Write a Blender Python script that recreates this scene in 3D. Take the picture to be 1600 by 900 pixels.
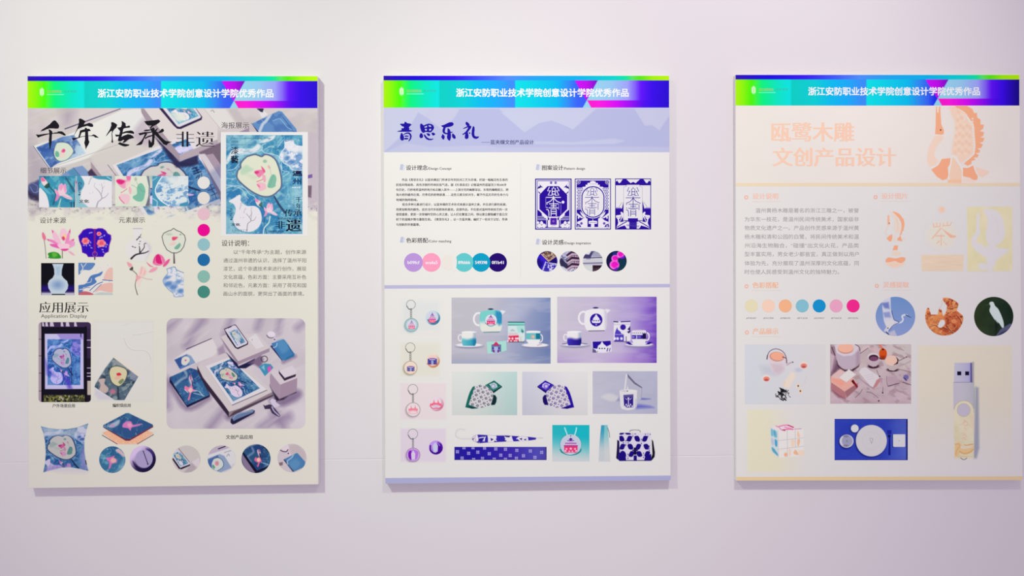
import bpy, math, random
import numpy as np
from mathutils import Vector
from mathutils.geometry import tessellate_polygon

for o in list(bpy.data.objects):
    bpy.data.objects.remove(o)
SC = bpy.context.scene
COL = SC.collection

# ------------------------------------------------------------------ scale
# three A1 foam boards: 453 photograph pixels are 594 mm on the wall
S = 0.594 / 453.0
ZC = 1.50            # height of the picture centre above the floor
T = 0.0170            # foam board thickness
DIST = 1.95          # lens to board faces


def wx(px): return (px - 800.0) * S
def wz(py): return (450.0 - py) * S + ZC


# ------------------------------------------------------------------ camera, world, lamps, exposure
cam_d = bpy.data.cameras.new('camera')
cam = bpy.data.objects.new('camera', cam_d)
COL.objects.link(cam)
cam.location = (0.0, -T - DIST, ZC)
cam.rotation_euler = (math.radians(90), 0, 0)
cam_d.sensor_width = 36.0
cam_d.lens = 36.0 * DIST / (1600 * S)
cam_d.clip_start = 0.01
SC.camera = cam

world = bpy.data.worlds.new('hall_light')
SC.world = world
world.use_nodes = True
bg = world.node_tree.nodes['Background']
bg.inputs[0].default_value = (0.923, 0.782, 1.0, 1)
bg.inputs[1].default_value = 0.628


def track_spot(name, x, height, out, angle, power, color, aim_x, aim_z):
    """a gallery spotlight on the ceiling track: beam angle in radians, soft edge"""
    d = bpy.data.lights.new(name, 'SPOT')
    d.shadow_soft_size = 0.06
    d.spot_size = angle
    d.spot_blend = 1.0
    d.energy = power
    d.color = color
    o = bpy.data.objects.new(name, d)
    COL.objects.link(o)
    o.location = (x, -out, ZC + height)
    tgt = Vector((aim_x, 0, ZC + aim_z))
    o.rotation_euler = (tgt - o.location).to_track_quat('-Z', 'Y').to_euler()
    return o


LAMPS = [(-1.56, 1.90, 1.845, 0.74, 189.3, (0.903, 1.0, 0.743), -0.549, 0.083),
         (0.50, 1.685, 1.562, 0.913, 92.6, (1.0, 0.996, 0.903), 0.398, 0.304)]
for lp in LAMPS:
    track_spot('track_spotlight', *lp)

SC.view_settings.view_transform = 'Standard'
SC.view_settings.look = 'None'
SC.view_settings.exposure = 0.0
SC.view_settings.gamma = 1.0
SC.view_settings.use_curve_mapping = False
ILL = 1.25 * np.array((0.89, 0.865, 0.90))  # set again before each board: ink albedo = photograph colour / light that falls on the wall


# ------------------------------------------------------------------ colour and materials
def lin(c):
    c = np.asarray(c, dtype=np.float64) / 255.0
    c = np.clip(c, 0, 1)
    return np.where(c <= 0.04045, c / 12.92, ((c + 0.055) / 1.055) ** 2.4)


def alb(c):
    a = lin(c) / ILL
    return a * np.minimum(1.0, 0.96 / np.maximum(a.max(-1, keepdims=True), 1e-6))   # too bright an ink keeps its hue


def principled(name, rough, spec=0.15):
    m = bpy.data.materials.new(name)
    m.use_nodes = True
    b = m.node_tree.nodes['Principled BSDF']
    b.inputs['Roughness'].default_value = rough
    b.inputs['Specular IOR Level'].default_value = spec
    return m, m.node_tree, b


M_PRINT, nt, b = principled('matt_printed_film', 0.6, 0.08)
at = nt.nodes.new('ShaderNodeAttribute')
at.attribute_name = 'ink'
nt.links.new(at.outputs['Color'], b.inputs['Base Color'])

M_WALL, nt, b = principled('painted_panel_wall', 0.7, 0.1)
tc = nt.nodes.new('ShaderNodeTexCoord')
nz = nt.nodes.new('ShaderNodeTexNoise')
nz.inputs['Scale'].default_value = 1.3
nz.inputs['Detail'].default_value = 2.0
rp = nt.nodes.new('ShaderNodeValToRGB')
wa, wb = alb((233, 230, 232)), alb((236, 231, 234))
rp.color_ramp.elements[0].position, rp.color_ramp.elements[1].position = 0.3, 0.7
rp.color_ramp.elements[0].color = (*wa, 1)
rp.color_ramp.elements[1].color = (*wb, 1)
nt.links.new(tc.outputs['Object'], nz.inputs['Vector'])
nt.links.new(nz.outputs['Fac'], rp.inputs['Fac'])
nt.links.new(rp.outputs['Color'], b.inputs['Base Color'])
bn = nt.nodes.new('ShaderNodeTexNoise')
bn.inputs['Scale'].default_value = 260.0
bu = nt.nodes.new('ShaderNodeBump')
bu.inputs['Strength'].default_value = 0.05
bu.inputs['Distance'].default_value = 0.001
nt.links.new(tc.outputs['Object'], bn.inputs['Vector'])
nt.links.new(bn.outputs['Fac'], bu.inputs['Height'])
nt.links.new(bu.outputs['Normal'], b.inputs['Normal'])


# ------------------------------------------------------------------ objects
def mesh_obj(name, V, F, mat, parent=None, colors=None, sizes=None):
    """V (n,3); F list of index lists, or flat loop array with per-face sizes."""
    me = bpy.data.meshes.new(name)
    if sizes is None:
        me.from_pydata([tuple(v) for v in V], [], F)
    else:
        V = np.asarray(V, dtype=np.float32)
        me.vertices.add(len(V))
        me.vertices.foreach_set('co', V.ravel())
        me.loops.add(len(F))
        me.loops.foreach_set('vertex_index', np.asarray(F, dtype=np.int32))
        n = len(sizes)
        me.polygons.add(n)
        st = np.zeros(n, dtype=np.int32)
        st[1:] = np.cumsum(sizes)[:-1]
        me.polygons.foreach_set('loop_start', st)
        me.update(calc_edges=True)
        me.validate()
    if colors is not None:
        ca = me.color_attributes.new('ink', 'FLOAT_COLOR', 'POINT')
        c4 = np.ones((len(me.vertices), 4), dtype=np.float32)
        c4[:, :3] = colors
        ca.data.foreach_set('color', c4.ravel())
    me.materials.append(mat)
    me.shade_flat()
    o = bpy.data.objects.new(name, me)
    COL.objects.link(o)
    if parent is not None:
        o.parent = parent
        o.matrix_parent_inverse = parent.matrix_world.inverted()
    return o


def Z(ox, oy, k):
    """close-up coordinates -> sheet coordinates"""
    def f(*n):
        return [(ox + n[i] / k, oy + n[i + 1] / k) for i in range(0, len(n), 2)]
    return f


def smooth_pts(P, closed=True, n=5):
    P = np.asarray(P, float)
    m = len(P)
    out = []
    rng = range(m) if closed else range(m - 1)
    for i in rng:
        if closed:
            p0, p1, p2, p3 = P[i - 1], P[i], P[(i + 1) % m], P[(i + 2) % m]
        else:
            p0, p1, p2, p3 = P[max(i - 1, 0)], P[i], P[i + 1], P[min(i + 2, m - 1)]
        for j in range(n):
            t = j / n
            out.append(0.5 * (2 * p1 + (p2 - p0) * t + (2 * p0 - 5 * p1 + 4 * p2 - p3) * t * t
                              + (3 * p1 - p0 - 3 * p2 + p3) * t ** 3))
    if not closed:
        out.append(P[-1])
    return np.array(out)


def vnoise(X, Y, seed):
    r = np.random.RandomState(seed).rand(64, 64)
    xi, yi = np.floor(X).astype(int), np.floor(Y).astype(int)
    fx, fy = X - xi, Y - yi
    fx, fy = fx * fx * (3 - 2 * fx), fy * fy * (3 - 2 * fy)
    g = lambda a, b_: r[b_ % 64, a % 64]
    return ((g(xi, yi) * (1 - fx) + g(xi + 1, yi) * fx) * (1 - fy)
            + (g(xi, yi + 1) * (1 - fx) + g(xi + 1, yi + 1) * fx) * fy)


def fbm(X, Y, seed, o=3):
    s, a, t = 0, 1.0, 0
    for i in range(o):
        s = s + a * vnoise(X * 2 ** i + 7.3 * i, Y * 2 ** i + 3.1 * i, seed + i)
        t += a
        a *= 0.55
    return s / t


def sst(a, b_, x):
    t = np.clip((x - a) / (b_ - a), 0, 1)
    return t * t * (3 - 2 * t)


# ------------------------------------------------------------------ a printed picture: a fine grid of ink colours
class Pic:
    def __init__(s, x0, y0, x1, y1, res=1.5, bg=(255, 255, 255)):
        s.b = (x0, y0, x1, y1)
        s.W, s.H = max(2, int(round((x1 - x0) * res))), max(2, int(round((y1 - y0) * res)))
        s.xs, s.ys = np.linspace(x0, x1, s.W + 1), np.linspace(y0, y1, s.H + 1)
        s.X, s.Y = np.meshgrid(s.xs, s.ys)
        s.img = np.empty(s.X.shape + (3,))
        s.img[:] = bg
        s.cov = np.zeros(s.X.shape)
        s.px = 1.0 / res
        s.clip = None

    def _sl(s, x0, y0, x1, y1):
        i0, i1 = np.searchsorted(s.xs, [x0, x1])
        j0, j1 = np.searchsorted(s.ys, [y0, y1])
        return slice(max(j0 - 1, 0), j1 + 1), slice(max(i0 - 1, 0), i1 + 1)

    def put(s, sl, m, c):
        X, Y = s.X[sl], s.Y[sl]
        if s.clip is not None:
            m = m * s.clip[sl]
        c = c(X, Y) if callable(c) else np.asarray(c, float)
        s.img[sl] = s.img[sl] * (1 - m[..., None]) + c * m[..., None]
        s.cov[sl] = np.maximum(s.cov[sl], m)

    def mask_poly(s, P, f=0.6, sm=0, sl=None):
        if sm:
            P = smooth_pts(P)
        P = np.asarray(P, float)
        f = max(f, 0.9 * s.px)
        if sl is None:
            sl = s._sl(P[:, 0].min() - f, P[:, 1].min() - f, P[:, 0].max() + f, P[:, 1].max() + f)
        X, Y = s.X[sl], s.Y[sl]
        d2 = np.full(X.shape, 1e9)
        ins = np.zeros(X.shape, bool)
        n = len(P)
        for i in range(n):
            ax, ay = P[i]
            bx, by = P[(i + 1) % n]
            ex, ey = bx - ax, by - ay
            L = ex * ex + ey * ey
            if L < 1e-12:
                continue
            t = np.clip(((X - ax) * ex + (Y - ay) * ey) / L, 0, 1)
            d2 = np.minimum(d2, (X - ax - t * ex) ** 2 + (Y - ay - t * ey) ** 2)
            if (ay > by) or (ay < by):
                c = ((ay > Y) != (by > Y)) & (X < ex * (Y - ay) / ey + ax)
                ins ^= c
        d = np.sqrt(d2)
        d = np.where(ins, -d, d)
        return sl, np.clip(0.5 - d / f, 0, 1)

    def poly(s, P, c, f=0.6, a=1.0, sm=0):
        sl, m = s.mask_poly(P, f, sm)
        s.put(sl, m * a, c)

    def line(s, P, w, c, f=0.6, a=1.0, sm=1):
        P = np.asarray(P, float)
        w = np.atleast_1d(np.asarray(w, float))
        if len(w) == 1:
            w = np.repeat(w, len(P))
        elif len(w) != len(P):
            w = np.interp(np.linspace(0, 1, len(P)), np.linspace(0, 1, len(w)), w)
        if sm and len(P) > 2:
            Q = smooth_pts(P, False)
            w = np.interp(np.linspace(0, 1, len(Q)), np.linspace(0, 1, len(P)), w)
            P = Q
        f = max(f, 0.9 * s.px)
        mw = w.max() / 2 + f
        sl = s._sl(P[:, 0].min() - mw, P[:, 1].min() - mw, P[:, 0].max() + mw, P[:, 1].max() + mw)
        X, Y = s.X[sl], s.Y[sl]
        m = np.zeros(X.shape)
        for i in range(len(P) - 1):
            ax, ay = P[i]
            ex, ey = P[i + 1] - P[i]
            L = ex * ex + ey * ey + 1e-12
            t = np.clip(((X - ax) * ex + (Y - ay) * ey) / L, 0, 1)
            d = np.hypot(X - ax - t * ex, Y - ay - t * ey)
            ww = w[i] + (w[i + 1] - w[i]) * t
            thin = np.minimum(1, ww / s.px)
            m = np.maximum(m, np.clip(0.5 - (d - np.maximum(ww, s.px) / 2) / f, 0, 1) * thin)
        s.put(sl, m * a, c)

    def ell(s, cx, cy, rx, ry, c, f=0.6, a=1.0, rot=0):
        f = max(f, 0.9 * s.px)
        R = max(rx, ry) + f
        sl = s._sl(cx - R, cy - R, cx + R, cy + R)
        X, Y = s.X[sl] - cx, s.Y[sl] - cy
        ca, sa = math.cos(math.radians(rot)), math.sin(math.radians(rot))
        u, v = (X * ca + Y * sa) / rx, (-X * sa + Y * ca) / ry
        d = (np.hypot(u, v) - 1) * min(rx, ry)
        s.put(sl, np.clip(0.5 - d / f, 0, 1) * a, c)

    def ring(s, cx, cy, r, w, c, f=0.5, a=1.0, ry=None):
        t = np.linspace(0, 2 * math.pi, 33)
        s.line(np.c_[cx + r * np.cos(t), cy + (ry or r) * np.sin(t)], w, c, f, a, 0)

    def rect(s, x0, y0, x1, y1, c, f=0.5, a=1.0):
        s.poly([(x0, y0), (x1, y0), (x1, y1), (x0, y1)], c, f, a)

    def fill(s, c, a=1.0):
        s.put((slice(None), slice(None)), np.full(s.X.shape, a), c)

    def noise(s, c, sx, sy, seed, lo, hi, a=1.0, rot=0, o=3):
        ca, sa = math.cos(math.radians(rot)), math.sin(math.radians(rot))
        u, v = s.X * ca + s.Y * sa, -s.X * sa + s.Y * ca
        s.put((slice(None), slice(None)), sst(lo, hi, fbm(u / sx + 11, v / sy + 11, seed, o)) * a, c)

    def veins(s, c, sx, seed, w, a=1.0, warp=1.0):
        """thin wandering lines where a warped noise crosses its middle"""
        wx_ = fbm(s.X / sx / 1.5 + 5, s.Y / sx / 1.5 + 5, seed + 40, 2) * warp
        wy_ = fbm(s.X / sx / 1.5 + 9, s.Y / sx / 1.5 + 2, seed + 50, 2) * warp
        n = fbm(s.X / sx + wx_ * 2 + 3, s.Y / sx + wy_ * 2 + 3, seed, 2)
        s.put((slice(None), slice(None)), (1 - sst(0, w, np.abs(n - 0.5))) * a, c)

    def blit(s, src, quad, a=1.0, tint=None, uv=(0, 0, 1, 1)):
        """lay another picture into a quad (tl, tr, br, bl)"""
        A, B = [], []
        us = [(uv[0], uv[1]), (uv[2], uv[1]), (uv[2], uv[3]), (uv[0], uv[3])]
        for (x, y), (u, v) in zip(quad, us):
            A += [[x, y, 1, 0, 0, 0, -u * x, -u * y], [0, 0, 0, x, y, 1, -v * x, -v * y]]
            B += [u, v]
        h = np.linalg.solve(np.array(A, float), np.array(B, float))
        sl, m = s.mask_poly(quad, 0.7)
        X, Y = s.X[sl], s.Y[sl]
        w = h[6] * X + h[7] * Y + 1
        u = np.clip((h[0] * X + h[1] * Y + h[2]) / w, 0, 1) * src.W
        v = np.clip((h[3] * X + h[4] * Y + h[5]) / w, 0, 1) * src.H
        i, j = np.minimum(u.astype(int), src.W - 1), np.minimum(v.astype(int), src.H - 1)
        fu, fv = (u - i)[..., None], (v - j)[..., None]
        I = src.img
        c = ((I[j, i] * (1 - fu) + I[j, i + 1] * fu) * (1 - fv)
             + (I[j + 1, i] * (1 - fu) + I[j + 1, i + 1] * fu) * fv)
        if tint is not None:
            c = tint(c, X, Y)
        s.put(sl, m * a, lambda X_, Y_: c)

    def emit(s, name, parent, lvl, shape=None, cut=None, label=None):
        """lay the ink on the board as a mesh; shape 'disc', ('round', r) or a row-extent function"""
        X, Y = s.X.copy(), s.Y.copy()
        x0, y0, x1, y1 = s.b
        cols = alb(s.img.reshape(-1, 3))
        if shape is not None:
            if shape == 'disc':
                cx, rx, cy, ry = (x0 + x1) / 2, (x1 - x0) / 2, (y0 + y1) / 2, (y1 - y0) / 2
                Y = cy + ry * np.sin((Y - cy) / ry * math.pi / 2)       # rows bunch at the poles
                hw = rx * np.sqrt(np.maximum(1 - ((Y - cy) / ry) ** 2, 0.0))
                X = cx + (X - cx) / rx * hw
            else:
                r = shape[1]
                dy = np.maximum(np.maximum(y0 + r - Y, Y - (y1 - r)), 0)
                ins = r - np.sqrt(np.maximum(r * r - dy * dy, 0))
                X = x0 + ins + (X - x0) / (x1 - x0) * (x1 - x0 - 2 * ins)
            u = np.clip((X - x0) / (x1 - x0), 0, 1) * s.W
            v = np.clip((Y - y0) / (y1 - y0), 0, 1) * s.H
            i, j = np.minimum(u.astype(int), s.W - 1), np.minimum(v.astype(int), s.H - 1)
            fu, fv = (u - i)[..., None], (v - j)[..., None]
            I = s.img
            c = ((I[j, i] * (1 - fu) + I[j, i + 1] * fu) * (1 - fv)
                 + (I[j + 1, i] * (1 - fu) + I[j + 1, i + 1] * fu) * fv)
            cols = alb(c.reshape(-1, 3))
        V = np.c_[wx(X.ravel()), np.full(X.size, -T - lvl * 3e-5), wz(Y.ravel())]
        W1 = s.W + 1
        jj, ii = np.meshgrid(np.arange(s.H), np.arange(s.W), indexing='ij')
        a = (jj * W1 + ii).ravel()
        Q = np.c_[a, a + W1, a + W1 + 1, a + 1]
        if cut is not None:
            cv = s.cov.ravel()
            Q = Q[cv[Q].max(1) > cut]
            used, inv = np.unique(Q, return_inverse=True)
            Q = inv.reshape(Q.shape)
            V, cols = V[used], cols[used]
        o = mesh_obj(name, V, Q.ravel(), M_PRINT, parent, cols, np.full(len(Q), 4, np.int32))
        if label:
            o['label'] = label
        return o


def tone(g=1.0, sat=1.0, mul=(1, 1, 1), off=(0, 0, 0)):
    """print curve for a picture shown inside another picture"""
    def f(c, X, Y):
        c = 255 * (np.clip(c, 0, 255) / 255) ** g
        m = c.mean(-1, keepdims=True)
        return (m + (c - m) * sat) * np.array(mul) + np.array(off)
    return f


# ------------------------------------------------------------------ lettering and flat printed shapes
GC = {}


def glyphs(txt, bold):   # bold < 0 thins the strokes
    key = (txt, bold)
    if key not in GC:
        cu = bpy.data.curves.new('t', 'FONT')
        cu.body = txt
        cu.size = 1.0
        cu.resolution_u = 2
        cu.offset = bold
        cu.fill_mode = 'FRONT'
        ob = bpy.data.objects.new('t', cu)
        COL.objects.link(ob)
        me = bpy.data.meshes.new_from_object(ob)
        v = np.array([(p.co.x, p.co.y) for p in me.vertices]) if len(me.vertices) else np.zeros((0, 2))
        f = [tuple(p.vertices) for p in me.polygons]
        bpy.data.objects.remove(ob)
        bpy.data.curves.remove(cu)
        bpy.data.meshes.remove(me)
        GC[key] = (v, f)
    return GC[key]


_v1, _ = glyphs('国', 0)
_v2, _ = glyphs('国国', 0)
EM = _v2[:, 0].max() - _v1[:, 0].max()
CY = (_v1[:, 1].max() + _v1[:, 1].min()) / 2


class Ink:
    """vector printing: flat polygons with a colour each, later ones on top"""
    def __init__(s, lvl):
        s.V, s.F, s.C, s.k, s.n = [], [], [], lvl * 3e-5, 0

    def _add(s, pts, faces, c):
        y = -T - s.k
        s.k += 2.5e-6
        b0 = len(s.V)
        for i, p in enumerate(pts):
            s.V.append((wx(p[0]), y, wz(p[1])))
            s.C.append(alb(c[i] if isinstance(c, list) else c))
        for f in faces:
            s.F.append([b0 + i for i in f])

    def poly(s, P, c, sm=0, holes=()):
        P = [tuple(p) for p in (smooth_pts(P, True, 4) if sm else P)]
        loops = [P] + [[tuple(p) for p in (smooth_pts(h, True, 3) if sm else h)] for h in holes]
        allp = [p for l in loops for p in l]
        tr = tessellate_polygon([[Vector((p[0], -p[1], 0)) for p in l] for l in loops])
        fs = []
        for t in tr:
            a, b_, c_ = [allp[i] for i in t]
            ar = (b_[0] - a[0]) * (c_[1] - a[1]) - (b_[1] - a[1]) * (c_[0] - a[0])
            if abs(ar) > 1e-9:
                fs.append(t if ar < 0 else t[::-1])
        s._add(allp, fs, c)

    def rect(s, x0, y0, x1, y1, c):
        s._add([(x0, y0), (x0, y1), (x1, y1), (x1, y0)], [(0, 1, 2, 3)], c)

    def frame(s, x0, y0, x1, y1, w, c):
        s._add([(x0, y0), (x1, y0), (x1, y1), (x0, y1), (x0 + w, y0 + w), (x1 - w, y0 + w), (x1 - w, y1 - w), (x0 + w, y1 - w)],
               [(0, 4, 5, 1), (1, 5, 6, 2), (2, 6, 7, 3), (3, 7, 4, 0)], c)

    def disc(s, cx, cy, r, c, ry=None, n=48):
        ry = ry or r
        s._add([(cx + r * math.cos(-t * 2 * math.pi / n), cy + ry * math.sin(-t * 2 * math.pi / n)) for t in range(n)],
               [tuple(range(n))], c)

    def ring(s, cx, cy, r, w, c, ry=None, n=40):
        ry = ry or r
        P = []
        for t in range(n):
            a = -t * 2 * math.pi / n
            P += [(cx + (r + w / 2) * math.cos(a), cy + (ry + w / 2) * math.sin(a)),
                  (cx + (r - w / 2) * math.cos(a), cy + (ry - w / 2) * math.sin(a))]
        s._add(P, [(2 * t, (2 * t + 2) % (2 * n), (2 * t + 3) % (2 * n), 2 * t + 1) for t in range(n)], c)

    def line(s, P, w, c, sm=0):
        P = np.asarray(P, float)
        if sm:
            P = smooth_pts(P, False, 4)
        L, R = [], []
        for i in range(len(P)):
            d = P[min(i + 1, len(P) - 1)] - P[max(i - 1, 0)]
            d = d / (np.hypot(*d) + 1e-9)
            n = np.array([d[1], -d[0]]) * w / 2
            L.append(P[i] + n)
            R.append(P[i] - n)
        n = len(P)
        s._add(L + R, [(i, n + i, n + i + 1, i + 1) for i in range(n - 1)], c)

    def text(s, txt, x0, cy, em, c, x1=None, bold=0.0, smear=0.0, slant=0.0, sy=1.0, rot=0, thin=0.0):
        """x0 left ink edge, cy middle of the em square, em height; x1 right ink edge to fit"""
        v, f = glyphs(txt, -thin)
        if not len(v):
            return
        k = em / EM
        kx = k if x1 is None else (x1 - x0) / (v[:, 0].max() - v[:, 0].min())
        X = x0 + (v[:, 0] - v[:, 0].min()) * kx
        Y = cy - (v[:, 1] - CY) * k * sy
        X = X - (Y - cy) * slant
        if rot:
            a = math.radians(rot)
            X, Y = x0 + (X - x0) * math.cos(a) - (Y - cy) * math.sin(a), cy + (X - x0) * math.sin(a) + (Y - cy) * math.cos(a)
        b = bold * em                     # heavier strokes: the same outline laid down again a hair to each side
        for dx, dy in ([(0, 0)] + ([(-smear, 0), (smear, 0)] if smear else []) + ([(-b, -b), (b, -b), (-b, b), (b, b)] if b else [])):
            s._add(list(zip(X + dx, Y + dy)), f, c)

    def emit(s, name, parent, label=None):
        sizes = np.array([len(f) for f in s.F], np.int32)
        flat = np.array([i for f in s.F for i in f], np.int32)
        o = mesh_obj(name, np.array(s.V), flat, M_PRINT, parent, np.array(s.C), sizes)
        if label:
            o['label'] = label
        return o


def words(name, parent, lvl, rows, label=None):
    k = Ink(lvl)
    for r in rows:
        k.text(*r[0], **(r[1] if len(r) > 1 else {}))
    return k.emit(name, parent, label)


# ------------------------------------------------------------------ the wall
def build_wall():
    x0, x1, z0, z1 = -2.6, 2.6, 0.0, 3.4
    # panel joint: a shallow groove that runs across the wall just above the board feet
    g0, g1 = wz(725.5) , wz(709.5)
    h = 0.0014
    pts, faces = [], []
    prof = [(z0, 0), ('g', -h, 0), ('g', -h * 0.4, 0.0004), ('g', h * 0.4, 0.0004), ('g', h, 0), (z1, 0)]
    for x in (x0, x1):
        gz = g0 + (g1 - g0) * (x - wx(0)) / (wx(1600) - wx(0))
        for p in prof:
            if p[0] == 'g':
                pts.append((x, p[2], gz + p[1]))
            else:
                pts.append((x, p[1], p[0]))
    n = len(prof)
    for i in range(n - 1):
        faces.append((i, n + i, n + i + 1, i + 1))
    # back of the slab
    b0 = len(pts)
    pts += [(x0, 0.08, z0), (x0, 0.08, z1), (x1, 0.08, z0), (x1, 0.08, z1)]
    faces += [(b0, b0 + 1, b0 + 3, b0 + 2), (n - 1, 2 * n - 1, b0 + 3, b0 + 1), (0, b0, b0 + 2, n)]
    o = mesh_obj('wall_back', np.array(pts), faces, M_WALL)
    o['kind'] = 'structure'
    return o


build_wall()


# ------------------------------------------------------------------ a foam board with its printed paper
def poster(corners, paper, label):
    tl, tr, br, bl = corners
    cx, cy = (bl[0] + br[0]) / 2, (bl[1] + br[1]) / 2
    root = bpy.data.objects.new('display_poster', None)
    root.empty_display_size = 0.1
    root.location = (wx(cx), 0, wz(cy))
    COL.objects.link(root)
    bpy.context.view_layer.update()
    root['label'] = label
    root['category'] = 'poster'
    root['group'] = 'display posters on the wall'
    P = [(wx(x), wz(y)) for x, y in corners]
    r = 0.0006
    cxw, czw = sum(p[0] for p in P) / 4, sum(p[1] for p in P) / 4
    inn = [(x + (r if x < cxw else -r), z + (r if z < czw else -r)) for x, z in P]
    V = [(x, -0.0005, z) for x, z in P] + [(x, -T + r, z) for x, z in P] + [(x, -T, z) for x, z in inn]
    F = [(8, 11, 10, 9), (0, 1, 2, 3)]
    for a, b_ in ((0, 4), (4, 8)):
        for i in range(4):
            j = (i + 1) % 4
            F.append((a + i, b_ + i, b_ + j, a + j))
    cols = np.vstack([np.tile(alb((232, 228, 232)), (8, 1)), np.tile(alb(paper), (4, 1))])
    o = mesh_obj('foam_board', np.array(V), F, M_PRINT, root, cols)
    return root


def stops(st):
    xs = [a for a, _ in st]
    cs = np.array([c for _, c in st], float)
    return lambda X, Y: np.stack([np.interp(X, xs, cs[:, i]) for i in range(3)], -1)


def header(root, x0, x1, y0, y1, y2, tx0, tx1, ex, dark=False):
    """the rainbow band with the college line; y0 top, y1 foot of the thin stripe, y2 foot of the band"""
    w = x1 - x0
    u = lambda q: x0 + (q - 43) / 453.0 * w
    p = Pic(x0, y0, x1, y1, 1.2)
    p.fill(stops([(u(43), (45, 12, 170)), (u(60), (40, 0, 200)), (u(95), (28, 0, 220)), (u(150), (55, 20, 235)), (u(190), (62, 75, 245)), (u(240), (80, 140, 250)),
                  (u(290), (30, 165, 240)), (u(350), (0, 180, 238)), (u(410), (0, 215, 205)), (u(425), (0, 230, 170)), (u(438), (90, 235, 100)),
                  (u(450), (90, 235, 10)), (u(470), (165, 245, 0)), (u(496), (190, 250, 0))]))
    p.emit('header_stripe', root, 2, label='thin blue to lime stripe')
    p = Pic(x0, y1, x1, y2, 1.5)
    v = lambda q: y1 + (q - 126.5) / 42.5 * (y2 - y1)
    p.fill(stops([(u(43), (172, 240, 0)), (u(56), (135, 245, 0)), (u(69), (75, 250, 0)), (u(74), (70, 250, 60)), (u(86), (0, 240, 130)), (u(110), (0, 228, 195)),
                  (u(130), (0, 226, 226)), (u(133), (0, 205, 195)), (u(170), (0, 206, 214)), (u(197), (0, 186, 240)), (u(224), (25, 168, 250)),
                  (u(247), (58, 140, 250)), (u(251), (60, 140, 250)), (u(252.5), (0, 225, 230)), (u(275), (0, 214, 232)), (u(318), (0, 188, 240)), (u(334), (45, 145, 246)),
                  (u(350), (55, 100, 246)), (u(363), (20, 40, 245) if dark else (55, 90, 250)), (u(385), (10, 10, 240) if dark else (60, 80, 250))]))
    q = lambda *n: [(u(n[i]), v(n[i + 1])) for i in range(0, len(n), 2)]
    end = (20, 0, 130) if dark else (40, 0, 212)
    lt = stops([(u(380), (150, 212, 238)), (u(405), (152, 200, 242)), (u(430), (160, 165, 250)), (u(442), (130, 100, 250)), (u(452), (95, 10, 250)), (u(470), (55, 0, 235)), (u(496), end)])
    p.poly(q(383, 126, 500, 126, 500, 170, 358.5, 170), lt, 0.8)
    mg = stops([(u(366), (255, 20, 200)), (u(385), (250, 20, 222)), (u(412), (215, 0, 245)), (u(436), (150, 0, 245)), (u(455), (80, 0, 240)), (u(470), (55, 0, 235)), (u(496), end)])
    p.poly(q(366, 157.5, 500, 157.5, 500, 170, 373, 170), mg, 0.8)
    p.poly(q(346, 126, 383, 126, 365, 158), stops([(u(350), (205, 0, 250)), (u(366), (190, 0, 235)), (u(383), (120, 0, 200))]), 0.8)
    # the small crest and its two lines at the left
    ey = v(144)
    p.ell(ex, ey, 3.0, 6.2, (190, 250, 190), 1.2, 0.85)
    for dx, dy in ((-2, -3), (2, -3), (-2, 0), (2, 0), (-2, 3), (2, 3), (0, -5)):
        p.ell(ex + dx, ey + dy, 1.2, 2.0, (225, 255, 225), 0.8, 0.8, dx * 12)
    p.ell(ex + 0.4, ey, 0.9, 2.5, (200, 240, 120), 0.8, 0.8)
    p.line([(ex + 8, ey + 3.6), (ex + 34, ey + 3.6)], 0.9, (215, 255, 235), 0.7, 0.75)
    band = p.emit('header_band', root, 2, label='rainbow band across the top')
    words('crest_lettering', band, 3, [(('浙江安防职业', ex + 8, ey - 1, 4.2, (180, 190, 95)), dict(x1=ex + 31, bold=0.01)),
                                       (('技术学院', ex + 34, ey - 1, 4.2, (60, 185, 150)), dict(x1=ex + 54, bold=0.0))])
    words('header_text', band, 4, [(('浙江安防职业技术学院创意设计学院优秀作品', tx0, v(146), (tx1 - tx0) / 20 * 1.02, (248, 250, 255)), dict(x1=tx1, bold=0.024))],
          'bold white heading')


# ================================================================== LEFT BOARD: lacquer and lotus
ILL = 1.25 * np.array((0.83, 0.80, 0.835))
P1PAPER = (231, 228, 216)
P1 = poster([(43, 119), (496, 119), (497.3, 757), (45, 763)], P1PAPER,
            'cream design poster with black brush title over lavender product photo, left of the three')
header(P1, 43.1, 495.9, 119.1, 126.6, 169.0, 153, 427, 65.5)

WATER = (98, 168, 198)


def lotus(p, z, pink=(240, 160, 205), pale=(240, 215, 228)):
    """an open lotus in close-up coordinates of zoom z (unit box 0..100)"""
    p.poly(z(25, 60, 20, 35, 35, 45, 40, 20, 55, 5, 65, 15, 75, 8, 80, 30, 82, 50, 70, 65, 50, 72), pale, 1.0, 1, 1)
    p.poly(z(40, 25, 55, 5, 65, 18, 56, 38, 48, 42), pink, 2, .7, 1)
    p.poly(z(65, 18, 76, 8, 82, 40, 74, 55), pink, 2, .7, 1)
    p.poly(z(20, 35, 36, 48, 40, 68, 28, 60), pink, 1.5, .8, 1)
    p.poly(z(30, 62, 46, 70, 36, 92, 20, 100, 24, 80), pink, 1, .85, 1)
    p.poly(z(55, 68, 80, 62, 112, 84, 104, 92, 78, 84), pale, 1, .95, 1)
    p.line(z(60, 70, 85, 80, 112, 86), .8, pink, 1, .8)


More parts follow.
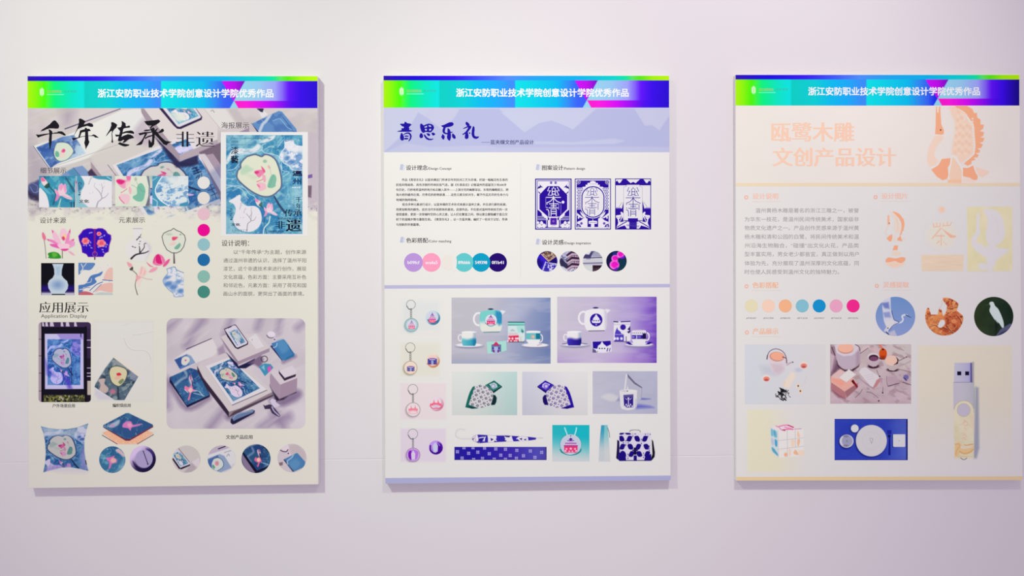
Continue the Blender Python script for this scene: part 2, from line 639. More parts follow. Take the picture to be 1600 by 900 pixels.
def paint_art():
    p = Pic(353.3, 211, 472.6, 365.6, 2.0, WATER)
    z = Z(340, 200, 10)
    y = Z(340, 280, 10)
    p.noise((45, 125, 180), 16, 20, 3, .42, .62, .85)
    p.noise((48, 112, 168), 20, 22, 7, .55, .78, .5)
    p.noise((150, 205, 220), 14, 16, 11, .55, .75, .75)
    p.noise((205, 222, 228), 12, 10, 17, .66, .8, .6)
    p.fill(lambda X, Y: np.zeros(X.shape + (3,)) + (150, 200, 212), 0.0)
    p.poly(z(130, 100, 420, 100, 560, 150, 520, 240, 420, 280, 200, 290, 130, 300), (150, 200, 215), 14, .6, 1)
    p.poly(z(130, 520, 250, 330, 520, 320, 640, 240, 720, 180, 900, 110, 860, 190, 760, 230, 690, 270, 620, 360, 480, 400, 330, 410, 230, 450, 150, 560), (230, 232, 238), 2.5, .95, 1)
    p.poly(z(650, 240, 760, 225, 960, 160, 940, 300, 960, 420, 860, 400, 760, 370, 700, 340, 690, 290), (60, 140, 180), 2, .8, 1)
    p.poly(z(130, 700, 250, 650, 290, 720, 300, 800, 380, 900, 130, 900), (70, 150, 195), 4, .6, 1)
    p.poly(y(780, 300, 880, 290, 1000, 480, 940, 560, 760, 560, 690, 420), (48, 128, 178), 4, .7, 1)
    p.poly(y(140, 200, 330, 240, 560, 300, 700, 430, 740, 640, 720, 850, 560, 850, 640, 780, 690, 620, 620, 430, 420, 380, 370, 250, 170, 330), (52, 125, 185), 3, .8, 1)
    p.poly(y(130, 560, 230, 620, 280, 760, 420, 840, 130, 850), (150, 200, 215), 4, .8, 1)
    p.poly(y(1140, 120, 1330, 120, 1330, 480, 1200, 470, 1150, 300), (150, 200, 215), 8, .7, 1)
    p.noise((178, 214, 226), 7, 4, 41, .56, .76, .45, -30)
    p.noise((56, 126, 176), 6, 4, 43, .6, .78, .3, 20)
    p.veins((200, 226, 236), 19, 5, .03, .35)
    p.veins((170, 212, 228), 12, 23, .02, .22, 1.6)
    for q, w in ((z(140, 560, 240, 470, 330, 430, 560, 390, 690, 340, 700, 270, 760, 240), 1.0), (z(720, 350, 800, 300, 880, 300, 860, 280, 790, 290), .8),
                 (z(690, 340, 740, 390, 860, 410, 960, 450, 1000, 560, 1010, 660, 1120, 690, 1020, 760), .9), (z(980, 400, 960, 500, 1000, 640, 980, 760), .8),
                 (z(160, 660, 260, 640, 330, 560), 1.0), (y(140, 90, 260, 110, 380, 160, 430, 240, 480, 300), 1.0), (y(150, 130, 300, 100, 420, 140, 500, 230, 560, 260, 600, 300), .9),
                 (z(130, 780, 240, 800, 300, 770), .8), (z(940, 300, 1000, 220, 1040, 180), .9)):
        p.line(q, w, (215, 235, 242), .8, .8)
    # jar at the upper right
    J = z(1040, 210, 1100, 190, 1165, 175, 1190, 200, 1195, 240, 1230, 270, 1330, 282, 1330, 650, 1250, 668, 1170, 650, 1110, 590, 1020, 540, 980, 470, 978, 420, 1000, 370, 1045, 310, 1050, 250)
    p.poly(J, (228, 230, 242), .8)
    sl, m = p.mask_poly(J, .8)
    p.clip = np.zeros(p.X.shape)
    p.clip[sl] = m
    p.noise((105, 150, 205), 7, 5, 31, .5, .66, .85, -15)
    p.noise((150, 190, 215), 9, 7, 33, .5, .7, .6, -15)
    for c, r in (((1080, 470), (5, 3)), ((1240, 440), (4.5, 2)), ((1060, 350), (3, 2)), ((1150, 530), (6, 3.5)), ((1290, 580), (3, 3))):
        q = z(*c)[0]
        p.ell(q[0], q[1], r[0], r[1], (75, 125, 190), 2.5, .8, -20)
    p.poly(z(1060, 220, 1190, 200, 1320, 300, 1320, 380, 1060, 330), (234, 232, 240), 5, .9, 1)
    p.veins((240, 246, 250), 6, 77, .03, .7)
    p.clip = None
    p.line(z(1050, 200, 1045, 310, 1000, 370, 978, 430, 985, 480, 1030, 545, 1110, 590, 1170, 655, 1250, 670, 1325, 655), .8, (240, 246, 250), .6)
    p.line(z(1060, 212, 1160, 185), .8, (70, 110, 150))
    # round fan with its lotus
    F = z(460, 445, 570, 415, 630, 425, 690, 445, 740, 415, 820, 430, 900, 490, 945, 580, 980, 700, 1000, 830, 990, 930) + y(940, 190, 880, 240, 800, 272, 700, 268, 600, 230, 500, 170, 400, 90, 330, 20) \
        + z(300, 760, 310, 690, 320, 660, 360, 620, 360, 560, 400, 500)
    p.line(y(885, 270, 960, 400, 1050, 520), [2.5, 3.8, 3.8], (52, 78, 115), .8)
    p.poly(F, (226, 229, 208), .8, 1, 1)
    p.line(F + F[:1], 2.4, (92, 106, 142), .8, .95)
    p.poly(z(440, 580, 520, 620, 560, 650, 470, 700, 380, 730, 360, 660), (175, 212, 185), 4, .7, 1)
    p.poly(z(400, 700, 480, 720, 620, 760, 560, 800), (205, 220, 195), 5, .7, 1)
    p.ell(414, 252, 3.2, 2.6, (140, 185, 165), 1.2, .8)
    p.poly(z(850, 730, 900, 735, 920, 800, 905, 880) + y(905, 110, 850, 138, 790, 130, 780, 95) + z(810, 800), (128, 188, 166), .8, .95, 1)
    p.line(z(870, 740, 850, 800) + y(800, 130), .6, (95, 150, 135), .8, .7)
    p.poly(z(575, 685, 620, 660, 690, 655, 740, 690, 700, 730, 650, 775, 610, 740), (238, 130, 175), 1.2, .95, 1)
    p.poly(z(575, 685, 620, 672, 650, 690, 620, 715, 595, 715), (222, 40, 125), 2.2, .85, 1)
    p.poly(z(680, 600, 700, 610, 735, 650, 745, 690, 710, 680), (235, 80, 140), 1, .9, 1)
    p.poly(z(700, 730, 745, 745, 755, 820, 730, 850, 705, 800), (240, 165, 190), 1.2, .9, 1)
    p.line(z(610, 840, 680, 815, 700, 800), 1, (225, 90, 120), .6)
    p.poly(z(610, 885, 650, 850, 740, 870, 760, 940) + y(740, 160, 660, 185, 640, 130), (242, 185, 205), 1.5, .9, 1)
    p.poly(y(610, 80, 650, 90, 665, 130, 640, 125), (235, 110, 150), 1, .8, 1)
    p.poly(z(780, 600, 805, 585, 830, 620, 800, 640), (240, 180, 190), 1, .8, 1)
    p.line(z(790, 580, 820, 640, 830, 700, 840, 730), .5, (150, 160, 140), .6, .7)
    # slim vase at the lower left
    p.poly(y(175, 345, 270, 285, 345, 242, 365, 280, 360, 330, 400, 385, 470, 418, 580, 420, 650, 470, 685, 560, 685, 660, 640, 750, 560, 808, 470, 825, 380, 805, 290, 750, 245, 650, 250, 590, 285, 490, 265, 410, 230, 375),
           (234, 230, 238), .8, 1, 1)
    for q, w in ((y(460, 805, 470, 700, 520, 650, 500, 600, 450, 540), 1.3), (y(520, 650, 570, 640, 595, 600), 1.0), (y(520, 640, 530, 540, 525, 470, 540, 440), .8),
                 (y(500, 590, 540, 520), .7), (y(345, 470, 365, 400, 375, 360), .8), (y(410, 530, 430, 460, 450, 470), .5)):
        p.line(q, [w, w * .6], (150, 140, 155), .6, .9)
    for q in y(360, 380, 380, 410, 415, 520, 400, 600, 360, 600, 430, 470, 600, 590):
        p.ell(q[0], q[1], .7, .7, (225, 160, 180), .6, .8)
    # bud, stem and open lotus
    p.poly(y(585, 300, 610, 310, 670, 350, 690, 400, 640, 410, 600, 370), (238, 215, 225), .8, 1, 1)
    p.poly(y(585, 300, 625, 315, 640, 350, 600, 355), (240, 130, 185), 1.2, .9, 1)
    p.poly(y(650, 390, 690, 350, 695, 420, 640, 430), (60, 105, 95), .8, .9, 1)
    p.line(y(600, 360, 620, 400, 660, 430), 1, (205, 235, 230), .6)
    p.line(y(680, 420, 730, 480, 750, 550, 725, 680, 770, 850), [1.4, 1], (40, 90, 120), .7, .85)
    lotus(p, Z(340 + 68, 280 + 36, 4.4))
    p.line(y(820, 580, 800, 680, 730, 760, 715, 850), 1.7, (205, 232, 232), .7)
    return p


ART = paint_art()


def art_words(parent):
    k = Ink(5)
    k.text('Historic Lacquerware Intangible Heritage', 361, 215.8, 3.4, (45, 95, 135), x1=424)
    k.text('非遗传承', 361.5, 221.5, 3.8, (40, 60, 90), x1=372)
    k.text('INHERITANCE OF CRAFT', 361, 226.4, 2.6, (40, 95, 140), x1=395)
    k.emit('artwork_lettering', parent, 'small lines of lettering')
    k = Ink(5)
    k.text('漆', 361, 235.6, 12.5, (28, 42, 66), smear=.25)
    k.text('藝', 361, 249.3, 12.5, (20, 34, 60), bold=.02)
    k.emit('artwork_lettering', parent, 'two brush characters at the left')
    k = Ink(5)
    k.text('温', 457, 271, 12, (18, 30, 72), x1=472, bold=.035, sy=.72)
    k.text('州', 457.5, 283.6, 12.5, (22, 60, 100), x1=470.5, smear=.3, sy=.85)
    k.emit('artwork_lettering', parent, 'two navy characters at the right')
    k = Ink(5)
    k.text('传统工艺', 456, 293, 2.2, (235, 246, 248), x1=469.5, bold=.03)
    k.text('CULTURE', 459.4, 305.5, 2.4, (50, 110, 140), x1=480, rot=90)
    k.text('千', 462.5, 312, 9.6, (22, 62, 92), smear=.2)
    k.text('年', 462.5, 322.2, 9.6, (22, 62, 92), smear=.2)
    k.text('传承', 444.5, 333, 12.6, (18, 52, 80), x1=471.3, smear=.3)
    k.text('Inheritance', 434.5, 341, 6.0, (25, 75, 110), x1=470.5, smear=.15)
    k.text('非', 431, 351.6, 13, (20, 56, 90), x1=445.5, smear=.4)
    k.text('遗', 447, 352.8, 20, (16, 20, 44), x1=470.5, smear=.75)
    k.text('HERITAGE', 420, 361.5, 4.4, (30, 80, 125), x1=443.5, smear=.2)
    k.emit('artwork_lettering', parent, 'dark stacked characters at the lower right')
    k = Ink(5)
    k.text('culture', 362.3, 325.5, 6, (28, 80, 125), x1=381, rot=90, smear=.25)
    k.text('文化', 361.5, 351, 6.4, (45, 50, 70), x1=375, smear=.35, sy=.75)
    k.text('人文传统工艺', 361.5, 360.5, 4.4, (70, 120, 150), x1=387)
    k.emit('artwork_lettering', parent, 'small characters over the slim vase')


def paint_hero():
    p = Pic(43.4, 169.2, 496.0, 352, 1.5, (212, 203, 206))
    z5, z6, z8 = Z(40, 165, 9), Z(180, 165, 9), Z(40, 240, 8.57)
    z2 = Z(270, 100, 5.623)
    p.noise((190, 178, 186), 50, 40, 4, .5, .75, .6)
    p.poly([(95, 165), (118, 165), (112, 192), (100, 196)], (176, 160, 178), 18, .8, 1)
    p.poly([(43, 225), (66, 250), (90, 285), (60, 330), (43, 330)], (176, 165, 178), 20, .8, 1)
    p.noise((200, 194, 188), 90, 6, 14, .5, .7, .5, -22)
    # pen and the postcard with a fan
    p.poly([(52, 228), (108, 210), (190, 172), (262, 168), (250, 208), (117, 254), (78, 264)], (230, 228, 226), 1.5)
    p.poly([(168, 186), (215, 170), (228, 190), (205, 205), (175, 206)], (228, 226, 228), 6, .8, 1)
    p.poly([(170, 222), (230, 203), (262, 230), (182, 258), (150, 258), (140, 245)], (212, 204, 202), 3, .9)
    p.line([(101.5, 201.5), (188, 170)], [1.8, 1.2], (78, 70, 118), .7)
    C = [(56.5, 230.5), (98, 213.5), (116, 211), (134, 240), (90, 255.5), (78.5, 262)]
    p.poly(C, lambda X, Y: np.array((68, 105, 175)) + sst(70, 135, X + (Y - 235) * .3)[..., None] * np.array((125, 110, 55)), 1.2)
    sl, m = p.mask_poly(C, 1.2)
    p.clip = np.zeros(p.X.shape)
    p.clip[sl] = m
    p.noise((50, 82, 160), 12, 9, 21, .48, .66, .7, -20)
    p.noise((150, 180, 220), 12, 5, 25, .55, .75, .7, -25)
    p.clip = None
    p.line(z5(110, 570, 330, 880), .8, (70, 78, 110), .6)
    p.line(z5(330, 880, 880, 690, 1440, 500), .6, (150, 150, 160), .6, .8)
    p.poly(z5(445, 522, 520, 515, 600, 535, 660, 600, 672, 650, 640, 705, 580, 760, 500, 782, 440, 762, 402, 700, 400, 630, 425, 550), (214, 224, 208), .8, 1, 1)
    p.line(z5(445, 522, 520, 515, 600, 535, 660, 600, 672, 650, 640, 705, 580, 760, 500, 782, 440, 762, 402, 700, 400, 630, 425, 550, 445, 522), .8, (80, 105, 115), .6)
    p.poly(z5(430, 640, 465, 655, 475, 700, 455, 725, 420, 710, 415, 670), (105, 178, 150), .8, .95, 1)
    p.poly(z5(510, 630, 535, 608, 560, 630, 535, 665, 505, 655), (232, 60, 135), 1.5, .95, 1)
    p.ell(97, 242, 4, 4.5, (240, 205, 200), 3, .8)
    p.line(z5(420, 785, 370, 865), 1.4, (60, 90, 140), .7)
    # the white box and the telephone on it
    p.poly(z6(360, 40, 400, 40, 910, 690, 910, 785, 560, 445, 370, 100), (165, 148, 162), 1.0)
    p.poly(z6(250, 420, 330, 250, 420, 180, 480, 320, 560, 440, 420, 560), (190, 172, 190), 9, .75, 1)
    p.poly(z6(560, 440, 760, 545, 905, 785, 1170, 690, 1440, 560, 1440, 700, 1160, 740, 1180, 820, 1060, 860, 860, 870, 760, 740), (44, 38, 74), 1.5)
    p.poly(z6(405, 40, 1440, 40, 1440, 480, 905, 692), (222, 212, 214), 1.0)
    p.noise((205, 196, 192), 60, 5, 44, .52, .7, .0)
    p.poly(z6(905, 692, 1440, 478, 1440, 590, 910, 785), (180, 164, 176), 1.0)
    p.poly(z6(610, 30, 1130, 30, 1225, 160, 1215, 200, 920, 330, 870, 325, 820, 280), (48, 34, 72), .8)
    p.poly(z6(660, 30, 1125, 30, 1208, 155, 1195, 175, 905, 300, 870, 290), (224, 220, 232), .8)
    Q = z6(715, 30, 1090, 30, 1175, 145, 890, 262)
    p.blit(ART, [Q[0], Q[1], Q[2], Q[3]], .95, None, (0, .55, 1, 1))
    p.poly(z6(780, 100, 880, 110, 970, 130, 985, 190, 900, 225, 840, 190), (224, 228, 222), 3, .9, 1)
    # the lacquer print lying in perspective
    p.poly([(176, 258), (296, 207), (316, 243), (362, 312), (240, 360), (196, 290)], (226, 220, 226), 1.0)
    p.blit(ART, [(182, 258), (292, 217), (350, 308), (240, 349)], 1, tone(1.4, .85, (.98, .95, 1.03), (0, 0, 6)))
    p.poly(z6(560, 440, 700, 540, 905, 785, 1170, 690, 1160, 740, 1180, 820, 1060, 860, 860, 870, 760, 740, 640, 560), (40, 36, 76), 4, .93)
    p.poly(z6(405, 40, 620, 330, 910, 692, 910, 785, 560, 445, 440, 250), (165, 148, 162), 1.0)
    p.poly(z6(905, 692, 1440, 478, 1440, 590, 910, 785), (182, 166, 178), 1.0)
    p.poly([(250, 208), (262, 233), (238, 242)], (206, 200, 202), 3, .0)
    for q, w in (([(300, 264), (308, 261)], 1.6), ([(302, 268), (311, 265)], 1.6), ([(303, 272), (314, 268)], 1.8), ([(306, 263), (310, 270)], 1.6), ([(306, 279), (310, 274)], 1.3), ([(310, 281), (312, 273)], 1.3), ([(315, 279), (315, 271)], 1.3),
                 ([(322, 292), (332, 288)], 1.2), ([(325, 298), (337, 293)], 1.2), ([(329, 290), (333, 300)], 1.2), ([(330, 306), (341, 300)], 1.2), ([(334, 299), (338, 310)], 1.2)):
        p.line(q, w, (26, 30, 72), .7, .9)
    # grey stone slabs right of it
    p.poly([(311, 238), (346, 222), (346, 330), (352, 330), (316, 250)], (120, 98, 122), 2)
    p.poly([(311, 241), (321, 240), (352, 290), (352, 312)], (216, 206, 216), 1.2)
    p.poly([(318, 238), (346, 226), (346, 268)], (120, 104, 122), 3, .9)
    p.poly([(322, 242), (333, 240), (348, 262), (348, 284)], (172, 152, 172), 1.5)
    p.poly([(306, 282), (345, 258), (350, 330), (320, 330)], (85, 110, 165), 8, .35)
    # card at the top and the badge holder
    p.poly(z2(275, 395, 490, 395, 600, 560, 420, 570), (226, 220, 220), 1.2)
    p.poly(z2(470, 395, 560, 395, 640, 500, 580, 560), (198, 186, 190), 5, .8)
    p.line(z2(275, 395, 420, 570), .5, (180, 168, 172), .6)
    p.line(z2(335, 415, 350, 405, 365, 425), .8, (120, 115, 130), .6)
    p.poly(z2(420, 600, 575, 600, 672, 560, 672, 610, 420, 640), (160, 140, 165), 1.2)
    p.noise((215, 208, 212), 60, 8, 54, .5, .7, .0)
    p.poly(z2(745, 395, 780, 395, 835, 440, 800, 470, 780, 470), (228, 224, 230), .8)
    p.poly(z2(735, 390, 800, 390, 790, 425, 770, 420), (50, 44, 74), 1.0)
    B = z2(693, 525, 930, 412, 958, 418, 1085, 570, 1090, 600, 760, 602)
    p.poly(z2(690, 520, 700, 528, 765, 602, 745, 602), (45, 50, 92), 1)
    p.poly(B, (98, 142, 198), .9)
    sl, m = p.mask_poly(B, .9)
    p.clip = np.zeros(p.X.shape)
    p.clip[sl] = m
    p.noise((70, 110, 178), 14, 9, 61, .5, .7, .7)
    p.line(z2(860, 440, 820, 500, 790, 530, 760, 600), 4.5, (196, 208, 226), 1.5, .95)
    p.line(z2(880, 500, 930, 480, 960, 500, 1010, 560, 1060, 580), .8, (165, 205, 230), .8, .9)
    p.line(z2(720, 520, 760, 470, 800, 520), .8, (160, 200, 225), .8, .7)
    p.clip = None
    p.line(z2(965, 465, 1045, 570, 1070, 602), .9, (60, 90, 150), .7)
    # strip right of the large picture
    p.poly([(481, 206), (497, 206), (497, 330), (481, 330)], (196, 182, 196), 6, .8)
    p.poly([(481, 273.5), (488, 272), (488, 277.5), (481, 279)], (120, 92, 168), .8)
    p.poly([(481, 290), (487, 290), (486.5, 309), (481, 308)], (112, 90, 110), 1.5, .9)
    # notebook and shadows above the detail pictures
    p.poly(z8(470, 290, 640, 190, 760, 160, 840, 240, 860, 300, 740, 310, 560, 330), (120, 150, 200), 1.5, .95)
    p.poly(z8(560, 240, 640, 195, 740, 310, 660, 380), (75, 140, 180), 4, .8)
    p.poly(z8(870, 105, 1020, 300, 860, 300, 830, 250, 880, 200), (168, 150, 162), 1.0)
    p.poly(z8(830, 250, 880, 200, 960, 300, 850, 300), (66, 52, 84), 2)
    p.line(z8(640, 190, 730, 300), .7, (60, 80, 130), .6)
    p.line(z8(1100, 150, 1215, 300), .7, (70, 60, 90), .6)
    p.poly(z8(40, 420, 120, 380, 190, 360, 190, 560, 130, 620, 60, 590, 35, 520), (70, 78, 130), 4, .95, 1)
    p.poly(z8(30, 500, 110, 540, 180, 560, 190, 640, 60, 600), (52, 44, 74), 5, .9, 1)
    p.line(z8(60, 440, 110, 520, 180, 500), .8, (140, 165, 215), .8, .8)
    p.line(z8(100, 400, 160, 440, 150, 520), .8, (140, 165, 215), .8, .7)
    # the sheet dissolves downwards into the paper with a grunge edge
    n = fbm(p.X / 13, p.Y / 9, 91, 3)
    m = sst(312, 346, p.Y + (n - .5) * 52)
    p.put((slice(None), slice(None)), m, P1PAPER)
    p.noise((150, 140, 150), 5, 3.5, 95, .62, .8, .0)
    g = sst(.6, .74, fbm(p.X / 4.5, p.Y / 3.2, 97, 3)) * np.exp(-((p.Y - 321) / 11) ** 2) * .65
    p.put((slice(None), slice(None)), g, (120, 112, 128))
    p.put((slice(None), slice(None)), sst(346, 352, p.Y), P1PAPER)
    return p


paint_hero().emit('background_print', P1, 1, label='lavender desk photo fading downward')


def brush_title():
    k = Ink(6)
    ink = (22, 20, 30)
    a, b = Z(50, 175, 12.855), Z(160, 175, 12.855)
    for q in (a(165, 395, 205, 350, 270, 310, 360, 245, 410, 190, 450, 165, 480, 178, 520, 225, 545, 265, 545, 300, 530, 330, 480, 335, 420, 330, 350, 330, 290, 350, 235, 375, 215, 378),
              a(78, 450, 140, 455, 240, 440, 335, 430, 400, 425, 460, 412, 520, 405, 515, 390, 600, 388, 640, 415, 680, 455, 672, 475, 640, 470, 590, 445, 545, 432, 420, 437, 340, 445, 250, 470, 170, 495, 125, 515, 105, 495),
              a(330, 345, 375, 360, 405, 390, 412, 420, 400, 460, 395, 600, 380, 680, 370, 745, 355, 740, 345, 640, 338, 570, 348, 480, 345, 400),
              a(835, 490, 860, 430, 900, 350, 930, 270, 945, 200, 940, 145, 965, 128, 1010, 145, 1060, 175, 1075, 195, 1040, 252, 1090, 238, 1150, 218, 1210, 235, 1232, 265, 1225, 298, 1180, 300, 1110, 278, 1020, 300, 960, 325, 920, 345, 880, 410, 850, 465),
              a(965, 370, 1060, 345, 1150, 335, 1185, 378, 1140, 388, 1000, 410, 985, 440, 965, 500, 930, 510, 950, 440),
              a(1060, 315, 1100, 320, 1125, 380, 1135, 560, 1155, 600, 1130, 660, 1095, 715, 1080, 760, 1070, 690, 1050, 620, 1065, 560, 1068, 380),
              a(800, 530, 815, 518, 900, 515, 1000, 490, 1100, 475, 1200, 470, 1230, 450, 1270, 458, 1310, 490, 1345, 518, 1300, 515, 1265, 510, 1240, 485, 1140, 482, 1000, 500, 940, 522, 880, 545, 830, 575),
              b(65, 490, 100, 430, 150, 350, 180, 270, 175, 215, 195, 200, 240, 215, 300, 255, 280, 310, 250, 340, 215, 380, 205, 420, 190, 410, 190, 375, 150, 400, 100, 460),
              b(183, 420, 198, 420, 208, 560, 218, 600, 205, 620, 180, 605, 190, 550),
              b(385, 180, 430, 200, 470, 235, 465, 265, 480, 290, 540, 270, 560, 295, 545, 315, 480, 320, 430, 330, 415, 360, 405, 410, 470, 385, 560, 370, 600, 375, 640, 410, 630, 440, 570, 430, 480, 420, 400, 440, 390, 480, 380, 500,
                440, 470, 510, 445, 560, 450, 610, 480, 640, 520, 600, 530, 540, 545, 490, 580, 440, 620, 400, 610, 440, 570, 420, 560, 370, 590, 330, 590, 310, 570, 330, 490, 270, 495, 255, 450, 290, 455, 340, 455, 355, 380, 320, 345, 300, 310, 340, 310, 375, 300, 390, 250),
              b(310, 635, 350, 605, 400, 625, 460, 640, 550, 655, 520, 680, 460, 695, 410, 685, 350, 660),
              b(840, 185, 900, 180, 1040, 165, 1130, 150, 1165, 185, 1140, 215, 1090, 250, 1010, 290, 985, 320, 950, 345, 960, 310, 990, 270, 910, 270, 870, 235),
              b(960, 345, 1020, 310, 1050, 330, 1055, 420, 1045, 560, 1040, 650, 990, 710, 930, 715, 925, 600, 935, 545, 970, 590, 985, 620, 1000, 540, 1000, 420),
              b(830, 370, 870, 355, 960, 350, 970, 370, 900, 385, 840, 385),
              b(720, 430, 790, 415, 860, 400, 900, 405, 1000, 390, 1000, 410, 900, 430, 800, 455, 750, 470),
              b(880, 430, 900, 440, 850, 520, 830, 560, 800, 640, 770, 660, 670, 670, 720, 630, 780, 580, 820, 520, 850, 450),
              b(850, 520, 920, 480, 1000, 460, 1000, 485, 920, 510, 860, 545),
              b(1050, 370, 1110, 320, 1115, 330, 1080, 390, 1120, 410, 1150, 385, 1190, 340, 1220, 335, 1240, 370, 1225, 400, 1160, 420, 1120, 425, 1150, 470, 1210, 530, 1270, 580, 1330, 590, 1400, 598, 1340, 620, 1310, 640, 1290, 670, 1230, 650, 1190, 600, 1120, 520, 1050, 450)):
        k.poly(q, ink)
    k.emit('brush_title', P1, label='black brush characters')
    words('subtitle_text', P1, 6, [(('非', 275.5, 218, 27, (30, 24, 40)), dict(x1=303, smear=.85, thin=.02)), (('遗', 306.5, 218, 27, (30, 24, 40)), dict(x1=334.5, smear=.85, thin=.02))])


brush_title()


def p1_pictures():
    # framed lacquer picture, upper right
    k = Ink(3)
    k.rect(345, 206.3, 481, 369, (234, 232, 232))
    fr = k.emit('framed_picture', P1, 'white bordered lacquer artwork')
    ART.emit('artwork', fr, 4)
    art_words(fr)
    G = (62, 58, 60)
    words('heading_text', P1, 6, [(('海报展示', 346, 196, 10.6, (60, 52, 66)), dict(x1=389, thin=.008, smear=.12))])
    words('heading_text', P1, 6, [(('细节展示', 63, 266.5, 10, (60, 56, 70)), dict(x1=103.5, thin=.008, smear=.12))])
    words('heading_text', P1, 6, [(('设计来源', 62.5, 344.5, 10, G), dict(x1=103, thin=.008, smear=.12))])
    words('heading_text', P1, 6, [(('元素展示', 186, 344, 10, G), dict(x1=226.5, thin=.008, smear=.12))])
    words('heading_text', P1, 6, [(('应用展示', 62, 480.5, 19, (28, 24, 26)), dict(x1=138, smear=.6, thin=.02)), (('Application Display', 64, 493.5, 8, (110, 104, 100)), dict(x1=136))], 'large black heading')
    words('heading_text', P1, 6, [(('设计说明：', 346.5, 380, 10.5, G), dict(x1=389, thin=.008, smear=.15))])
    gray = (140, 135, 130)
    L = ['以”千年传承“为主题，创作来源', '通过温州非遗的认识，选择了温州平阳', '漆艺，这个非遗技术来进行创作，展现', '文化底蕴，色彩方面：主要采用互补色', '和邻近色，元素方面：采用了荷花和国', '画山水的面貌，更突出了画面的意境。']
    words('paragraph_text', P1, 6, [((t, 365 if i == 0 else 349, y, 7.4, gray), dict(x1=478.5 if i < 5 else 475)) for i, (t, y) in enumerate(zip(L, (394, 407, 420, 433, 446, 459)))], 'grey paragraph')
    words('caption_text', P1, 6, [(('户外场景应用', 82, 634, 6.2, (90, 84, 80)), dict(x1=117, smear=.1))])
    words('caption_text', P1, 6, [(('编织袋应用', 176, 633.5, 6.2, (84, 80, 78)), dict(x1=204, smear=.15))])
    words('caption_text', P1, 6, [(('文创产品应用', 353, 683, 7.0, (70, 66, 62)), dict(x1=394.5, smear=.1))])

    # colour swatches down the middle
    for y, c, n in ((285.5, (232, 228, 228), 'white'), (309.5, (230, 222, 218), 'off white'), (334.5, (232, 192, 206), 'pale pink'), (359.5, (238, 0, 150), 'magenta'), (382, (150, 195, 205), 'pale blue'),
                    (406, (30, 110, 172), 'deep blue'), (432, (140, 190, 178), 'mint'), (456, (68, 142, 128), 'green')):
        k = Ink(6)
        k.disc(318.3, y, 9.7, c)
        k.emit('colour_swatch', P1, n + ' round swatch')

    # four details
    z = Z(40, 240, 8.57)
    p = Pic(61, 275, 117.3, 324, 2, (58, 148, 180))
    p.noise((105, 180, 200), 7, 7, 3, .5, .7, .8)
    p.noise((35, 120, 160), 12, 12, 8, .5, .7, .7)
    p.poly(z(180, 470, 240, 500, 290, 580, 310, 730, 170, 730), (232, 228, 234), 1, 1, 1)
    p.line(z(250, 300, 300, 420, 400, 540, 370, 680), 1.6, (30, 85, 105), 1)
    p.poly(z(180, 440, 220, 380, 260, 450, 340, 540, 290, 530, 240, 480), (95, 180, 205), 1.5, .9, 1)
    p.poly(z(205, 330, 240, 320, 290, 380, 300, 430, 260, 440, 215, 390), (238, 216, 220), 1, 1, 1)
    p.poly(z(205, 320, 240, 325, 265, 365, 215, 370), (232, 90, 150), 2, .85, 1)
    p.poly(z(250, 440, 310, 390, 325, 440, 285, 465), (35, 75, 70), 1, .9, 1)
    lotus(p, Z(80, 285, 3.4), (238, 140, 195), (238, 205, 220))
    p.line(z(470, 610, 440, 720), 2, (170, 210, 200), 1)
    p.line(z(610, 650, 612, 715), 1, (25, 40, 70), .6)
    p.line(z(650, 650, 650, 715), 1.4, (25, 40, 70), .6)
    p.poly(z(540, 300, 680, 520, 640, 520, 530, 330), (45, 90, 115), 1.5, .8)
    p.emit('detail_picture', P1, 3, label='lotus on teal water')
    p = Pic(118.3, 275, 174.8, 324, 2, (232, 229, 235))
    p.poly(z(670, 290, 740, 300, 790, 400, 740, 520, 730, 640, 800, 680, 850, 730, 670, 730), (145, 195, 210), 1.5)
    p.poly(z(690, 300, 740, 310, 785, 400, 750, 480, 700, 470), (65, 145, 180), 2, .9, 1)
    p.poly(z(900, 300, 1150, 300, 1160, 370, 1080, 350, 960, 340), (70, 150, 180), 1.2, 1, 1)
    p.line(z(1090, 310, 1150, 350), 1, (190, 225, 235))
    p.poly(z(655, 360, 690, 380, 700, 470, 670, 540, 650, 480), (180, 170, 200), 2, .9, 1)
    p.poly(z(655, 360, 685, 375, 680, 400, 660, 395), (190, 70, 140), 1.2, .9, 1)
    for q, w in ((z(950, 720, 970, 650, 1020, 600, 1000, 530, 950, 470), 2.2), (z(1020, 600, 1070, 580, 1110, 530), 1.6), (z(1010, 560, 1030, 470, 1015, 400), 1.2), (z(960, 480, 920, 440, 930, 390), .8),
                 (z(1030, 470, 1060, 430), .8), (z(845, 410, 870, 340, 880, 300), 1.2), (z(870, 340, 900, 320), .8)):
        p.line(q, [w, w * .5], (172, 165, 182), .7, .9)
    for q in z(920, 440, 900, 520, 860, 530, 1000, 420, 1050, 390, 930, 400):
        p.ell(q[0], q[1], 1.2, 1, (225, 205, 220), 1, .8)
    o = p.emit('detail_picture', P1, 3, label='white vase with plum branch')
    words('detail_lettering', o, 4, [(('Culture', 124.5, 296, 7, (30, 75, 110)), dict(x1=146.5, rot=90, smear=.25, ))] if 0 else
          [(('Culture', 125, 284.5, 6.5, (30, 80, 115)), dict(x1=146, rot=90, smear=.25)), (('文化', 123.5, 314.5, 7, (50, 52, 64)), dict(x1=139, smear=.35, sy=.8))])
    z = Z(180, 240, 8.57)
    p = Pic(180, 275, 234.6, 322.5, 2, (226, 228, 214))
    p.noise((212, 226, 205), 14, 10, 6, .5, .7, .8)
    p.poly(z(15, 360, 60, 340, 150, 350, 200, 300, 200, 380, 140, 460, 90, 460, 40, 410), (240, 150, 190), 1.8, .9, 1)
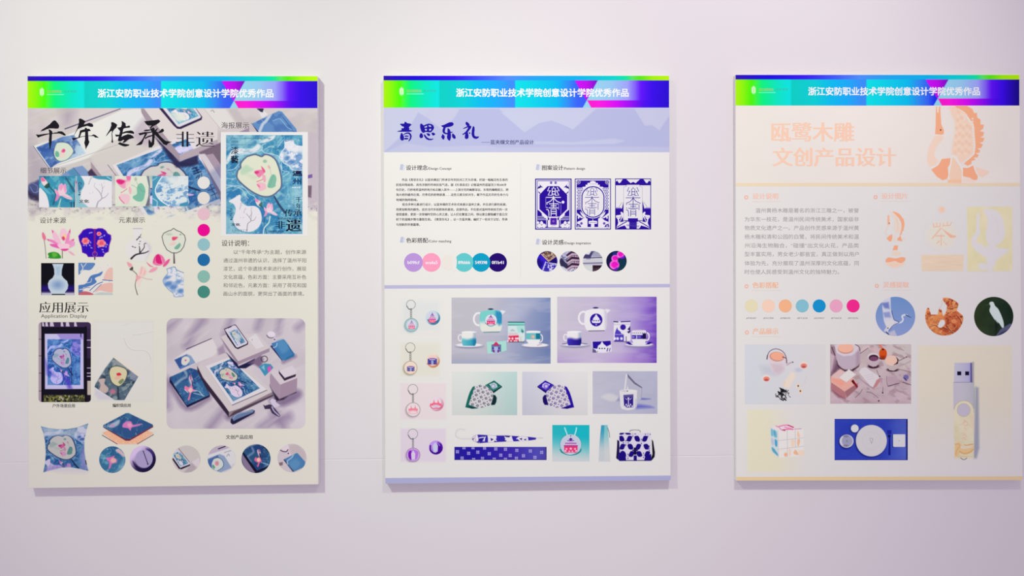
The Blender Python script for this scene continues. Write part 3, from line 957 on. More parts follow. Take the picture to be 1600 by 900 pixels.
    p.poly(z(15, 360, 60, 345, 130, 370, 90, 410, 40, 400), (225, 25, 120), 2, .9, 1)
    p.poly(z(150, 300, 205, 300, 200, 350, 160, 350), (235, 110, 170), 2, .9, 1)
    p.poly(z(150, 380, 210, 380, 190, 450, 140, 450), (240, 218, 208), 2, .8, 1)
    p.poly(z(190, 440, 220, 480, 205, 550, 180, 500), (240, 175, 195), 1, .9, 1)
    p.line(z(75, 525, 120, 500, 160, 470), .9, (225, 90, 130), .6)
    p.poly(z(50, 590, 90, 540, 180, 550, 200, 610, 170, 670, 120, 670), (240, 195, 210), 1.5, .9, 1)
    p.line(z(55, 580, 75, 620, 120, 665), 1.3, (228, 100, 150), .8)
    p.poly(z(290, 470, 310, 410, 360, 400, 400, 470, 400, 540, 370, 630, 300, 640, 240, 600, 240, 570, 290, 540), (120, 188, 165), .8, .95, 1)
    p.line(z(310, 440, 360, 500, 400, 510), .7, (90, 155, 135), .7, .7)
    p.line(z(215, 420, 260, 440, 300, 470), .5, (120, 140, 120), .5, .8)
    p.ell(212, 280, 2.2, 3.2, (175, 185, 165), 1, .8)
    p.line(z(285, 380, 300, 410), .5, (150, 150, 130))
    p.poly(z(420, 300, 455, 300, 468, 420, 462, 620, 440, 700, 410, 700, 445, 560, 450, 440), (110, 118, 140), 1, .9)
    p.poly(z(455, 600, 465, 600, 465, 705, 400, 705), (110, 108, 130), 1.5, .9)
    p.emit('detail_picture', P1, 3, label='pink lotus and green leaf')
    p = Pic(238, 275, 294.2, 322.5, 2, (222, 230, 236))
    p.noise((110, 165, 210), 9, 6, 3, .46, .64, .85, -12)
    p.noise((75, 130, 190), 7, 4, 9, .55, .7, .7, -18)
    p.poly(z(700, 300, 980, 300, 980, 400, 820, 440, 700, 390), (226, 230, 232), 8, .9, 1)
    p.veins((232, 240, 244), 7, 15, .03, .8)
    p.poly(z(495, 300, 640, 300, 560, 420, 540, 520, 600, 620, 720, 700, 495, 705), (74, 152, 188), 1, 1, 0)
    p.poly(z(870, 670, 980, 640, 980, 705, 860, 705), (70, 145, 185), 1.5)
    p.line(z(500, 360, 560, 320), 1, (160, 210, 225), 1)
    p.line(z(500, 600, 560, 640, 560, 700), 1.2, (190, 225, 235), 1)
    p.line(z(640, 290, 560, 420, 540, 520, 600, 620, 720, 700), 1.6, (236, 242, 246), .8)
    p.emit('detail_picture', P1, 3, label='blue and white jar close up')

    # four sources
    z = Z(55, 350, 7.5)
    pap = (229, 226, 216)
    p = Pic(63, 355, 117, 404.5, 2, pap)
    p.poly(z(160, 380, 150, 345, 200, 328, 240, 330, 280, 350, 300, 400, 200, 405, 150, 395), (50, 148, 40), .8, 1, 1)
    p.poly(z(200, 340, 240, 335, 260, 370, 210, 390), (120, 200, 80), 3, .7, 1)
    p.line(z(105, 190, 118, 280, 128, 400), .9, (130, 115, 110), .6)
    p.line(z(318, 310, 318, 400), 1.2, (110, 110, 70), .7)
    p.poly(z(80, 110, 95, 98, 120, 140, 125, 180, 105, 190, 85, 160), (235, 120, 150), 1, 1, 1)
    for q, c in ((z(135, 180, 200, 185, 300, 230, 310, 280, 220, 230), (238, 130, 195)), (z(195, 70, 240, 100, 290, 180, 300, 240, 230, 200, 205, 140), (244, 190, 215)), (z(300, 75, 330, 52, 360, 75, 380, 150, 340, 200, 290, 150), (246, 195, 220)),
                 (z(410, 60, 405, 130, 395, 200, 350, 230, 370, 140), (240, 140, 195)), (z(455, 175, 430, 230, 380, 260, 330, 250, 390, 200), (240, 150, 200)), (z(175, 235, 260, 240, 330, 280, 300, 290, 200, 265), (232, 95, 180)),
                 (z(460, 205, 460, 250, 390, 285, 340, 280), (238, 160, 205)), (z(260, 240, 330, 230, 400, 240, 390, 290, 340, 312, 300, 300), (246, 205, 222)), (z(300, 295, 390, 290, 370, 312, 330, 315), (226, 60, 150))):
        p.poly(q, c, 1.2, .97, 1)
    for q in (z(195, 70, 215, 85, 205, 110), z(410, 60, 395, 90, 412, 110), z(455, 175, 430, 185, 450, 200), z(135, 180, 160, 182, 160, 200)):
        p.poly(q, (205, 40, 120), 1.2, .8)
    p.poly(z(315, 140, 340, 120, 365, 150, 330, 190), (250, 215, 130), 2, .9, 1)
    p.poly(z(310, 160, 335, 145, 350, 175, 330, 195), (210, 20, 110), 1, .7, 1)
    p.poly(z(385, 320, 420, 325, 465, 365, 430, 360), (240, 165, 195), 1.2, .9, 1)
    p.emit('source_picture', P1, 3, cut=.04, label='pink lotus flower')
    p = Pic(122, 356, 174.5, 406, 2, pap)
    O = z(505, 140, 535, 105, 560, 70, 610, 50, 660, 50, 700, 62, 740, 48, 790, 50, 830, 75, 850, 110, 890, 130, 892, 180, 870, 250, 862, 325, 820, 345, 800, 385, 620, 388, 600, 355, 550, 335, 540, 260, 515, 200)
    p.line(z(698, 385, 698, 415), 1.8, (40, 25, 50), .5)
    p.poly(O, (122, 30, 170), .7)
    p.poly([(148.2 + (x - 148.2) * .95, 379 + (y - 379) * .95) for x, y in O], (48, 8, 185), .8)
    p.noise((80, 40, 210), 5, 5, 3, .6, .8, .0)
    p.rect(146.5, 357.5, 149.6, 398, (130, 25, 135), .8)
    for x, y, r in ((590, 200, 42), (775, 225, 48), (748, 115, 26)):
        q = z(x, y)[0]
        r /= 7.5
        for a in range(6):
            p.ell(q[0] + r * .6 * math.cos(a), q[1] + r * .5 * math.sin(a), r * .55, r * .5, (245, 120, 140) if a % 2 else (250, 150, 160), .8)
        p.ell(q[0], q[1], r * .5, r * .45, (235, 90, 110), .8)
    rr = random.Random(4)
    for x, y in ((640, 250), (660, 280), (600, 250), (620, 220), (570, 250), (650, 215), (780, 150), (760, 160), (810, 135), (740, 270), (830, 265), (800, 260), (840, 240), (790, 300), (800, 330), (660, 100), (640, 105)):
        q = z(x, y)[0]
        p.ell(q[0], q[1], 1.8, .9, (200, 185, 235), .6, .8, rr.uniform(0, 180))
    p.ring(148.3, 397, 3.6, 1, (170, 90, 150), .5)
    p.emit('source_picture', P1, 3, cut=.3, label='violet round fan with pink flowers')
    p = Pic(64.2, 411, 116.3, 461, 2, (8, 8, 20))
    p.poly([(64, 446), (117, 446), (117, 456), (64, 456)], (40, 15, 130), 7, .9)
    p.poly([(64, 457), (117, 457), (117, 462), (64, 462)], (205, 198, 225), 4, 1)
    V = z(195, 462, 335, 462, 322, 500, 312, 540, 310, 600, 335, 635, 375, 670, 388, 715, 380, 760, 350, 800, 345, 830, 195, 830, 180, 795, 155, 750, 148, 700, 165, 660, 205, 630, 225, 590, 222, 530, 210, 490)
    p.poly(V, (196, 212, 226), .9)
    p.ell(90, 445, 8, 6, (128, 155, 200), 9, .9)
    p.poly(z(240, 500, 295, 500, 290, 600, 250, 600), (165, 190, 215), 4, .8)
    p.line(z(195, 464, 335, 464), 1, (40, 40, 60), .6)
    p.line(z(200, 826, 345, 826), 1.8, (15, 15, 35), .6)
    p.emit('source_picture', P1, 3, label='pale vase on black')
    p = Pic(122.5, 410.5, 176.2, 461, 2, (232, 227, 222))
    for q, c in ((z(505, 455, 690, 455, 685, 500, 640, 540, 560, 540, 520, 590, 505, 580), (88, 130, 192)), (z(505, 720, 590, 700, 640, 620, 680, 595, 740, 580, 790, 555, 770, 600, 700, 635, 720, 680, 660, 720, 590, 740, 530, 750, 505, 760), (72, 118, 186)),
                 (z(505, 740, 560, 745, 540, 800, 510, 830), (78, 120, 185)), (z(850, 530, 910, 520, 910, 650, 850, 650, 800, 640), (236, 190, 180)), (z(760, 720, 850, 690, 910, 700, 910, 800, 760, 780, 700, 800), (234, 185, 175)),
                 (z(505, 830, 560, 790, 640, 800, 680, 830), (200, 95, 110)), (z(700, 830, 760, 800, 910, 810, 910, 832), (195, 205, 205))):
        p.poly(q, c, 1, .95, 1)
    for q, w in ((z(640, 780, 720, 710, 790, 680), 1.2), (z(680, 800, 760, 720, 800, 690), .7), (z(790, 655, 850, 660, 905, 665), 1.2), (z(545, 800, 580, 750, 640, 745), .8)):
        p.line(q, w, (60, 95, 170), .6)
    for q, w in ((z(540, 470, 560, 520, 530, 560), 1.2), (z(600, 460, 570, 500), .9), (z(600, 690, 650, 680, 660, 640), .8), (z(520, 770, 560, 765, 620, 780), 1.0), (z(780, 700, 840, 680, 905, 682), 1.4)):
        p.line(q, w, (236, 232, 228), .6)
    p.noise((120, 110, 130), 2, 2, 15, .8, .9, .6)
    p.emit('source_picture', P1, 3, label='blue and coral marbling')

    # drawn elements
    z = Z(185, 345, 7.2)
    p = Pic(194, 354, 238, 410, 2, P1PAPER)
    p.poly(z(165, 80, 270, 80, 262, 110, 265, 190, 320, 230, 370, 290, 350, 370, 300, 440, 240, 455, 160, 440, 100, 390, 80, 300, 130, 220, 170, 190), (231, 227, 228), 1.2, 1, 1)
    p.poly(z(300, 230, 370, 290, 350, 370, 300, 440, 340, 330), (214, 208, 216), 3, .9, 1)
    p.line(z(165, 88, 265, 88), 1, (170, 166, 172), .6)
    for q, w in ((z(145, 425, 190, 385, 240, 370, 300, 360, 340, 340), 3.2), (z(240, 370, 240, 320, 235, 285), 2.4), (z(245, 360, 290, 300, 290, 260, 315, 255), 1.6), (z(205, 215, 240, 180, 255, 150), 1.6), (z(230, 180, 260, 190), 1), (z(155, 290, 195, 302), .9)):
        p.line(q, [w, w * .4], (62, 52, 66), .6)
    for q in z(160, 288, 190, 300, 245, 232, 235, 260, 300, 255):
        p.ell(q[0], q[1], 1.3, .9, (120, 95, 105), .6, .8)
    p.emit('element_drawing', P1, 3, cut=.04, label='white vase with ink branch')
    p = Pic(252, 355, 291.5, 412, 2, P1PAPER)
    O = z(620, 85, 660, 110, 700, 125, 745, 165, 755, 210, 735, 290, 700, 340, 655, 362, 600, 360, 545, 325, 510, 260, 490, 180, 510, 140, 560, 115, 590, 108)
    p.poly(O, (225, 226, 214), .8, 1, 0)
    p.line(O + O[:1], 1.2, (100, 100, 102), .6, 1, 0)
    p.line(z(625, 360, 628, 475), [1.6, 2.8], (92, 86, 92), .6)
    p.ell(264, 366, 5, 2, (190, 200, 185), 2, .8)
    p.poly(z(605, 185, 640, 180, 670, 185, 640, 215, 610, 220), (235, 60, 110), 1.4, .9, 1)
    p.ell(270, 381, 5, 2.5, (240, 200, 195), 2, .8, -15)
    p.poly(z(640, 290, 690, 250, 700, 280, 670, 320, 630, 315), (120, 180, 158), .8, .95, 1)
    p.ell(282, 366.5, 1.6, 1.2, (150, 175, 160), 1)
    p.emit('element_drawing', P1, 3, cut=.04, label='round fan outline with lotus')
    p = Pic(228, 395, 266.5, 427, 2, P1PAPER)
    for q, c in ((z(385, 470, 410, 400, 450, 372, 500, 400, 525, 460, 480, 500, 420, 500), (238, 120, 170)), (z(430, 470, 420, 400, 450, 378, 480, 420, 490, 480), (222, 30, 120)), (z(500, 505, 540, 450, 580, 430, 560, 480, 520, 515), (232, 90, 150)),
                 (z(315, 462, 360, 500, 400, 522, 350, 510), (232, 110, 140)), (z(340, 575, 380, 535, 440, 520, 420, 560, 370, 580), (240, 160, 185))):
        p.poly(q, c, 1.1, .97, 1)
    p.line(z(410, 410, 400, 470), .8, (200, 20, 100), .7)
    p.line(z(480, 420, 500, 480), .8, (240, 170, 200), .7)
    p.emit('element_drawing', P1, 3, cut=.04, label='magenta lotus')
    p = Pic(197, 408, 240, 462, 2, P1PAPER)
    p.poly(z(95, 465, 140, 480, 155, 510, 120, 520), (240, 165, 175), 1, 1, 1)
    p.poly(z(125, 545, 160, 515, 165, 550, 145, 560), (80, 75, 72), .8, 1, 1)
    p.line(z(150, 550, 210, 610, 195, 680, 190, 740, 215, 830), [1.2, .9, 1.4], (110, 105, 100), .6)
    p.poly(z(230, 590, 260, 515, 310, 545, 310, 600, 260, 630), (243, 205, 200), 1.2, 1, 1)
    p.poly(z(200, 610, 260, 635, 220, 670, 205, 690), (238, 170, 175), 1.2, .9, 1)
    p.line(z(265, 635, 320, 655, 380, 660), 1, (215, 175, 165), .8)
    p.poly(z(210, 680, 260, 650, 240, 720, 225, 740), (243, 214, 210), 1, .9, 1)
    p.line(z(265, 520, 250, 600), .7, (235, 150, 160), .6)
    p.line(z(300, 560, 290, 610), .7, (235, 150, 160), .6)
    p.emit('element_drawing', P1, 3, cut=.04, label='pale lotus with bud')
    p = Pic(253, 414, 287.3, 466, 2, P1PAPER)
    O = z(545, 540, 580, 525, 635, 512, 650, 550, 690, 575, 735, 590, 735, 845, 690, 860, 635, 855, 615, 815, 560, 770, 510, 720, 503, 670, 525, 625, 560, 590)
    p.poly(O, (230, 229, 234), .8)
    sl, m = p.mask_poly(O, .8)
    p.clip = np.zeros(p.X.shape)
    p.clip[sl] = m
    for x, y, a, b in ((545, 640, 5, 2.5), (560, 710, 7, 4), (620, 745, 6, 4), (675, 685, 5, 2.5), (700, 790, 5, 3.5)):
        q = z(x, y)[0]
        p.ell(q[0], q[1], a, b, (75, 125, 195), 3.5, .85, -15)
    p.noise((130, 165, 212), 4, 3, 3, .5, .7, .6)
    p.clip = None
    p.line(z(545, 543, 630, 518, 655, 552, 735, 585), 1, (105, 130, 185), .6)
    p.line(z(545, 545, 555, 590, 515, 640, 503, 690, 560, 770, 615, 815, 635, 855, 735, 848), .8, (120, 150, 205), .6)
    p.emit('element_drawing', P1, 3, cut=.04, label='blue and white jar')

    # street display
    z = Z(55, 495, 6.21)
    p = Pic(60.3, 503.3, 142, 628.3, 1.8, (28, 20, 40))
    p.rect(60, 503, 64.6, 629, (175, 155, 170), .8)
    p.rect(136, 503, 143, 560, (52, 36, 70), .8)
    p.rect(136.5, 595, 143, 617, (200, 185, 175), .8)
    for y in (531.5, 543, 575, 583, 588):
        p.line([(136, y), (142, y)], 1.2, (205, 195, 225), .6)
    for y in (530, 556, 583, 611):
        p.line([(60, y), (64.5, y)], .8, (60, 45, 60), .6)
    p.rect(64.5, 503, 142, 513, (62, 44, 82), 1.5)
    for x0, x1 in ((66, 68), (71, 74), (78, 83), (95, 98), (103, 107.5), (116, 119)):
        p.poly([(x0, 503), (x1, 503), (x1 + 1.5, 510), (x0, 510)], (212, 198, 220), .8)
    p.rect(65, 511, 135.5, 616, (16, 12, 30), .8)
    p.rect(65, 616, 135, 629, (70, 72, 46), 1)
    p.noise((150, 150, 80), 3, 2.2, 5, .5, .7, .0)
    sl, m = p.mask_poly([(67, 617), (132, 617), (132, 629), (67, 629)], .8)
    p.clip = np.zeros(p.X.shape)
    p.clip[sl] = m
    p.noise((165, 160, 80), 3.2, 2.6, 5, .5, .68, .9)
    p.noise((20, 24, 20), 3, 3, 8, .55, .7, .9)
    p.noise((200, 195, 200), 3, 3, 18, .7, .8, .8)
    p.clip = None
    p.poly(z(93, 165, 468, 165, 470, 700, 95, 705), (206, 200, 240), .8)
    p.poly(z(210, 165, 468, 165, 468, 220, 250, 220), (160, 140, 220), 2, .9)
    p.blit(ART, z(118, 218, 440, 218, 438, 662, 120, 662), 1, tone(1.5, .8, (.86, .84, 1.02), (4, 8, 22)))
    p.poly(z(90, 400, 150, 520, 200, 580, 110, 560), (70, 60, 190), 6, .6)
    p.poly(z(260, 560, 330, 600, 360, 700, 320, 700), (85, 62, 200), 5, .75)
    p.line(z(350, 500, 355, 640), 1, (30, 30, 80), .8)
    p.poly(z(360, 230, 440, 220, 440, 380, 380, 370, 345, 320), (105, 90, 200), 3, .55)
    p.line(z(443, 165, 443, 195), 1.4, (20, 15, 40), .6)
    p.rect(65, 608, 135.5, 617, (18, 14, 32), .8)
    p.rect(132.5, 510, 135.8, 629, (14, 10, 26), .8)
    p.rect(64.6, 510, 68, 629, (14, 10, 26), .8)
    p.emit('application_picture', P1, 3, ('round', 5), label='outdoor poster stand')

    # woven bag
    z = Z(140, 500, 6.43)
    p = Pic(145, 500, 240, 628, 1.6, (228, 225, 216))
    p.poly(z(60, 20, 640, 20, 640, 640, 300, 780, 60, 780), (229, 226, 222), 16, .9)
    for q, c in ((z(350, 185, 380, 260, 440, 300, 540, 305, 590, 330, 620, 400, 600, 460, 500, 540), (214, 208, 204)), (z(440, 148, 540, 135, 640, 112), (212, 208, 206)), (z(350, 50, 430, 5), (214, 210, 206))):
        p.line(q, 1.6, c, 1)
        p.line([(a + .8, b - .8) for a, b in q], .9, (240, 236, 232), .8)
    p.poly(z(55, 690, 250, 800, 90, 800, 50, 750), (214, 208, 222), 4, .9)
    p.poly(z(245, 350, 520, 545, 490, 570, 240, 385), (234, 226, 212), .8)
    B = z(240, 378, 488, 570, 350, 805, 255, 805, 50, 672, 60, 640, 160, 480)
    p.poly(B, (90, 110, 128), .8)
    sl, m = p.mask_poly(B, .8)
    p.clip = np.zeros(p.X.shape)
    p.clip[sl] = m
    p.noise((58, 78, 100), 12, 9, 5, .45, .65, .85, 30)
    p.noise((150, 168, 165), 11, 6, 8, .55, .72, .75, -40)
    p.noise((40, 52, 74), 8, 10, 18, .6, .74, .8, 35)
    p.veins((170, 190, 190), 10, 12, .025, .55)
    p.poly(z(215, 400, 300, 400, 470, 520, 470, 580, 380, 500, 240, 450), (176, 178, 176), 5, .7)
    p.poly(z(405, 540, 430, 510, 470, 560, 490, 580, 450, 610, 415, 590), (140, 150, 172), 2, .8, 1)
    p.poly(z(195, 530, 215, 480, 270, 462, 330, 475, 370, 500, 378, 550, 350, 620, 300, 665, 250, 650, 215, 610), (222, 212, 172), .9, 1, 1)
    p.line(z(195, 530, 215, 480, 270, 462, 330, 475, 370, 500, 378, 550, 350, 620, 300, 665, 250, 650, 215, 610, 195, 530), 1.2, (70, 85, 92), .6)
    p.poly(z(270, 540, 300, 530, 320, 550, 285, 562), (215, 35, 60), 1.2, .95, 1)
    p.ell(184, 590, 5, 3, (235, 180, 165), 2, .8, -20)
    p.poly(z(290, 620, 330, 590, 345, 610, 310, 645), (130, 140, 105), 1, .95, 1)
    p.poly(z(90, 600, 155, 590, 150, 640, 190, 690, 160, 735, 100, 705, 110, 650), (210, 185, 178), 1.2, .95, 1)
    p.ell(176.5, 612, 4.5, 4, (200, 120, 145), 3, .9)
    p.line(z(285, 680, 290, 790), 2.5, (40, 52, 70), 1.5, .9)
    p.clip = None
    p.emit('application_picture', P1, 2, label='cord handled bag with fan print')

    # large product photograph
    p = Pic(260.3, 497.3, 477, 669.8, 1.8, (206, 194, 206))
    a, b, c_, d = Z(255, 490, 9), Z(365, 490, 9), Z(255, 580, 9), Z(365, 580, 9)
    p.fill(lambda X, Y: np.array((212, 202, 210)) + (fbm(X / 60, Y / 50, 3)[..., None] - .5) * 34)
    for q, w in ((a(50, 230, 200, 60), 10), (a(330, 450, 420, 280, 560, 90), 12), (a(870, 300, 960, 70), 9), (b(330, 200, 380, 70), 8), (b(620, 260, 660, 70), 7), (b(900, 200, 1000, 120), 9),
                 (c_(650, 800, 780, 640, 860, 540), 12), (c_(50, 120, 60, 500), 10), (d(400, 800, 560, 700, 760, 640), 16), (d(560, 560, 700, 780), 12), (d(700, 440, 850, 380), 10)):
        p.line(q, w, (150, 130, 164), 13, .7)
    p.noise((224, 214, 216), 50, 9, 9, .5, .75, .35, -35)
    for q, w, f in ((c_(900, 640, 930, 660, 1080, 600), 7, 7), (d(0, 700, 260, 590), 6, 7), (c_(90, 160, 330, 520, 640, 380), 7, 8), (d(560, 400, 700, 420, 900, 320), 14, 8), (b(860, 600, 700, 680), 5, 6)):
        p.line(q, w, (120, 98, 136), f, .7)
    # card with the fan
    p.poly(a(150, 640, 330, 520, 690, 350, 780, 520, 700, 600, 450, 700, 250, 790), (226, 220, 222), 1.2)
    p.poly(a(760, 500, 850, 430, 880, 560, 780, 590), (165, 145, 170), 5, .9)
    p.line(a(325, 500, 680, 350), 1.1, (62, 46, 80), .6)
    p.poly(a(160, 650, 330, 570, 390, 600, 450, 690, 240, 785), (88, 122, 180), 1)
    p.poly(a(330, 570, 390, 590, 450, 690, 370, 720), (150, 175, 205), 2, .8)
    p.poly(a(160, 650, 250, 610, 290, 700, 230, 770), (48, 78, 150), 2, .8)
    p.poly(a(270, 625, 320, 600, 365, 625, 370, 670, 320, 725, 265, 715, 255, 670), (222, 222, 216), .8, 1, 1)
    p.ell(290, 563, 1.6, 1.4, (225, 110, 140), 1)
    # lotus notebook
    p.poly(a(90, 900, 400, 770, 470, 800, 540, 900) + c_(660, 330, 655, 360, 340, 510, 90, 150, 90, 100), (22, 22, 62), 1.2)
    N = a(100, 890, 380, 765, 470, 790) + c_(655, 335, 330, 480, 95, 100)
    p.poly(N, (52, 100, 150), .9)
    sl, m = p.mask_poly(N, .9)
    p.clip = np.zeros(p.X.shape)
    p.clip[sl] = m
    p.noise((35, 72, 135), 12, 12, 5, .45, .65, .8)
    p.noise((90, 150, 190), 9, 9, 8, .58, .74, .7)
    p.line(a(300, 800, 330, 880) + c_(250, 120, 160, 200), 4, (170, 190, 205), 3, .7)
    p.veins((160, 195, 215), 9, 12, .02, .6)
    p.poly(c_(360, 100, 385, 50, 420, 130, 400, 190, 375, 160), (215, 185, 210), 1.2, .95, 1)
    p.line(c_(385, 60, 390, 110), 1.4, (140, 50, 80), 1)
    p.line(c_(405, 130, 415, 210), 1.2, (25, 30, 60), .8)
    p.poly(c_(300, 260, 310, 205, 360, 225, 400, 190, 420, 250, 470, 270, 400, 300, 370, 400, 345, 400, 370, 300), (238, 130, 170), 1, .97, 1)
    p.poly(c_(350, 270, 390, 230, 415, 270, 380, 300), (240, 205, 205), 1.5, .95, 1)
    p.line(c_(305, 260, 350, 300), 1, (245, 225, 235), .7)
    p.line(c_(430, 280, 500, 280, 560, 350), 1, (190, 215, 215), .7)
    p.line(c_(430, 310, 520, 330, 580, 350), .9, (190, 215, 215), .7)
    p.clip = None
    # low plinth with the framed print
    p.poly(a(480, 740, 560, 900) + c_(930, 570, 925, 650) + c_(620, 260, 480, 0), (52, 38, 60), 1.5)
    p.poly(c_(925, 570, 1080, 500) + d(545, 300, 560, 350, 0, 620) + c_(915, 650), (82, 66, 84), 1.2)
    p.poly(c_(925, 570) + d(545, 290, 550, 330, 0, 570) + c_(925, 640), (150, 132, 142), 1.2)
    p.poly(a(490, 740, 870, 560, 1000, 640) + d(250, 0, 545, 290) + c_(1080, 520, 925, 572), (216, 206, 208), 1)
    p.poly(a(490, 700, 870, 555, 950, 640, 620, 760), (214, 202, 208), 1)
    FR = a(595, 740, 925, 615) + [(417, 609)] + c_(965, 475)
    p.poly([(x + .6, y + .9) for x, y in FR], (96, 80, 104), .8)
    p.poly(FR, (228, 224, 230), .8)
    p.blit(ART, a(655, 765, 945, 640) + d(370, 240) + c_(985, 425), 1, tone(1.7, .8, (1.02, .99, 1.0), (4, 0, 10)))
    # tall box with the telephone and card
    p.poly(a(810, 340, 1000, 560, 1060, 650, 1050, 720, 880, 480), (158, 138, 158), 1.2)
    p.poly(a(890, 550, 1040, 700, 1060, 740) + b(160, 700, 300, 630, 290, 700, 170, 770, 60, 770, 0, 700) + a(960, 660), (30, 26, 70), 1.5)
    p.poly(b(200, 700, 380, 580, 420, 640, 400, 720, 360, 760, 300, 720), (120, 96, 130), 4, .9)
    p.poly(a(810, 330, 870, 300) + b(330, 280, 500, 460, 505, 490, 60, 670) + a(1050, 665), (216, 205, 210), 1)
    p.poly(b(60, 672, 505, 485, 505, 535, 60, 722), (164, 144, 164), 1)
    p.poly(b(205, 350, 310, 285, 430, 460, 320, 500), (226, 220, 224), .8)
    p.ell(394, 531, .8, .8, (150, 140, 150), .6)
    p.poly(a(855, 215, 880, 205, 1000, 155) + b(30, 155, 60, 195, 205, 400, 200, 435, 60, 500, 20, 480) + a(900, 320), (20, 16, 40), .8)
    p.poly(a(865, 225, 990, 165) + b(28, 165, 195, 400, 185, 425, 55, 480, 35, 470), (222, 214, 230), .8)
    p.blit(ART, a(920, 255, 1040, 215) + b(165, 400, 50, 450), 1, tone(1.2, .8, (.95, .95, 1)), (0, .15, 1, .95))
    p.ell(371, 527, 5.5, 6, (205, 216, 220), 3, .85)
    p.line(a(915, 200, 955, 180), 1.6, (20, 16, 40), .6)
    # badge holder, ring tag and cube
    p.ell(424, 522, 6.2, 4.2, (232, 222, 236), .8, 1, 10)
    p.line(b(465, 305, 500, 340, 560, 340), 1, (60, 40, 78), .6)
    p.poly(b(550, 345, 580, 340, 610, 385, 580, 400), (215, 200, 225), .8)
    p.ell(429, 530.5, 1, 1, (30, 20, 40), .5)
    p.poly(b(515, 460, 540, 440, 690, 660, 680, 665), (46, 58, 110), 1)
    H = b(530, 420, 700, 360, 720, 375, 860, 570, 850, 600, 720, 660, 680, 655)
    p.poly(H, (68, 128, 182), .9)
    p.poly(b(600, 400, 700, 370, 780, 480, 700, 560, 640, 500), (92, 150, 196), 5, .8, 1)
    p.poly(b(740, 620, 850, 560, 850, 600, 730, 655), (40, 110, 165), 2, .8)
    p.line(b(610, 420, 600, 460, 560, 480), 1.4, (175, 200, 225), .9)
    p.line(b(760, 440, 830, 560), .8, (40, 90, 140), .7)
    p.ring(413, 561, 5, 1.2, (60, 48, 66), .6, 1, 4.6)
    p.poly(b(355, 750, 430, 700, 520, 710, 560, 760, 440, 880), (66, 148, 186), .9)
    p.poly(b(390, 760, 430, 720, 440, 800), (165, 215, 220), 2, .8)
    p.poly(b(480, 760, 520, 740, 520, 800, 490, 820), (245, 80, 190), 1.5, .95, 1)
    p.poly(d(510, 190, 520, 230, 640, 390, 880, 300, 880, 260, 700, 400, 600, 420, 560, 330), (44, 30, 54), 3)
    p.poly(b(530, 820, 570, 780, 640, 820, 890, 830) + d(895, 95, 655, 190, 520, 20), (218, 206, 212), 1)
    p.poly(d(510, 60, 525, 30, 655, 190, 645, 390, 512, 200), (172, 150, 170), 1)
    p.poly(d(655, 190, 895, 95, 888, 285, 645, 390), (168, 144, 166), 1)
    p.poly(b(635, 820, 640, 800, 720, 880) + d(715, 95, 880, 40, 870, 75, 715, 135, 640, 35), (52, 36, 64), 1)
    p.poly(b(640, 810, 820, 730, 895, 810) + d(720, 95), (222, 212, 222), .9)
    # cloth tag and pen at the front
    p.poly(d(415, 470, 440, 485, 510, 465, 545, 480, 610, 560, 660, 625, 640, 645, 590, 620, 540, 590, 510, 530, 440, 535), (62, 50, 80), .9)
    p.poly(d(510, 420, 540, 380, 600, 410, 590, 430, 655, 480, 620, 500, 570, 510), (216, 204, 226), .9)
    p.line(d(540, 500, 570, 560, 640, 625), 2.2, (178, 170, 205), .9)
    p.poly(c_(950, 680, 975, 640, 1080, 590) + d(260, 540, 300, 555, 290, 590, 20, 740) + c_(975, 750, 945, 720), (34, 32, 66), 1)
    p.poly(c_(960, 650, 1080, 590) + d(270, 540, 290, 550, 275, 580, 60, 670) + c_(990, 700), (108, 128, 168), 1)
    p.line(c_(985, 660) + d(60, 600, 260, 555), 1.6, (150, 168, 198), 1)
    p.emit('product_photo', P1, 3, ('round', 11), label='large rounded photo of the product range')

    # pillow
    z = Z(55, 645, 9)
    p = Pic(61, 658, 141, 742, 1.8, (228, 225, 214))
    O = z(80, 190, 180, 215, 300, 232, 450, 232, 600, 205, 745, 150, 715, 250, 690, 380, 690, 540, 710, 680, 745, 815, 640, 790, 500, 765, 380, 770, 250, 800, 115, 835, 140, 720, 150, 560, 140, 400, 115, 280)
    p.poly(z(150, 790, 500, 760, 745, 810, 700, 850, 300, 830), (212, 206, 222), 6, .6)
    p.poly(O, (80, 120, 170), .8, 1, 0)
    sl, m = p.mask_poly(O, .8)
    p.clip = np.zeros(p.X.shape)
    p.clip[sl] = m
    p.blit(ART, z(60, 165, 760, 140, 770, 840, 90, 850), 1, tone(1.45, .8, (.92, .9, .96), (2, 2, 10)), (0, 0, 1, .86))
    p.poly(z(80, 190, 420, 240, 560, 220, 745, 150, 700, 280, 560, 330, 300, 320, 120, 300), (206, 212, 224), 7, .65)
    p.poly(z(640, 560, 700, 400, 760, 820, 640, 790), (150, 145, 205), 5, .7)
    p.poly(z(150, 770, 300, 720, 480, 720, 520, 780, 300, 800, 110, 850), (128, 110, 190), 6, .5)
    p.clip = None
    p.poly(z(700, 665, 715, 665, 728, 728, 710, 728), (80, 70, 100), .7)
    p.emit('application_picture', P1, 3, cut=.04, label='square cushion with fan print')

    # coasters and badges
    z = Z(150, 635, 8.18)
    p = Pic(159, 644, 241, 694.5, 1.8, (228, 225, 214))
    p.poly(z(80, 340, 400, 200, 735, 340, 530, 482, 270, 482), (246, 186, 150), .8)
    sl, m = p.mask_poly(z(80, 340, 400, 200, 735, 340, 530, 482, 270, 482), .8)
    p.clip = np.zeros(p.X.shape)
    p.clip[sl] = m
    p.noise((250, 205, 175), 1.6, 1.6, 3, .5, .7, .8)
    p.clip = None
    p.line(z(80, 368, 270, 480), .9, (70, 40, 60), .6)
    p.line(z(735, 360, 530, 480), .9, (90, 50, 60), .6)
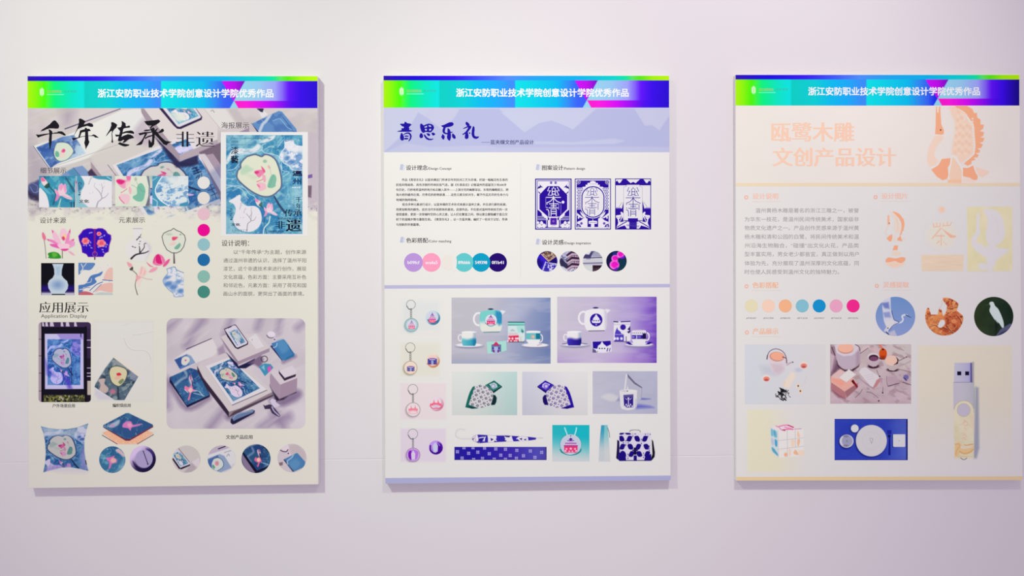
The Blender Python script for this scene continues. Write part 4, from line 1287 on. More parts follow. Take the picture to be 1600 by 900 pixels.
    p.poly(z(90, 250, 390, 95, 420, 95, 730, 245, 730, 265, 430, 440, 380, 440, 95, 270), (120, 45, 70), .8)
    O = z(92, 240, 380, 88, 415, 85, 725, 232, 728, 250, 430, 418, 380, 420, 95, 262)
    p.poly(O, (48, 88, 140), .8)
    sl, m = p.mask_poly(O, .8)
    p.clip = np.zeros(p.X.shape)
    p.clip[sl] = m
    p.noise((66, 120, 160), 10, 8, 5, .5, .7, .8)
    p.veins((150, 190, 210), 10, 8, .02, .7)
    p.poly(z(150, 260, 200, 220, 300, 170, 290, 230, 220, 270), (185, 200, 215), 3, .9, 1)
    p.ell(176, 665, 3.5, 2.5, (205, 150, 200), 2, .8)
    p.poly(z(350, 220, 400, 190, 450, 195, 480, 235, 590, 220, 540, 250, 460, 270, 440, 310, 410, 280, 340, 265), (228, 130, 200), 1.5, .95, 1)
    p.poly(z(400, 225, 440, 215, 460, 250, 420, 265), (240, 170, 190), 2, .9, 1)
    p.clip = None
    p.emit('application_picture', P1, 3, cut=.04, label='two stacked square coasters')
    p = Pic(155, 697.3, 196, 739, 2, (60, 118, 158))
    p.noise((42, 98, 145), 12, 12, 5, .45, .65, .8)
    p.noise((120, 180, 205), 8, 8, 9, .6, .75, .7)
    p.poly(z(300, 780, 370, 620, 370, 800, 250, 840), (150, 190, 205), 6, .7)
    p.poly(z(250, 560, 300, 545, 380, 630, 350, 640, 280, 590), (222, 190, 200), 2, .95, 1)
    p.line(z(60, 660, 150, 660), 1.4, (140, 190, 210), 1, .8)
    p.poly(z(130, 665, 180, 650, 240, 630, 230, 660, 270, 680, 260, 720, 210, 730, 180, 790, 160, 800, 170, 720), (235, 120, 190), 1.5, .95, 1)
    p.ell(177, 719.5, 4.2, 4, (238, 190, 175), 2, .95)
    p.veins((165, 210, 225), 11, 4, .018, .7)
    p.emit('badge_picture', P1, 3, 'disc', label='round badge with lotus')
    p = Pic(202.6, 696.5, 243.6, 738, 2, (90, 74, 130))
    p.fill(lambda X, Y: np.array((60, 44, 100)) + sst(.1, .9, .5 + ((223 - X) + (712 - Y)) / 44)[..., None] * np.array((165, 158, 140)))
    p.poly(z(740, 560, 765, 660, 730, 780, 620, 840, 520, 800, 470, 700, 560, 790, 650, 780, 710, 700), (24, 14, 60), 3, .95, 1)
    p.poly(z(640, 540, 720, 560, 750, 640, 700, 600), (60, 44, 120), 3, .9, 1)
    p.ell(225.0, 717, 13.6, 14.2, (176, 164, 206), .8)
    p.line(z(605, 575, 665, 740), 1.3, (66, 48, 92), .6)
    p.ell(224, 705.3, 1.2, 1.2, (100, 84, 130), .6)
    p.ell(231, 725, 1.2, 1.2, (60, 48, 92), .6)
    p.emit('badge_picture', P1, 3, 'disc', label='metal badge back with pin')

    # four round product pictures
    z = Z(260, 685, 13.91)
    p = Pic(269.3, 696.2, 313.3, 738.6, 2, (214, 204, 206))
    p.poly(z(270, 210, 420, 150, 640, 150, 740, 420, 560, 520), (210, 202, 198), 3)
    p.poly(z(540, 520, 700, 420, 740, 600, 660, 640), (226, 214, 220), 1.5)
    p.poly(z(540, 520, 660, 630, 560, 740, 380, 740, 480, 620), (186, 172, 178), 3, .9)
    p.line(z(265, 220, 500, 510), 1, (120, 108, 120), .6)
    p.poly(z(120, 440, 150, 430, 300, 640, 510, 560, 515, 590, 330, 672, 270, 660), (18, 12, 30), .7)
    p.poly(z(100, 330, 250, 240, 500, 540, 500, 565, 300, 640), (222, 214, 232), .7)
    p.blit(ART, z(130, 330, 290, 285, 480, 540, 300, 610), 1, tone(1.25, .8), (0, .1, 1, 1))
    p.emit('round_picture', P1, 3, 'disc', label='phone with blue case art')
    p = Pic(324.3, 696, 368.5, 738.2, 2, (218, 214, 218))
    p.poly(z(890, 120, 1300, 120, 1400, 200, 900, 400), (196, 182, 200), 1.5)
    p.line(z(1130, 228, 1280, 172), 1.6, (46, 26, 70), .5)
    p.poly(z(900, 360, 1420, 190, 1540, 500, 1300, 640, 1150, 720, 900, 500), (226, 224, 226), 1.2)
    p.poly(z(900, 440, 1160, 340, 1260, 380, 1420, 640, 1180, 740, 900, 640), (150, 168, 200), 1.2)
    p.poly(z(900, 460, 1120, 360, 1140, 440, 980, 640, 900, 600), (66, 100, 165), 2, .9)
    p.poly(z(1040, 440, 1120, 420, 1200, 460, 1245, 560, 1210, 640, 1110, 705, 1010, 650, 985, 560), (214, 222, 216), .8, 1, 1)
    p.line(z(1040, 440, 1120, 420, 1200, 460, 1245, 560, 1210, 640, 1110, 705), .9, (70, 95, 120), .6)
    p.ell(339, 724, 3, 3.6, (225, 130, 150), 2, .9)
    p.poly(z(990, 600, 1020, 570, 1060, 630, 1030, 660), (100, 160, 130), 1, .95, 1)
    for q in (z(1260, 310, 1310, 290, 1400, 265), z(1310, 390, 1350, 340, 1370, 380)):
        p.line(q, 1, (130, 130, 140), .7, .8)
    p.emit('round_picture', P1, 3, 'disc', label='postcard with fan drawing')
    z = Z(370, 685, 13.91)
    p = Pic(377.3, 694, 422.8, 739.2, 2, (44, 88, 130))
    p.noise((32, 62, 120), 14, 14, 5, .45, .65, .8)
    p.noise((85, 140, 180), 9, 9, 8, .58, .74, .7)
    p.veins((150, 190, 212), 10, 12, .02, .6)
    p.line(z(330, 200, 360, 300, 240, 400, 300, 500), 3, (140, 165, 200), 2.5, .7)
    p.poly(z(440, 260, 490, 240, 520, 320, 500, 400, 460, 350), (215, 185, 210), 1.2, .95, 1)
    p.line(z(480, 250, 490, 290), 1.3, (130, 50, 70), .9)
    p.line(z(500, 330, 510, 400), 1.6, (24, 22, 50), .9)
    p.poly(z(380, 470, 410, 410, 450, 430, 490, 400, 530, 460, 540, 500, 500, 530, 470, 610, 445, 610, 460, 520, 420, 510), (240, 110, 160), 1, .97, 1)
    p.ell(404, 718.5, 2.6, 3, (245, 215, 180), 1.5, .95)
    p.line(z(530, 520, 640, 555, 690, 575), 1, (170, 205, 220), .7)
    p.poly(z(100, 300, 150, 300, 440, 700, 700, 590, 680, 640, 430, 760, 390, 740), (20, 14, 44), 1)
    p.poly(z(80, 360, 130, 360, 400, 745, 200, 760), (140, 122, 152), 1)
    p.poly(z(580, 180, 720, 330, 740, 360, 640, 200), (24, 20, 52), 1.5)
    p.poly(z(160, 240, 320, 130, 480, 120, 300, 170), (196, 190, 205), 2, .8)
    p.emit('round_picture', P1, 3, 'disc', label='dark blue lotus notebook')
    p = Pic(433.6, 693.5, 479, 738, 2, (212, 200, 206))
    p.poly(z(1130, 160, 1300, 120, 1500, 300, 1480, 480, 1310, 320, 1180, 350), (202, 188, 192), 4)
    p.ell(445.5, 699, 6, 5.5, (230, 216, 226), 1)
    p.line(z(945, 255, 1010, 285, 1080, 285, 1110, 245), 1.3, (60, 36, 72), .6)
    p.poly(z(1085, 310, 1130, 290, 1185, 350, 1135, 385), (226, 206, 224), .8)
    p.ell(450.5, 708.5, 1.1, 1.1, (40, 24, 50), .5)
    p.poly(z(1015, 465, 1040, 450, 1250, 720, 1215, 725), (48, 52, 96), 1)
    p.poly(z(1035, 450, 1300, 315, 1325, 325, 1490, 510, 1470, 620, 1250, 720), (78, 130, 180), .9)
    p.poly(z(1120, 560, 1280, 440, 1380, 560, 1250, 680), (96, 150, 194), 5, .8, 1)
    p.line(z(1230, 360, 1190, 420, 1100, 490, 1110, 560), 1.7, (175, 200, 226), 1)
    p.poly(z(915, 530, 1000, 510, 1000, 580, 930, 600), (134, 112, 118), 1)
    p.emit('round_picture', P1, 3, 'disc', label='blue badge holder')


p1_pictures()


# ================================================================== MIDDLE BOARD: blue resist dyeing
ILL = 1.25 * np.array((0.87, 0.84, 0.875))
P2PAPER = (237, 236, 232)
P2 = poster([(599, 119), (1045.7, 118.2), (1048, 750.3), (602, 756)], P2PAPER,
            'white design poster with lavender banner, navy brush title and teaware photos, middle of three')
header(P2, 599.3, 1045.4, 118.4, 125.6, 168.2, 713, 982, 627.5)
NAVY = (28, 10, 160)


def p2_banner():
    p = Pic(599.6, 168.2, 1046, 237.8, 1.2, (200, 204, 230))
    z = Z(600, 170, 3.5556)
    m = (184, 188, 226)
    for q, f, a in ((z(0, 240, 130, 120, 190, 20, 240, 50, 330, 120, 420, 0, 640, 0, 780, 130, 860, 80, 930, 65, 1000, 90, 1050, 115, 1180, 0, 1390, 0, 1450, 95, 1490, 90, 1530, 120, 1590, 30, 1590, 250, 0, 250), 1.2, .9),
                    (z(1050, 120, 1180, 0, 1390, 0, 1440, 90, 1590, 215, 1000, 215, 900, 190), 6, .35), (z(400, 40, 640, 0, 780, 135, 700, 190, 500, 180), 8, .3)):
        p.poly(q, m, f, a)
    p.poly(z(0, 245, 120, 190, 250, 212, 560, 205, 640, 215, 1300, 210, 1590, 212, 1590, 250, 0, 250), (196, 199, 229), 2, .85)
    p.poly(z(830, 180, 1050, 185, 1280, 165, 1340, 178, 1280, 195, 1040, 200, 840, 196), (198, 203, 230), 2, .9)
    p.poly(z(650, 20, 780, 130, 860, 80, 930, 64, 1050, 112, 1150, 20, 900, 5), (201, 205, 231), 1.5, .9)
    p.poly(z(230, 40, 330, 120, 400, 40, 420, 0, 250, 0), (200, 200, 228), 2, .8)
    p.emit('title_banner', P2, 2, label='lavender banner of faint mountains')
    k = Ink(6)
    a, b = Z(615, 180, 18), Z(680, 180, 18)
    for q in (a(305, 200, 325, 180, 360, 200, 385, 225, 460, 235, 510, 265, 470, 300, 430, 340, 440, 365, 460, 372, 435, 390, 440, 405, 490, 420, 525, 440, 480, 465, 400, 468, 200, 468, 95, 462, 130, 440, 210, 425, 235, 400, 205, 388, 230, 370, 290, 360, 285, 325, 235, 310, 200, 275, 175, 255, 200, 238, 300, 238),
              a(225, 490, 250, 515, 265, 545, 290, 600, 290, 690, 270, 710, 225, 715, 190, 680, 180, 620, 190, 560, 205, 510),
              a(265, 545, 330, 500, 390, 482, 440, 485, 490, 525, 510, 590, 495, 660, 460, 710, 415, 745, 420, 710, 450, 665, 460, 600, 445, 545, 405, 520, 340, 530, 280, 555),
              a(300, 580, 350, 568, 430, 580, 415, 605, 320, 605), a(295, 645, 350, 635, 420, 645, 405, 675, 340, 688, 295, 675),
              a(770, 500, 800, 510, 830, 570, 825, 620, 790, 650, 745, 640, 725, 590, 740, 530), a(920, 515, 970, 505, 1030, 535, 1020, 580, 985, 590, 950, 560),
              a(1060, 500, 1110, 485, 1160, 510, 1172, 540, 1150, 560, 1105, 575, 1080, 545), a(845, 545, 870, 535, 910, 580, 950, 630, 1010, 660, 1070, 665, 1125, 655, 1105, 685, 1050, 705, 970, 700, 910, 665, 865, 605),
              b(165, 295, 250, 270, 330, 230, 400, 200, 470, 195, 515, 225, 520, 265, 480, 305, 400, 330, 330, 340, 300, 345, 280, 400, 270, 460, 290, 490, 345, 500, 345, 370, 375, 370, 415, 410, 430, 465, 505, 468, 470, 490, 435, 500, 445, 560, 440, 650, 410, 720, 370, 705, 335, 650, 330, 600, 345, 540, 290, 535, 240, 515, 205, 470, 205, 410, 230, 345, 190, 325),
              b(205, 525, 250, 560, 270, 610, 245, 690, 200, 670, 170, 610), b(480, 515, 510, 520, 560, 570, 580, 630, 565, 665, 520, 660, 480, 620, 470, 560),
              b(870, 180, 920, 205, 970, 255, 960, 285, 1020, 310, 1010, 360, 960, 420, 915, 480, 940, 570, 935, 640, 900, 670, 850, 665, 830, 630, 845, 520, 790, 555, 760, 545, 770, 530, 850, 470, 900, 400, 930, 340, 800, 385, 780, 375, 830, 345, 900, 310, 860, 260, 850, 230),
              b(940, 480, 990, 490, 985, 525, 955, 525),
              b(1075, 300, 1105, 340, 1110, 400, 1100, 500, 1105, 570, 1150, 600, 1235, 595, 1225, 625, 1195, 655, 1140, 668, 1080, 650, 1040, 600, 1020, 530, 1030, 420, 1050, 340)):
        k.poly(q, NAVY)
    k.poly(a(745, 260, 770, 232, 800, 245, 850, 290, 900, 260, 990, 235, 1070, 250, 1120, 290, 1140, 350, 1115, 410, 1080, 445, 1075, 465, 1030, 485, 900, 470, 840, 500, 800, 480, 765, 420, 745, 340), NAVY,
           holes=[a(865, 325, 930, 295, 945, 310, 935, 345, 870, 350), a(975, 285, 1030, 280, 1060, 310, 1055, 330, 1000, 325), a(885, 380, 940, 390, 930, 430, 900, 440, 880, 410), a(1000, 385, 1060, 378, 1055, 410, 1030, 440, 1000, 430)])
    k.emit('brush_title', P2, 'navy brush characters')
    k = Ink(6)
    k.rect(752, 222, 766, 222.6, (120, 118, 175))
    k.text('蓝夹缬文创产品设计', 766.5, 222.3, 7.6, (66, 60, 130), x1=834, smear=.12)
    k.emit('subtitle_text', P2)


def p2_frame():
    k = Ink(2)
    k.poly([(600.6, 445.7), (1046.6, 443.6), (1046.7, 449), (600.7, 451)], (192, 190, 224))
    k.emit('divider_bar', P2, 'lavender bar')
    k = Ink(2)
    k.poly([(602, 747), (1048, 743.1), (1048, 750.2), (602.4, 755.6)], (182, 184, 222))
    k.emit('foot_bar', P2, 'lavender bar')
    k = Ink(2)
    k.rect(813, 255, 813.5, 436, (224, 221, 224))
    k.emit('column_rule', P2)
    dk = (44, 40, 48)
    for x, y, t, e, w1, w2 in ((624.5, 262, '设计理念', '/Design Concept', 668, 705.5), (624.8, 375.5, '色彩搭配', '/Color matching', 668.5, 705), (837, 262, '图案设计', '/Pattern design', 880, 914), (837, 378.5, '设计灵感', '/Design inspiration', 880.5, 923)):
        k = Ink(4)
        k.poly([(x + 1.6, y - 5.5), (x + 6.2, y - 5), (x + 4.6, y + 3.8), (x, y + 3.2)], (196, 198, 224))
        k.poly([(x + 6.8, y - 4), (x + 8.4, y - 4), (x + 7.2, y + 3.4), (x + 5.2, y + 3.6)], (222, 224, 238))
        k.text(t, x + 10, y + .2, 8.4, dk, x1=w1, smear=.12)
        k.text(e, w1 + .4, y + 1.2, 5.6, (96, 92, 98), x1=w2, smear=.08)
        k.emit('heading_text', P2)
    L = [(628, 793.3, 281, '作品《青思乐礼》以蓝夹缬这门传承百年的民间工艺为灵魂，织就一幅幅活色生香的'), (619, 791.5, 288.8, '民俗风情画卷，具有浓郁的传统民俗气息。据《乐清县志》记载温州的蓝靛至少有600多'),
         (619, 794.5, 296.5, '年历史，巧妙地将温州的地方标识融入其中——上演古宅的幽静深远、东塔的巍峨挺立、跨'), (619, 794, 304.3, '海大桥的雄伟壮观、月季花的娇艳欲滴……这些元素交织共生，赋予作品无尽的生命力与'),
         (619, 652.5, 312.3, '地域的独特韵味。'), (628.5, 791.5, 319.5, '组合多种元素进行设计，以蓝夹缬的艺术形式来展示温州之美，并且进行颜色拓展，'),
         (619, 793, 327.4, '用更加鲜亮的颜色，迎合当代年轻群体的喜欢。这部作品，不仅是对温州传统技艺的一次'), (619, 793, 335, '视觉盛宴，更是一次穿越时空的心灵之旅，让人们在繁蓝之间，得以建立都隐藏于蓝白交'),
         (619, 793, 342.8, '织下的温婉乡情与蓬勃生机。《青思乐礼》，以一方蓝夹缬，编织了一份关于记忆、传承'), (619, 656, 351, '与创新的华美篇章。')]
    words('paragraph_text', P2, 4, [((t, a, y, 4.5, (50, 46, 56)), dict(x1=b, smear=.07)) for a, b, y, t in L], 'dark paragraph')
    for x, c, t, n in ((646, (190, 152, 224), 'b09fcf', 'lilac'), (674, (255, 162, 196), 'eca6a5', 'pink'), (700.5, (239, 231, 226), '', 'pale cream'), (725, (98, 204, 208), '89bbbb', 'turquoise'), (751.5, (4, 160, 200), '549398', 'blue'), (777.5, (34, 0, 112), '0f1b41', 'dark navy')):
        k = Ink({'lilac': 5, 'turquoise': 5, 'pink': 4, 'blue': 4}.get(n, 3))
        k.disc(x, 410, 14.6 if t else 12, c)
        if n == 'turquoise':
            k.poly([(708, 398), (712.6, 401), (713.8, 410), (712.2, 420), (708, 424)], P2PAPER, 1)
        if t:
            k.text(t, x - 9 if n != 'lilac' else x - 9, 410, 6.2, (244, 240, 248), x1=x + 9.5, smear=.22, sy=1.15)
        k.emit('colour_swatch', P2, n + ' round swatch')


def seal_glyph(k, z, c, w):
    L = lambda *n: k.line(z(*n), w, c)
    L(270, 185, 240, 250, 290, 245)
    L(285, 245, 250, 318, 312, 318)
    L(395, 185, 428, 250, 380, 245)
    L(385, 245, 422, 318, 362, 318)
    L(335, 182, 335, 205)
    L(314, 318, 314, 207, 364, 207, 364, 318)
    L(314, 256, 364, 256)
    L(314, 300, 364, 300)
    L(218, 352, 452, 352)
    L(335, 326, 335, 520)
    k.line(z(335, 358, 290, 410, 222, 442), w, c, 1)
    k.line(z(338, 358, 385, 410, 456, 442), w, c, 1)
    L(265, 455, 412, 455)
    L(290, 487, 385, 487)
    L(258, 520, 415, 520)
    L(224, 455, 240, 462)
    L(224, 512, 240, 518)
    L(296, 650, 296, 543, 380, 543, 380, 650)
    L(296, 578, 380, 578)
    L(296, 612, 380, 612)
    k.line(z(220, 546, 250, 552, 262, 590, 262, 650), w, c, 1)


def p2_cards():
    B, Wt = (40, 4, 155), (236, 232, 242)
    ux = 1 / 10.23
    # octagon card
    z = Z(832, 274, 10.23)
    k = Ink(3)
    R = lambda x0, y0, x1, y1, c: k.rect(*z(x0, y0)[0], *z(x1, y1)[0], c)
    R(42, 52, 625, 868, B)
    R(60, 70, 607, 850, Wt)
    R(75, 82, 592, 840, B)
    R(84, 92, 583, 830, Wt)
    k.poly(z(84, 550, 250, 665, 250, 830, 84, 830), B)
    k.poly(z(583, 550, 418, 665, 418, 830, 583, 830), B)
    for y in (655, 680, 705):
        R(84, y, 583, y + 7, Wt)
    k.poly(z(95, 545, 130, 545, 200, 615, 240, 660, 250, 720, 215, 690, 150, 640, 150, 610, 105, 560), Wt)
    k.poly(z(572, 545, 540, 545, 470, 615, 430, 660, 420, 720, 455, 690, 515, 640, 515, 610, 560, 560), Wt)
    for s in (-1, 1):
        c = 334
        g = lambda *n: [(z(c + s * n[i], 0)[0][0], z(0, n[i + 1])[0][1]) for i in range(0, len(n), 2)]
        k.poly(g(165, 755, 190, 730, 215, 755, 195, 785, 165, 775), Wt, 1)
        for px, py, r in ((245, 755, 20), (150, 805, 32), (225, 805, 32), (190, 815, 18)):
            q = g(px, py)[0]
            k.disc(q[0], q[1], r * ux, Wt, n=20)
        k.poly(g(230, 105, 215, 150, 175, 185, 160, 195, 190, 200, 215, 190, 235, 170, 250, 205, 220, 205, 215, 240, 175, 245, 250, 250, 250, 215, 215, 165), B)
        k.line(g(240, 260, 215, 290, 190, 300), 1.2, B)
        k.line(g(225, 265, 215, 280), .7, B)
        for q in ((20, 100, 52, 135),):
            k.rect(*g(q[0], q[1])[0], *g(q[2], q[3])[0], B) if s > 0 else k.poly([g(q[0], q[1])[0], g(q[0], q[3])[0], g(q[2], q[3])[0], g(q[2], q[1])[0]], B)
        k.line(g(30, 118, 45, 118), .5, Wt)
        k.line(g(110, 700, 110, 820), .8, Wt)
        k.line(g(85, 700, 85, 820), .8, Wt)
        k.poly(g(65, 675, 90, 675, 90, 715, 65, 715), B)
    k.poly(z(240, 172, 420, 172, 555, 310, 555, 540, 430, 660, 245, 660, 112, 540, 112, 310), B)
    R(285, 680, 388, 790, (78, 24, 170))
    k.ring(*z(335, 733)[0], 1.2, .4, (200, 170, 230))
    R(285, 790, 388, 820, Wt)
    k.line(z(300, 810, 370, 800), .5, B)
    seal_glyph(k, z, Wt, 1.25)
    k.disc(*z(488, 428)[0], 2.2, Wt)
    R(415, 450, 425, 550, (150, 135, 215))
    R(450, 460, 458, 620, (150, 135, 215))
    R(208, 350, 216, 520, (150, 135, 215))
    k.emit('pattern_card', P2, 'navy octagon pattern card')
    # oval card
    z = Z(894, 274, 10.23)
    k = Ink(3)
    R = lambda x0, y0, x1, y1, c: k.rect(*z(x0, y0)[0], *z(x1, y1)[0], c)
    R(42, 52, 620, 866, B)
    R(56, 66, 606, 852, Wt)
    R(72, 82, 582, 198, B)
    k.poly(z(165, 205, 165, 185, 215, 180, 215, 150, 245, 150, 245, 122, 285, 120, 290, 98, 330, 88, 370, 98, 378, 120, 410, 122, 410, 150, 440, 150, 440, 180, 495, 185, 495, 205), Wt)
    k.line(z(280, 138, 390, 138), .5, (150, 140, 180))
    for y in range(215, 540, 26):
        for x in list(range(78, 170, 26)) + list(range(490, 585, 26)):
            o = 13 if ((y - 215) // 26) % 2 else 0
            if x + o < 578:
                q = z(x + o + 6, y)[0]
                k.poly([(q[0] - 1.15, q[1]), (q[0], q[1] + 1.15), (q[0] + 1.15, q[1]), (q[0], q[1] - 1.15)], B)
    R(72, 545, 582, 700, B)
    R(72, 690, 582, 838, B)
    for s in (-1, 1):
        c = 330
        g = lambda *n: [(z(c + s * n[i], 0)[0][0], z(0, n[i + 1])[0][1]) for i in range(0, len(n), 2)]
        k.poly(g(205, 575, 130, 640, 100, 690, 150, 672, 190, 620), Wt)
        k.poly(g(252, 600, 252, 640, 190, 680, 140, 690, 190, 650), Wt)
        k.poly(g(232, 650, 212, 668, 225, 700, 240, 680), Wt)
        k.poly(g(85, 690, 140, 680, 190, 720, 250, 745, 250, 772, 205, 790, 180, 830, 85, 830), Wt)
        q = g(182, 768)[0]
        k.disc(*q, 2.1, (120, 85, 190), n=20)
        k.disc(*q, .9, (90, 60, 170), n=16)
        q = g(230, 812)[0]
        k.disc(*q, 3.2, B, n=24)
        k.frame(q[0] - 1.3, q[1] - 1.3, q[0] + 1.3, q[1] + 1.3, .5, Wt)
        q = g(232, 108)[0]
        k.disc(*q, 2.7, B, n=24)
        k.ring(*q, 3.1, .5, Wt, n=24)
        k.frame(q[0] - 1.3, q[1] - 1.3, q[0] + 1.3, q[1] + 1.3, .5, Wt)
    k.poly(z(265, 730, 325, 725, 330, 695, 338, 725, 398, 730, 398, 775, 355, 775, 355, 838, 300, 838, 300, 775, 265, 775), Wt)
    k.line(z(280, 752, 385, 752), .6, B)
    R(75, 826, 582, 838, Wt)
    O = [z(332 + 185 * math.cos(t) , 425 + (72 if math.sin(t) > 0 else -72) + 180 * math.sin(t))[0] for t in np.linspace(0, 2 * math.pi, 49)[:-1]][::-1]
    I = [z(332 + 168 * math.cos(t), 425 + (72 if math.sin(t) > 0 else -72) + 163 * math.sin(t))[0] for t in np.linspace(0, 2 * math.pi, 49)[:-1]][::-1]
    k.poly([((x - 926.4) * 1.06 + 926.4, (y - 315.5) * 1.04 + 315.5) for x, y in O], Wt)
    k.poly(O, B)
    k.poly(I, (233, 231, 236))
    seal_glyph(k, Z(893.3, 275.2, 10.6), B, .85)
    R(408, 450, 418, 550, (120, 105, 190))
    k.emit('pattern_card', P2, 'oval medallion pattern card')
    # plaque card
    z = Z(956, 274, 10.23)
    k = Ink(3)
    R = lambda x0, y0, x1, y1, c: k.rect(*z(x0, y0)[0], *z(x1, y1)[0], c)
    R(52, 50, 628, 866, B)
    R(64, 62, 616, 852, (234, 232, 234))
    k.poly(z(60, 160, 60, 105, 85, 82, 115, 125, 135, 118, 175, 60, 230, 60, 300, 125, 340, 103, 380, 125, 450, 60, 505, 60, 545, 118, 565, 125, 595, 82, 620, 105, 620, 160), B)
    k.poly(z(60, 530, 160, 530, 190, 400, 490, 400, 520, 530, 620, 530, 620, 852, 60, 852), B)
    for s in (-1, 1):
        c = 338
        g = lambda *n: [(z(c + s * n[i], 0)[0][0], z(0, n[i + 1])[0][1]) for i in range(0, len(n), 2)]
        k.poly(g(150, 610, 185, 580, 200, 590, 190, 630, 270, 640, 272, 670, 245, 700, 235, 760, 268, 850, 200, 820, 130, 800, 100, 850, 60, 852, 60, 740, 150, 730), Wt)
        k.poly(g(165, 660, 150, 740, 210, 750, 225, 700), B)
        k.line(g(160, 640, 200, 720, 260, 830), 1.2, Wt)
        k.line(g(100, 740, 160, 770, 265, 835), 1.4, B)
        k.line(g(185, 650, 215, 740), 1.0, B)
        k.line(g(175, 430, 225, 505), .6, (140, 140, 150))
        k.line(g(185, 665, 265, 680), .5, (140, 130, 200))
        R(60 if s < 0 else 535, 512, 145 if s < 0 else 620, 530, (150, 135, 215))
    k.poly(z(185, 185, 225, 175, 240, 150, 440, 150, 452, 175, 490, 185, 490, 720, 185, 720), (190, 188, 200))
    k.poly(z(192, 192, 232, 182, 246, 157, 434, 157, 446, 182, 483, 192, 483, 714, 192, 714), (233, 232, 236))
    R(258, 685, 418, 742, B)
    for q in (z(285, 765, 420, 765), z(230, 790, 400, 790), z(240, 805, 440, 808), z(320, 822, 430, 822)):
        k.line(q, .7, (80, 65, 170))
    seal_glyph(k, Z(956.4, 274.6, 10.23), B, 1.0)
    R(428, 460, 440, 555, (120, 105, 190))
    k.emit('pattern_card', P2, 'plaque and star pattern card')


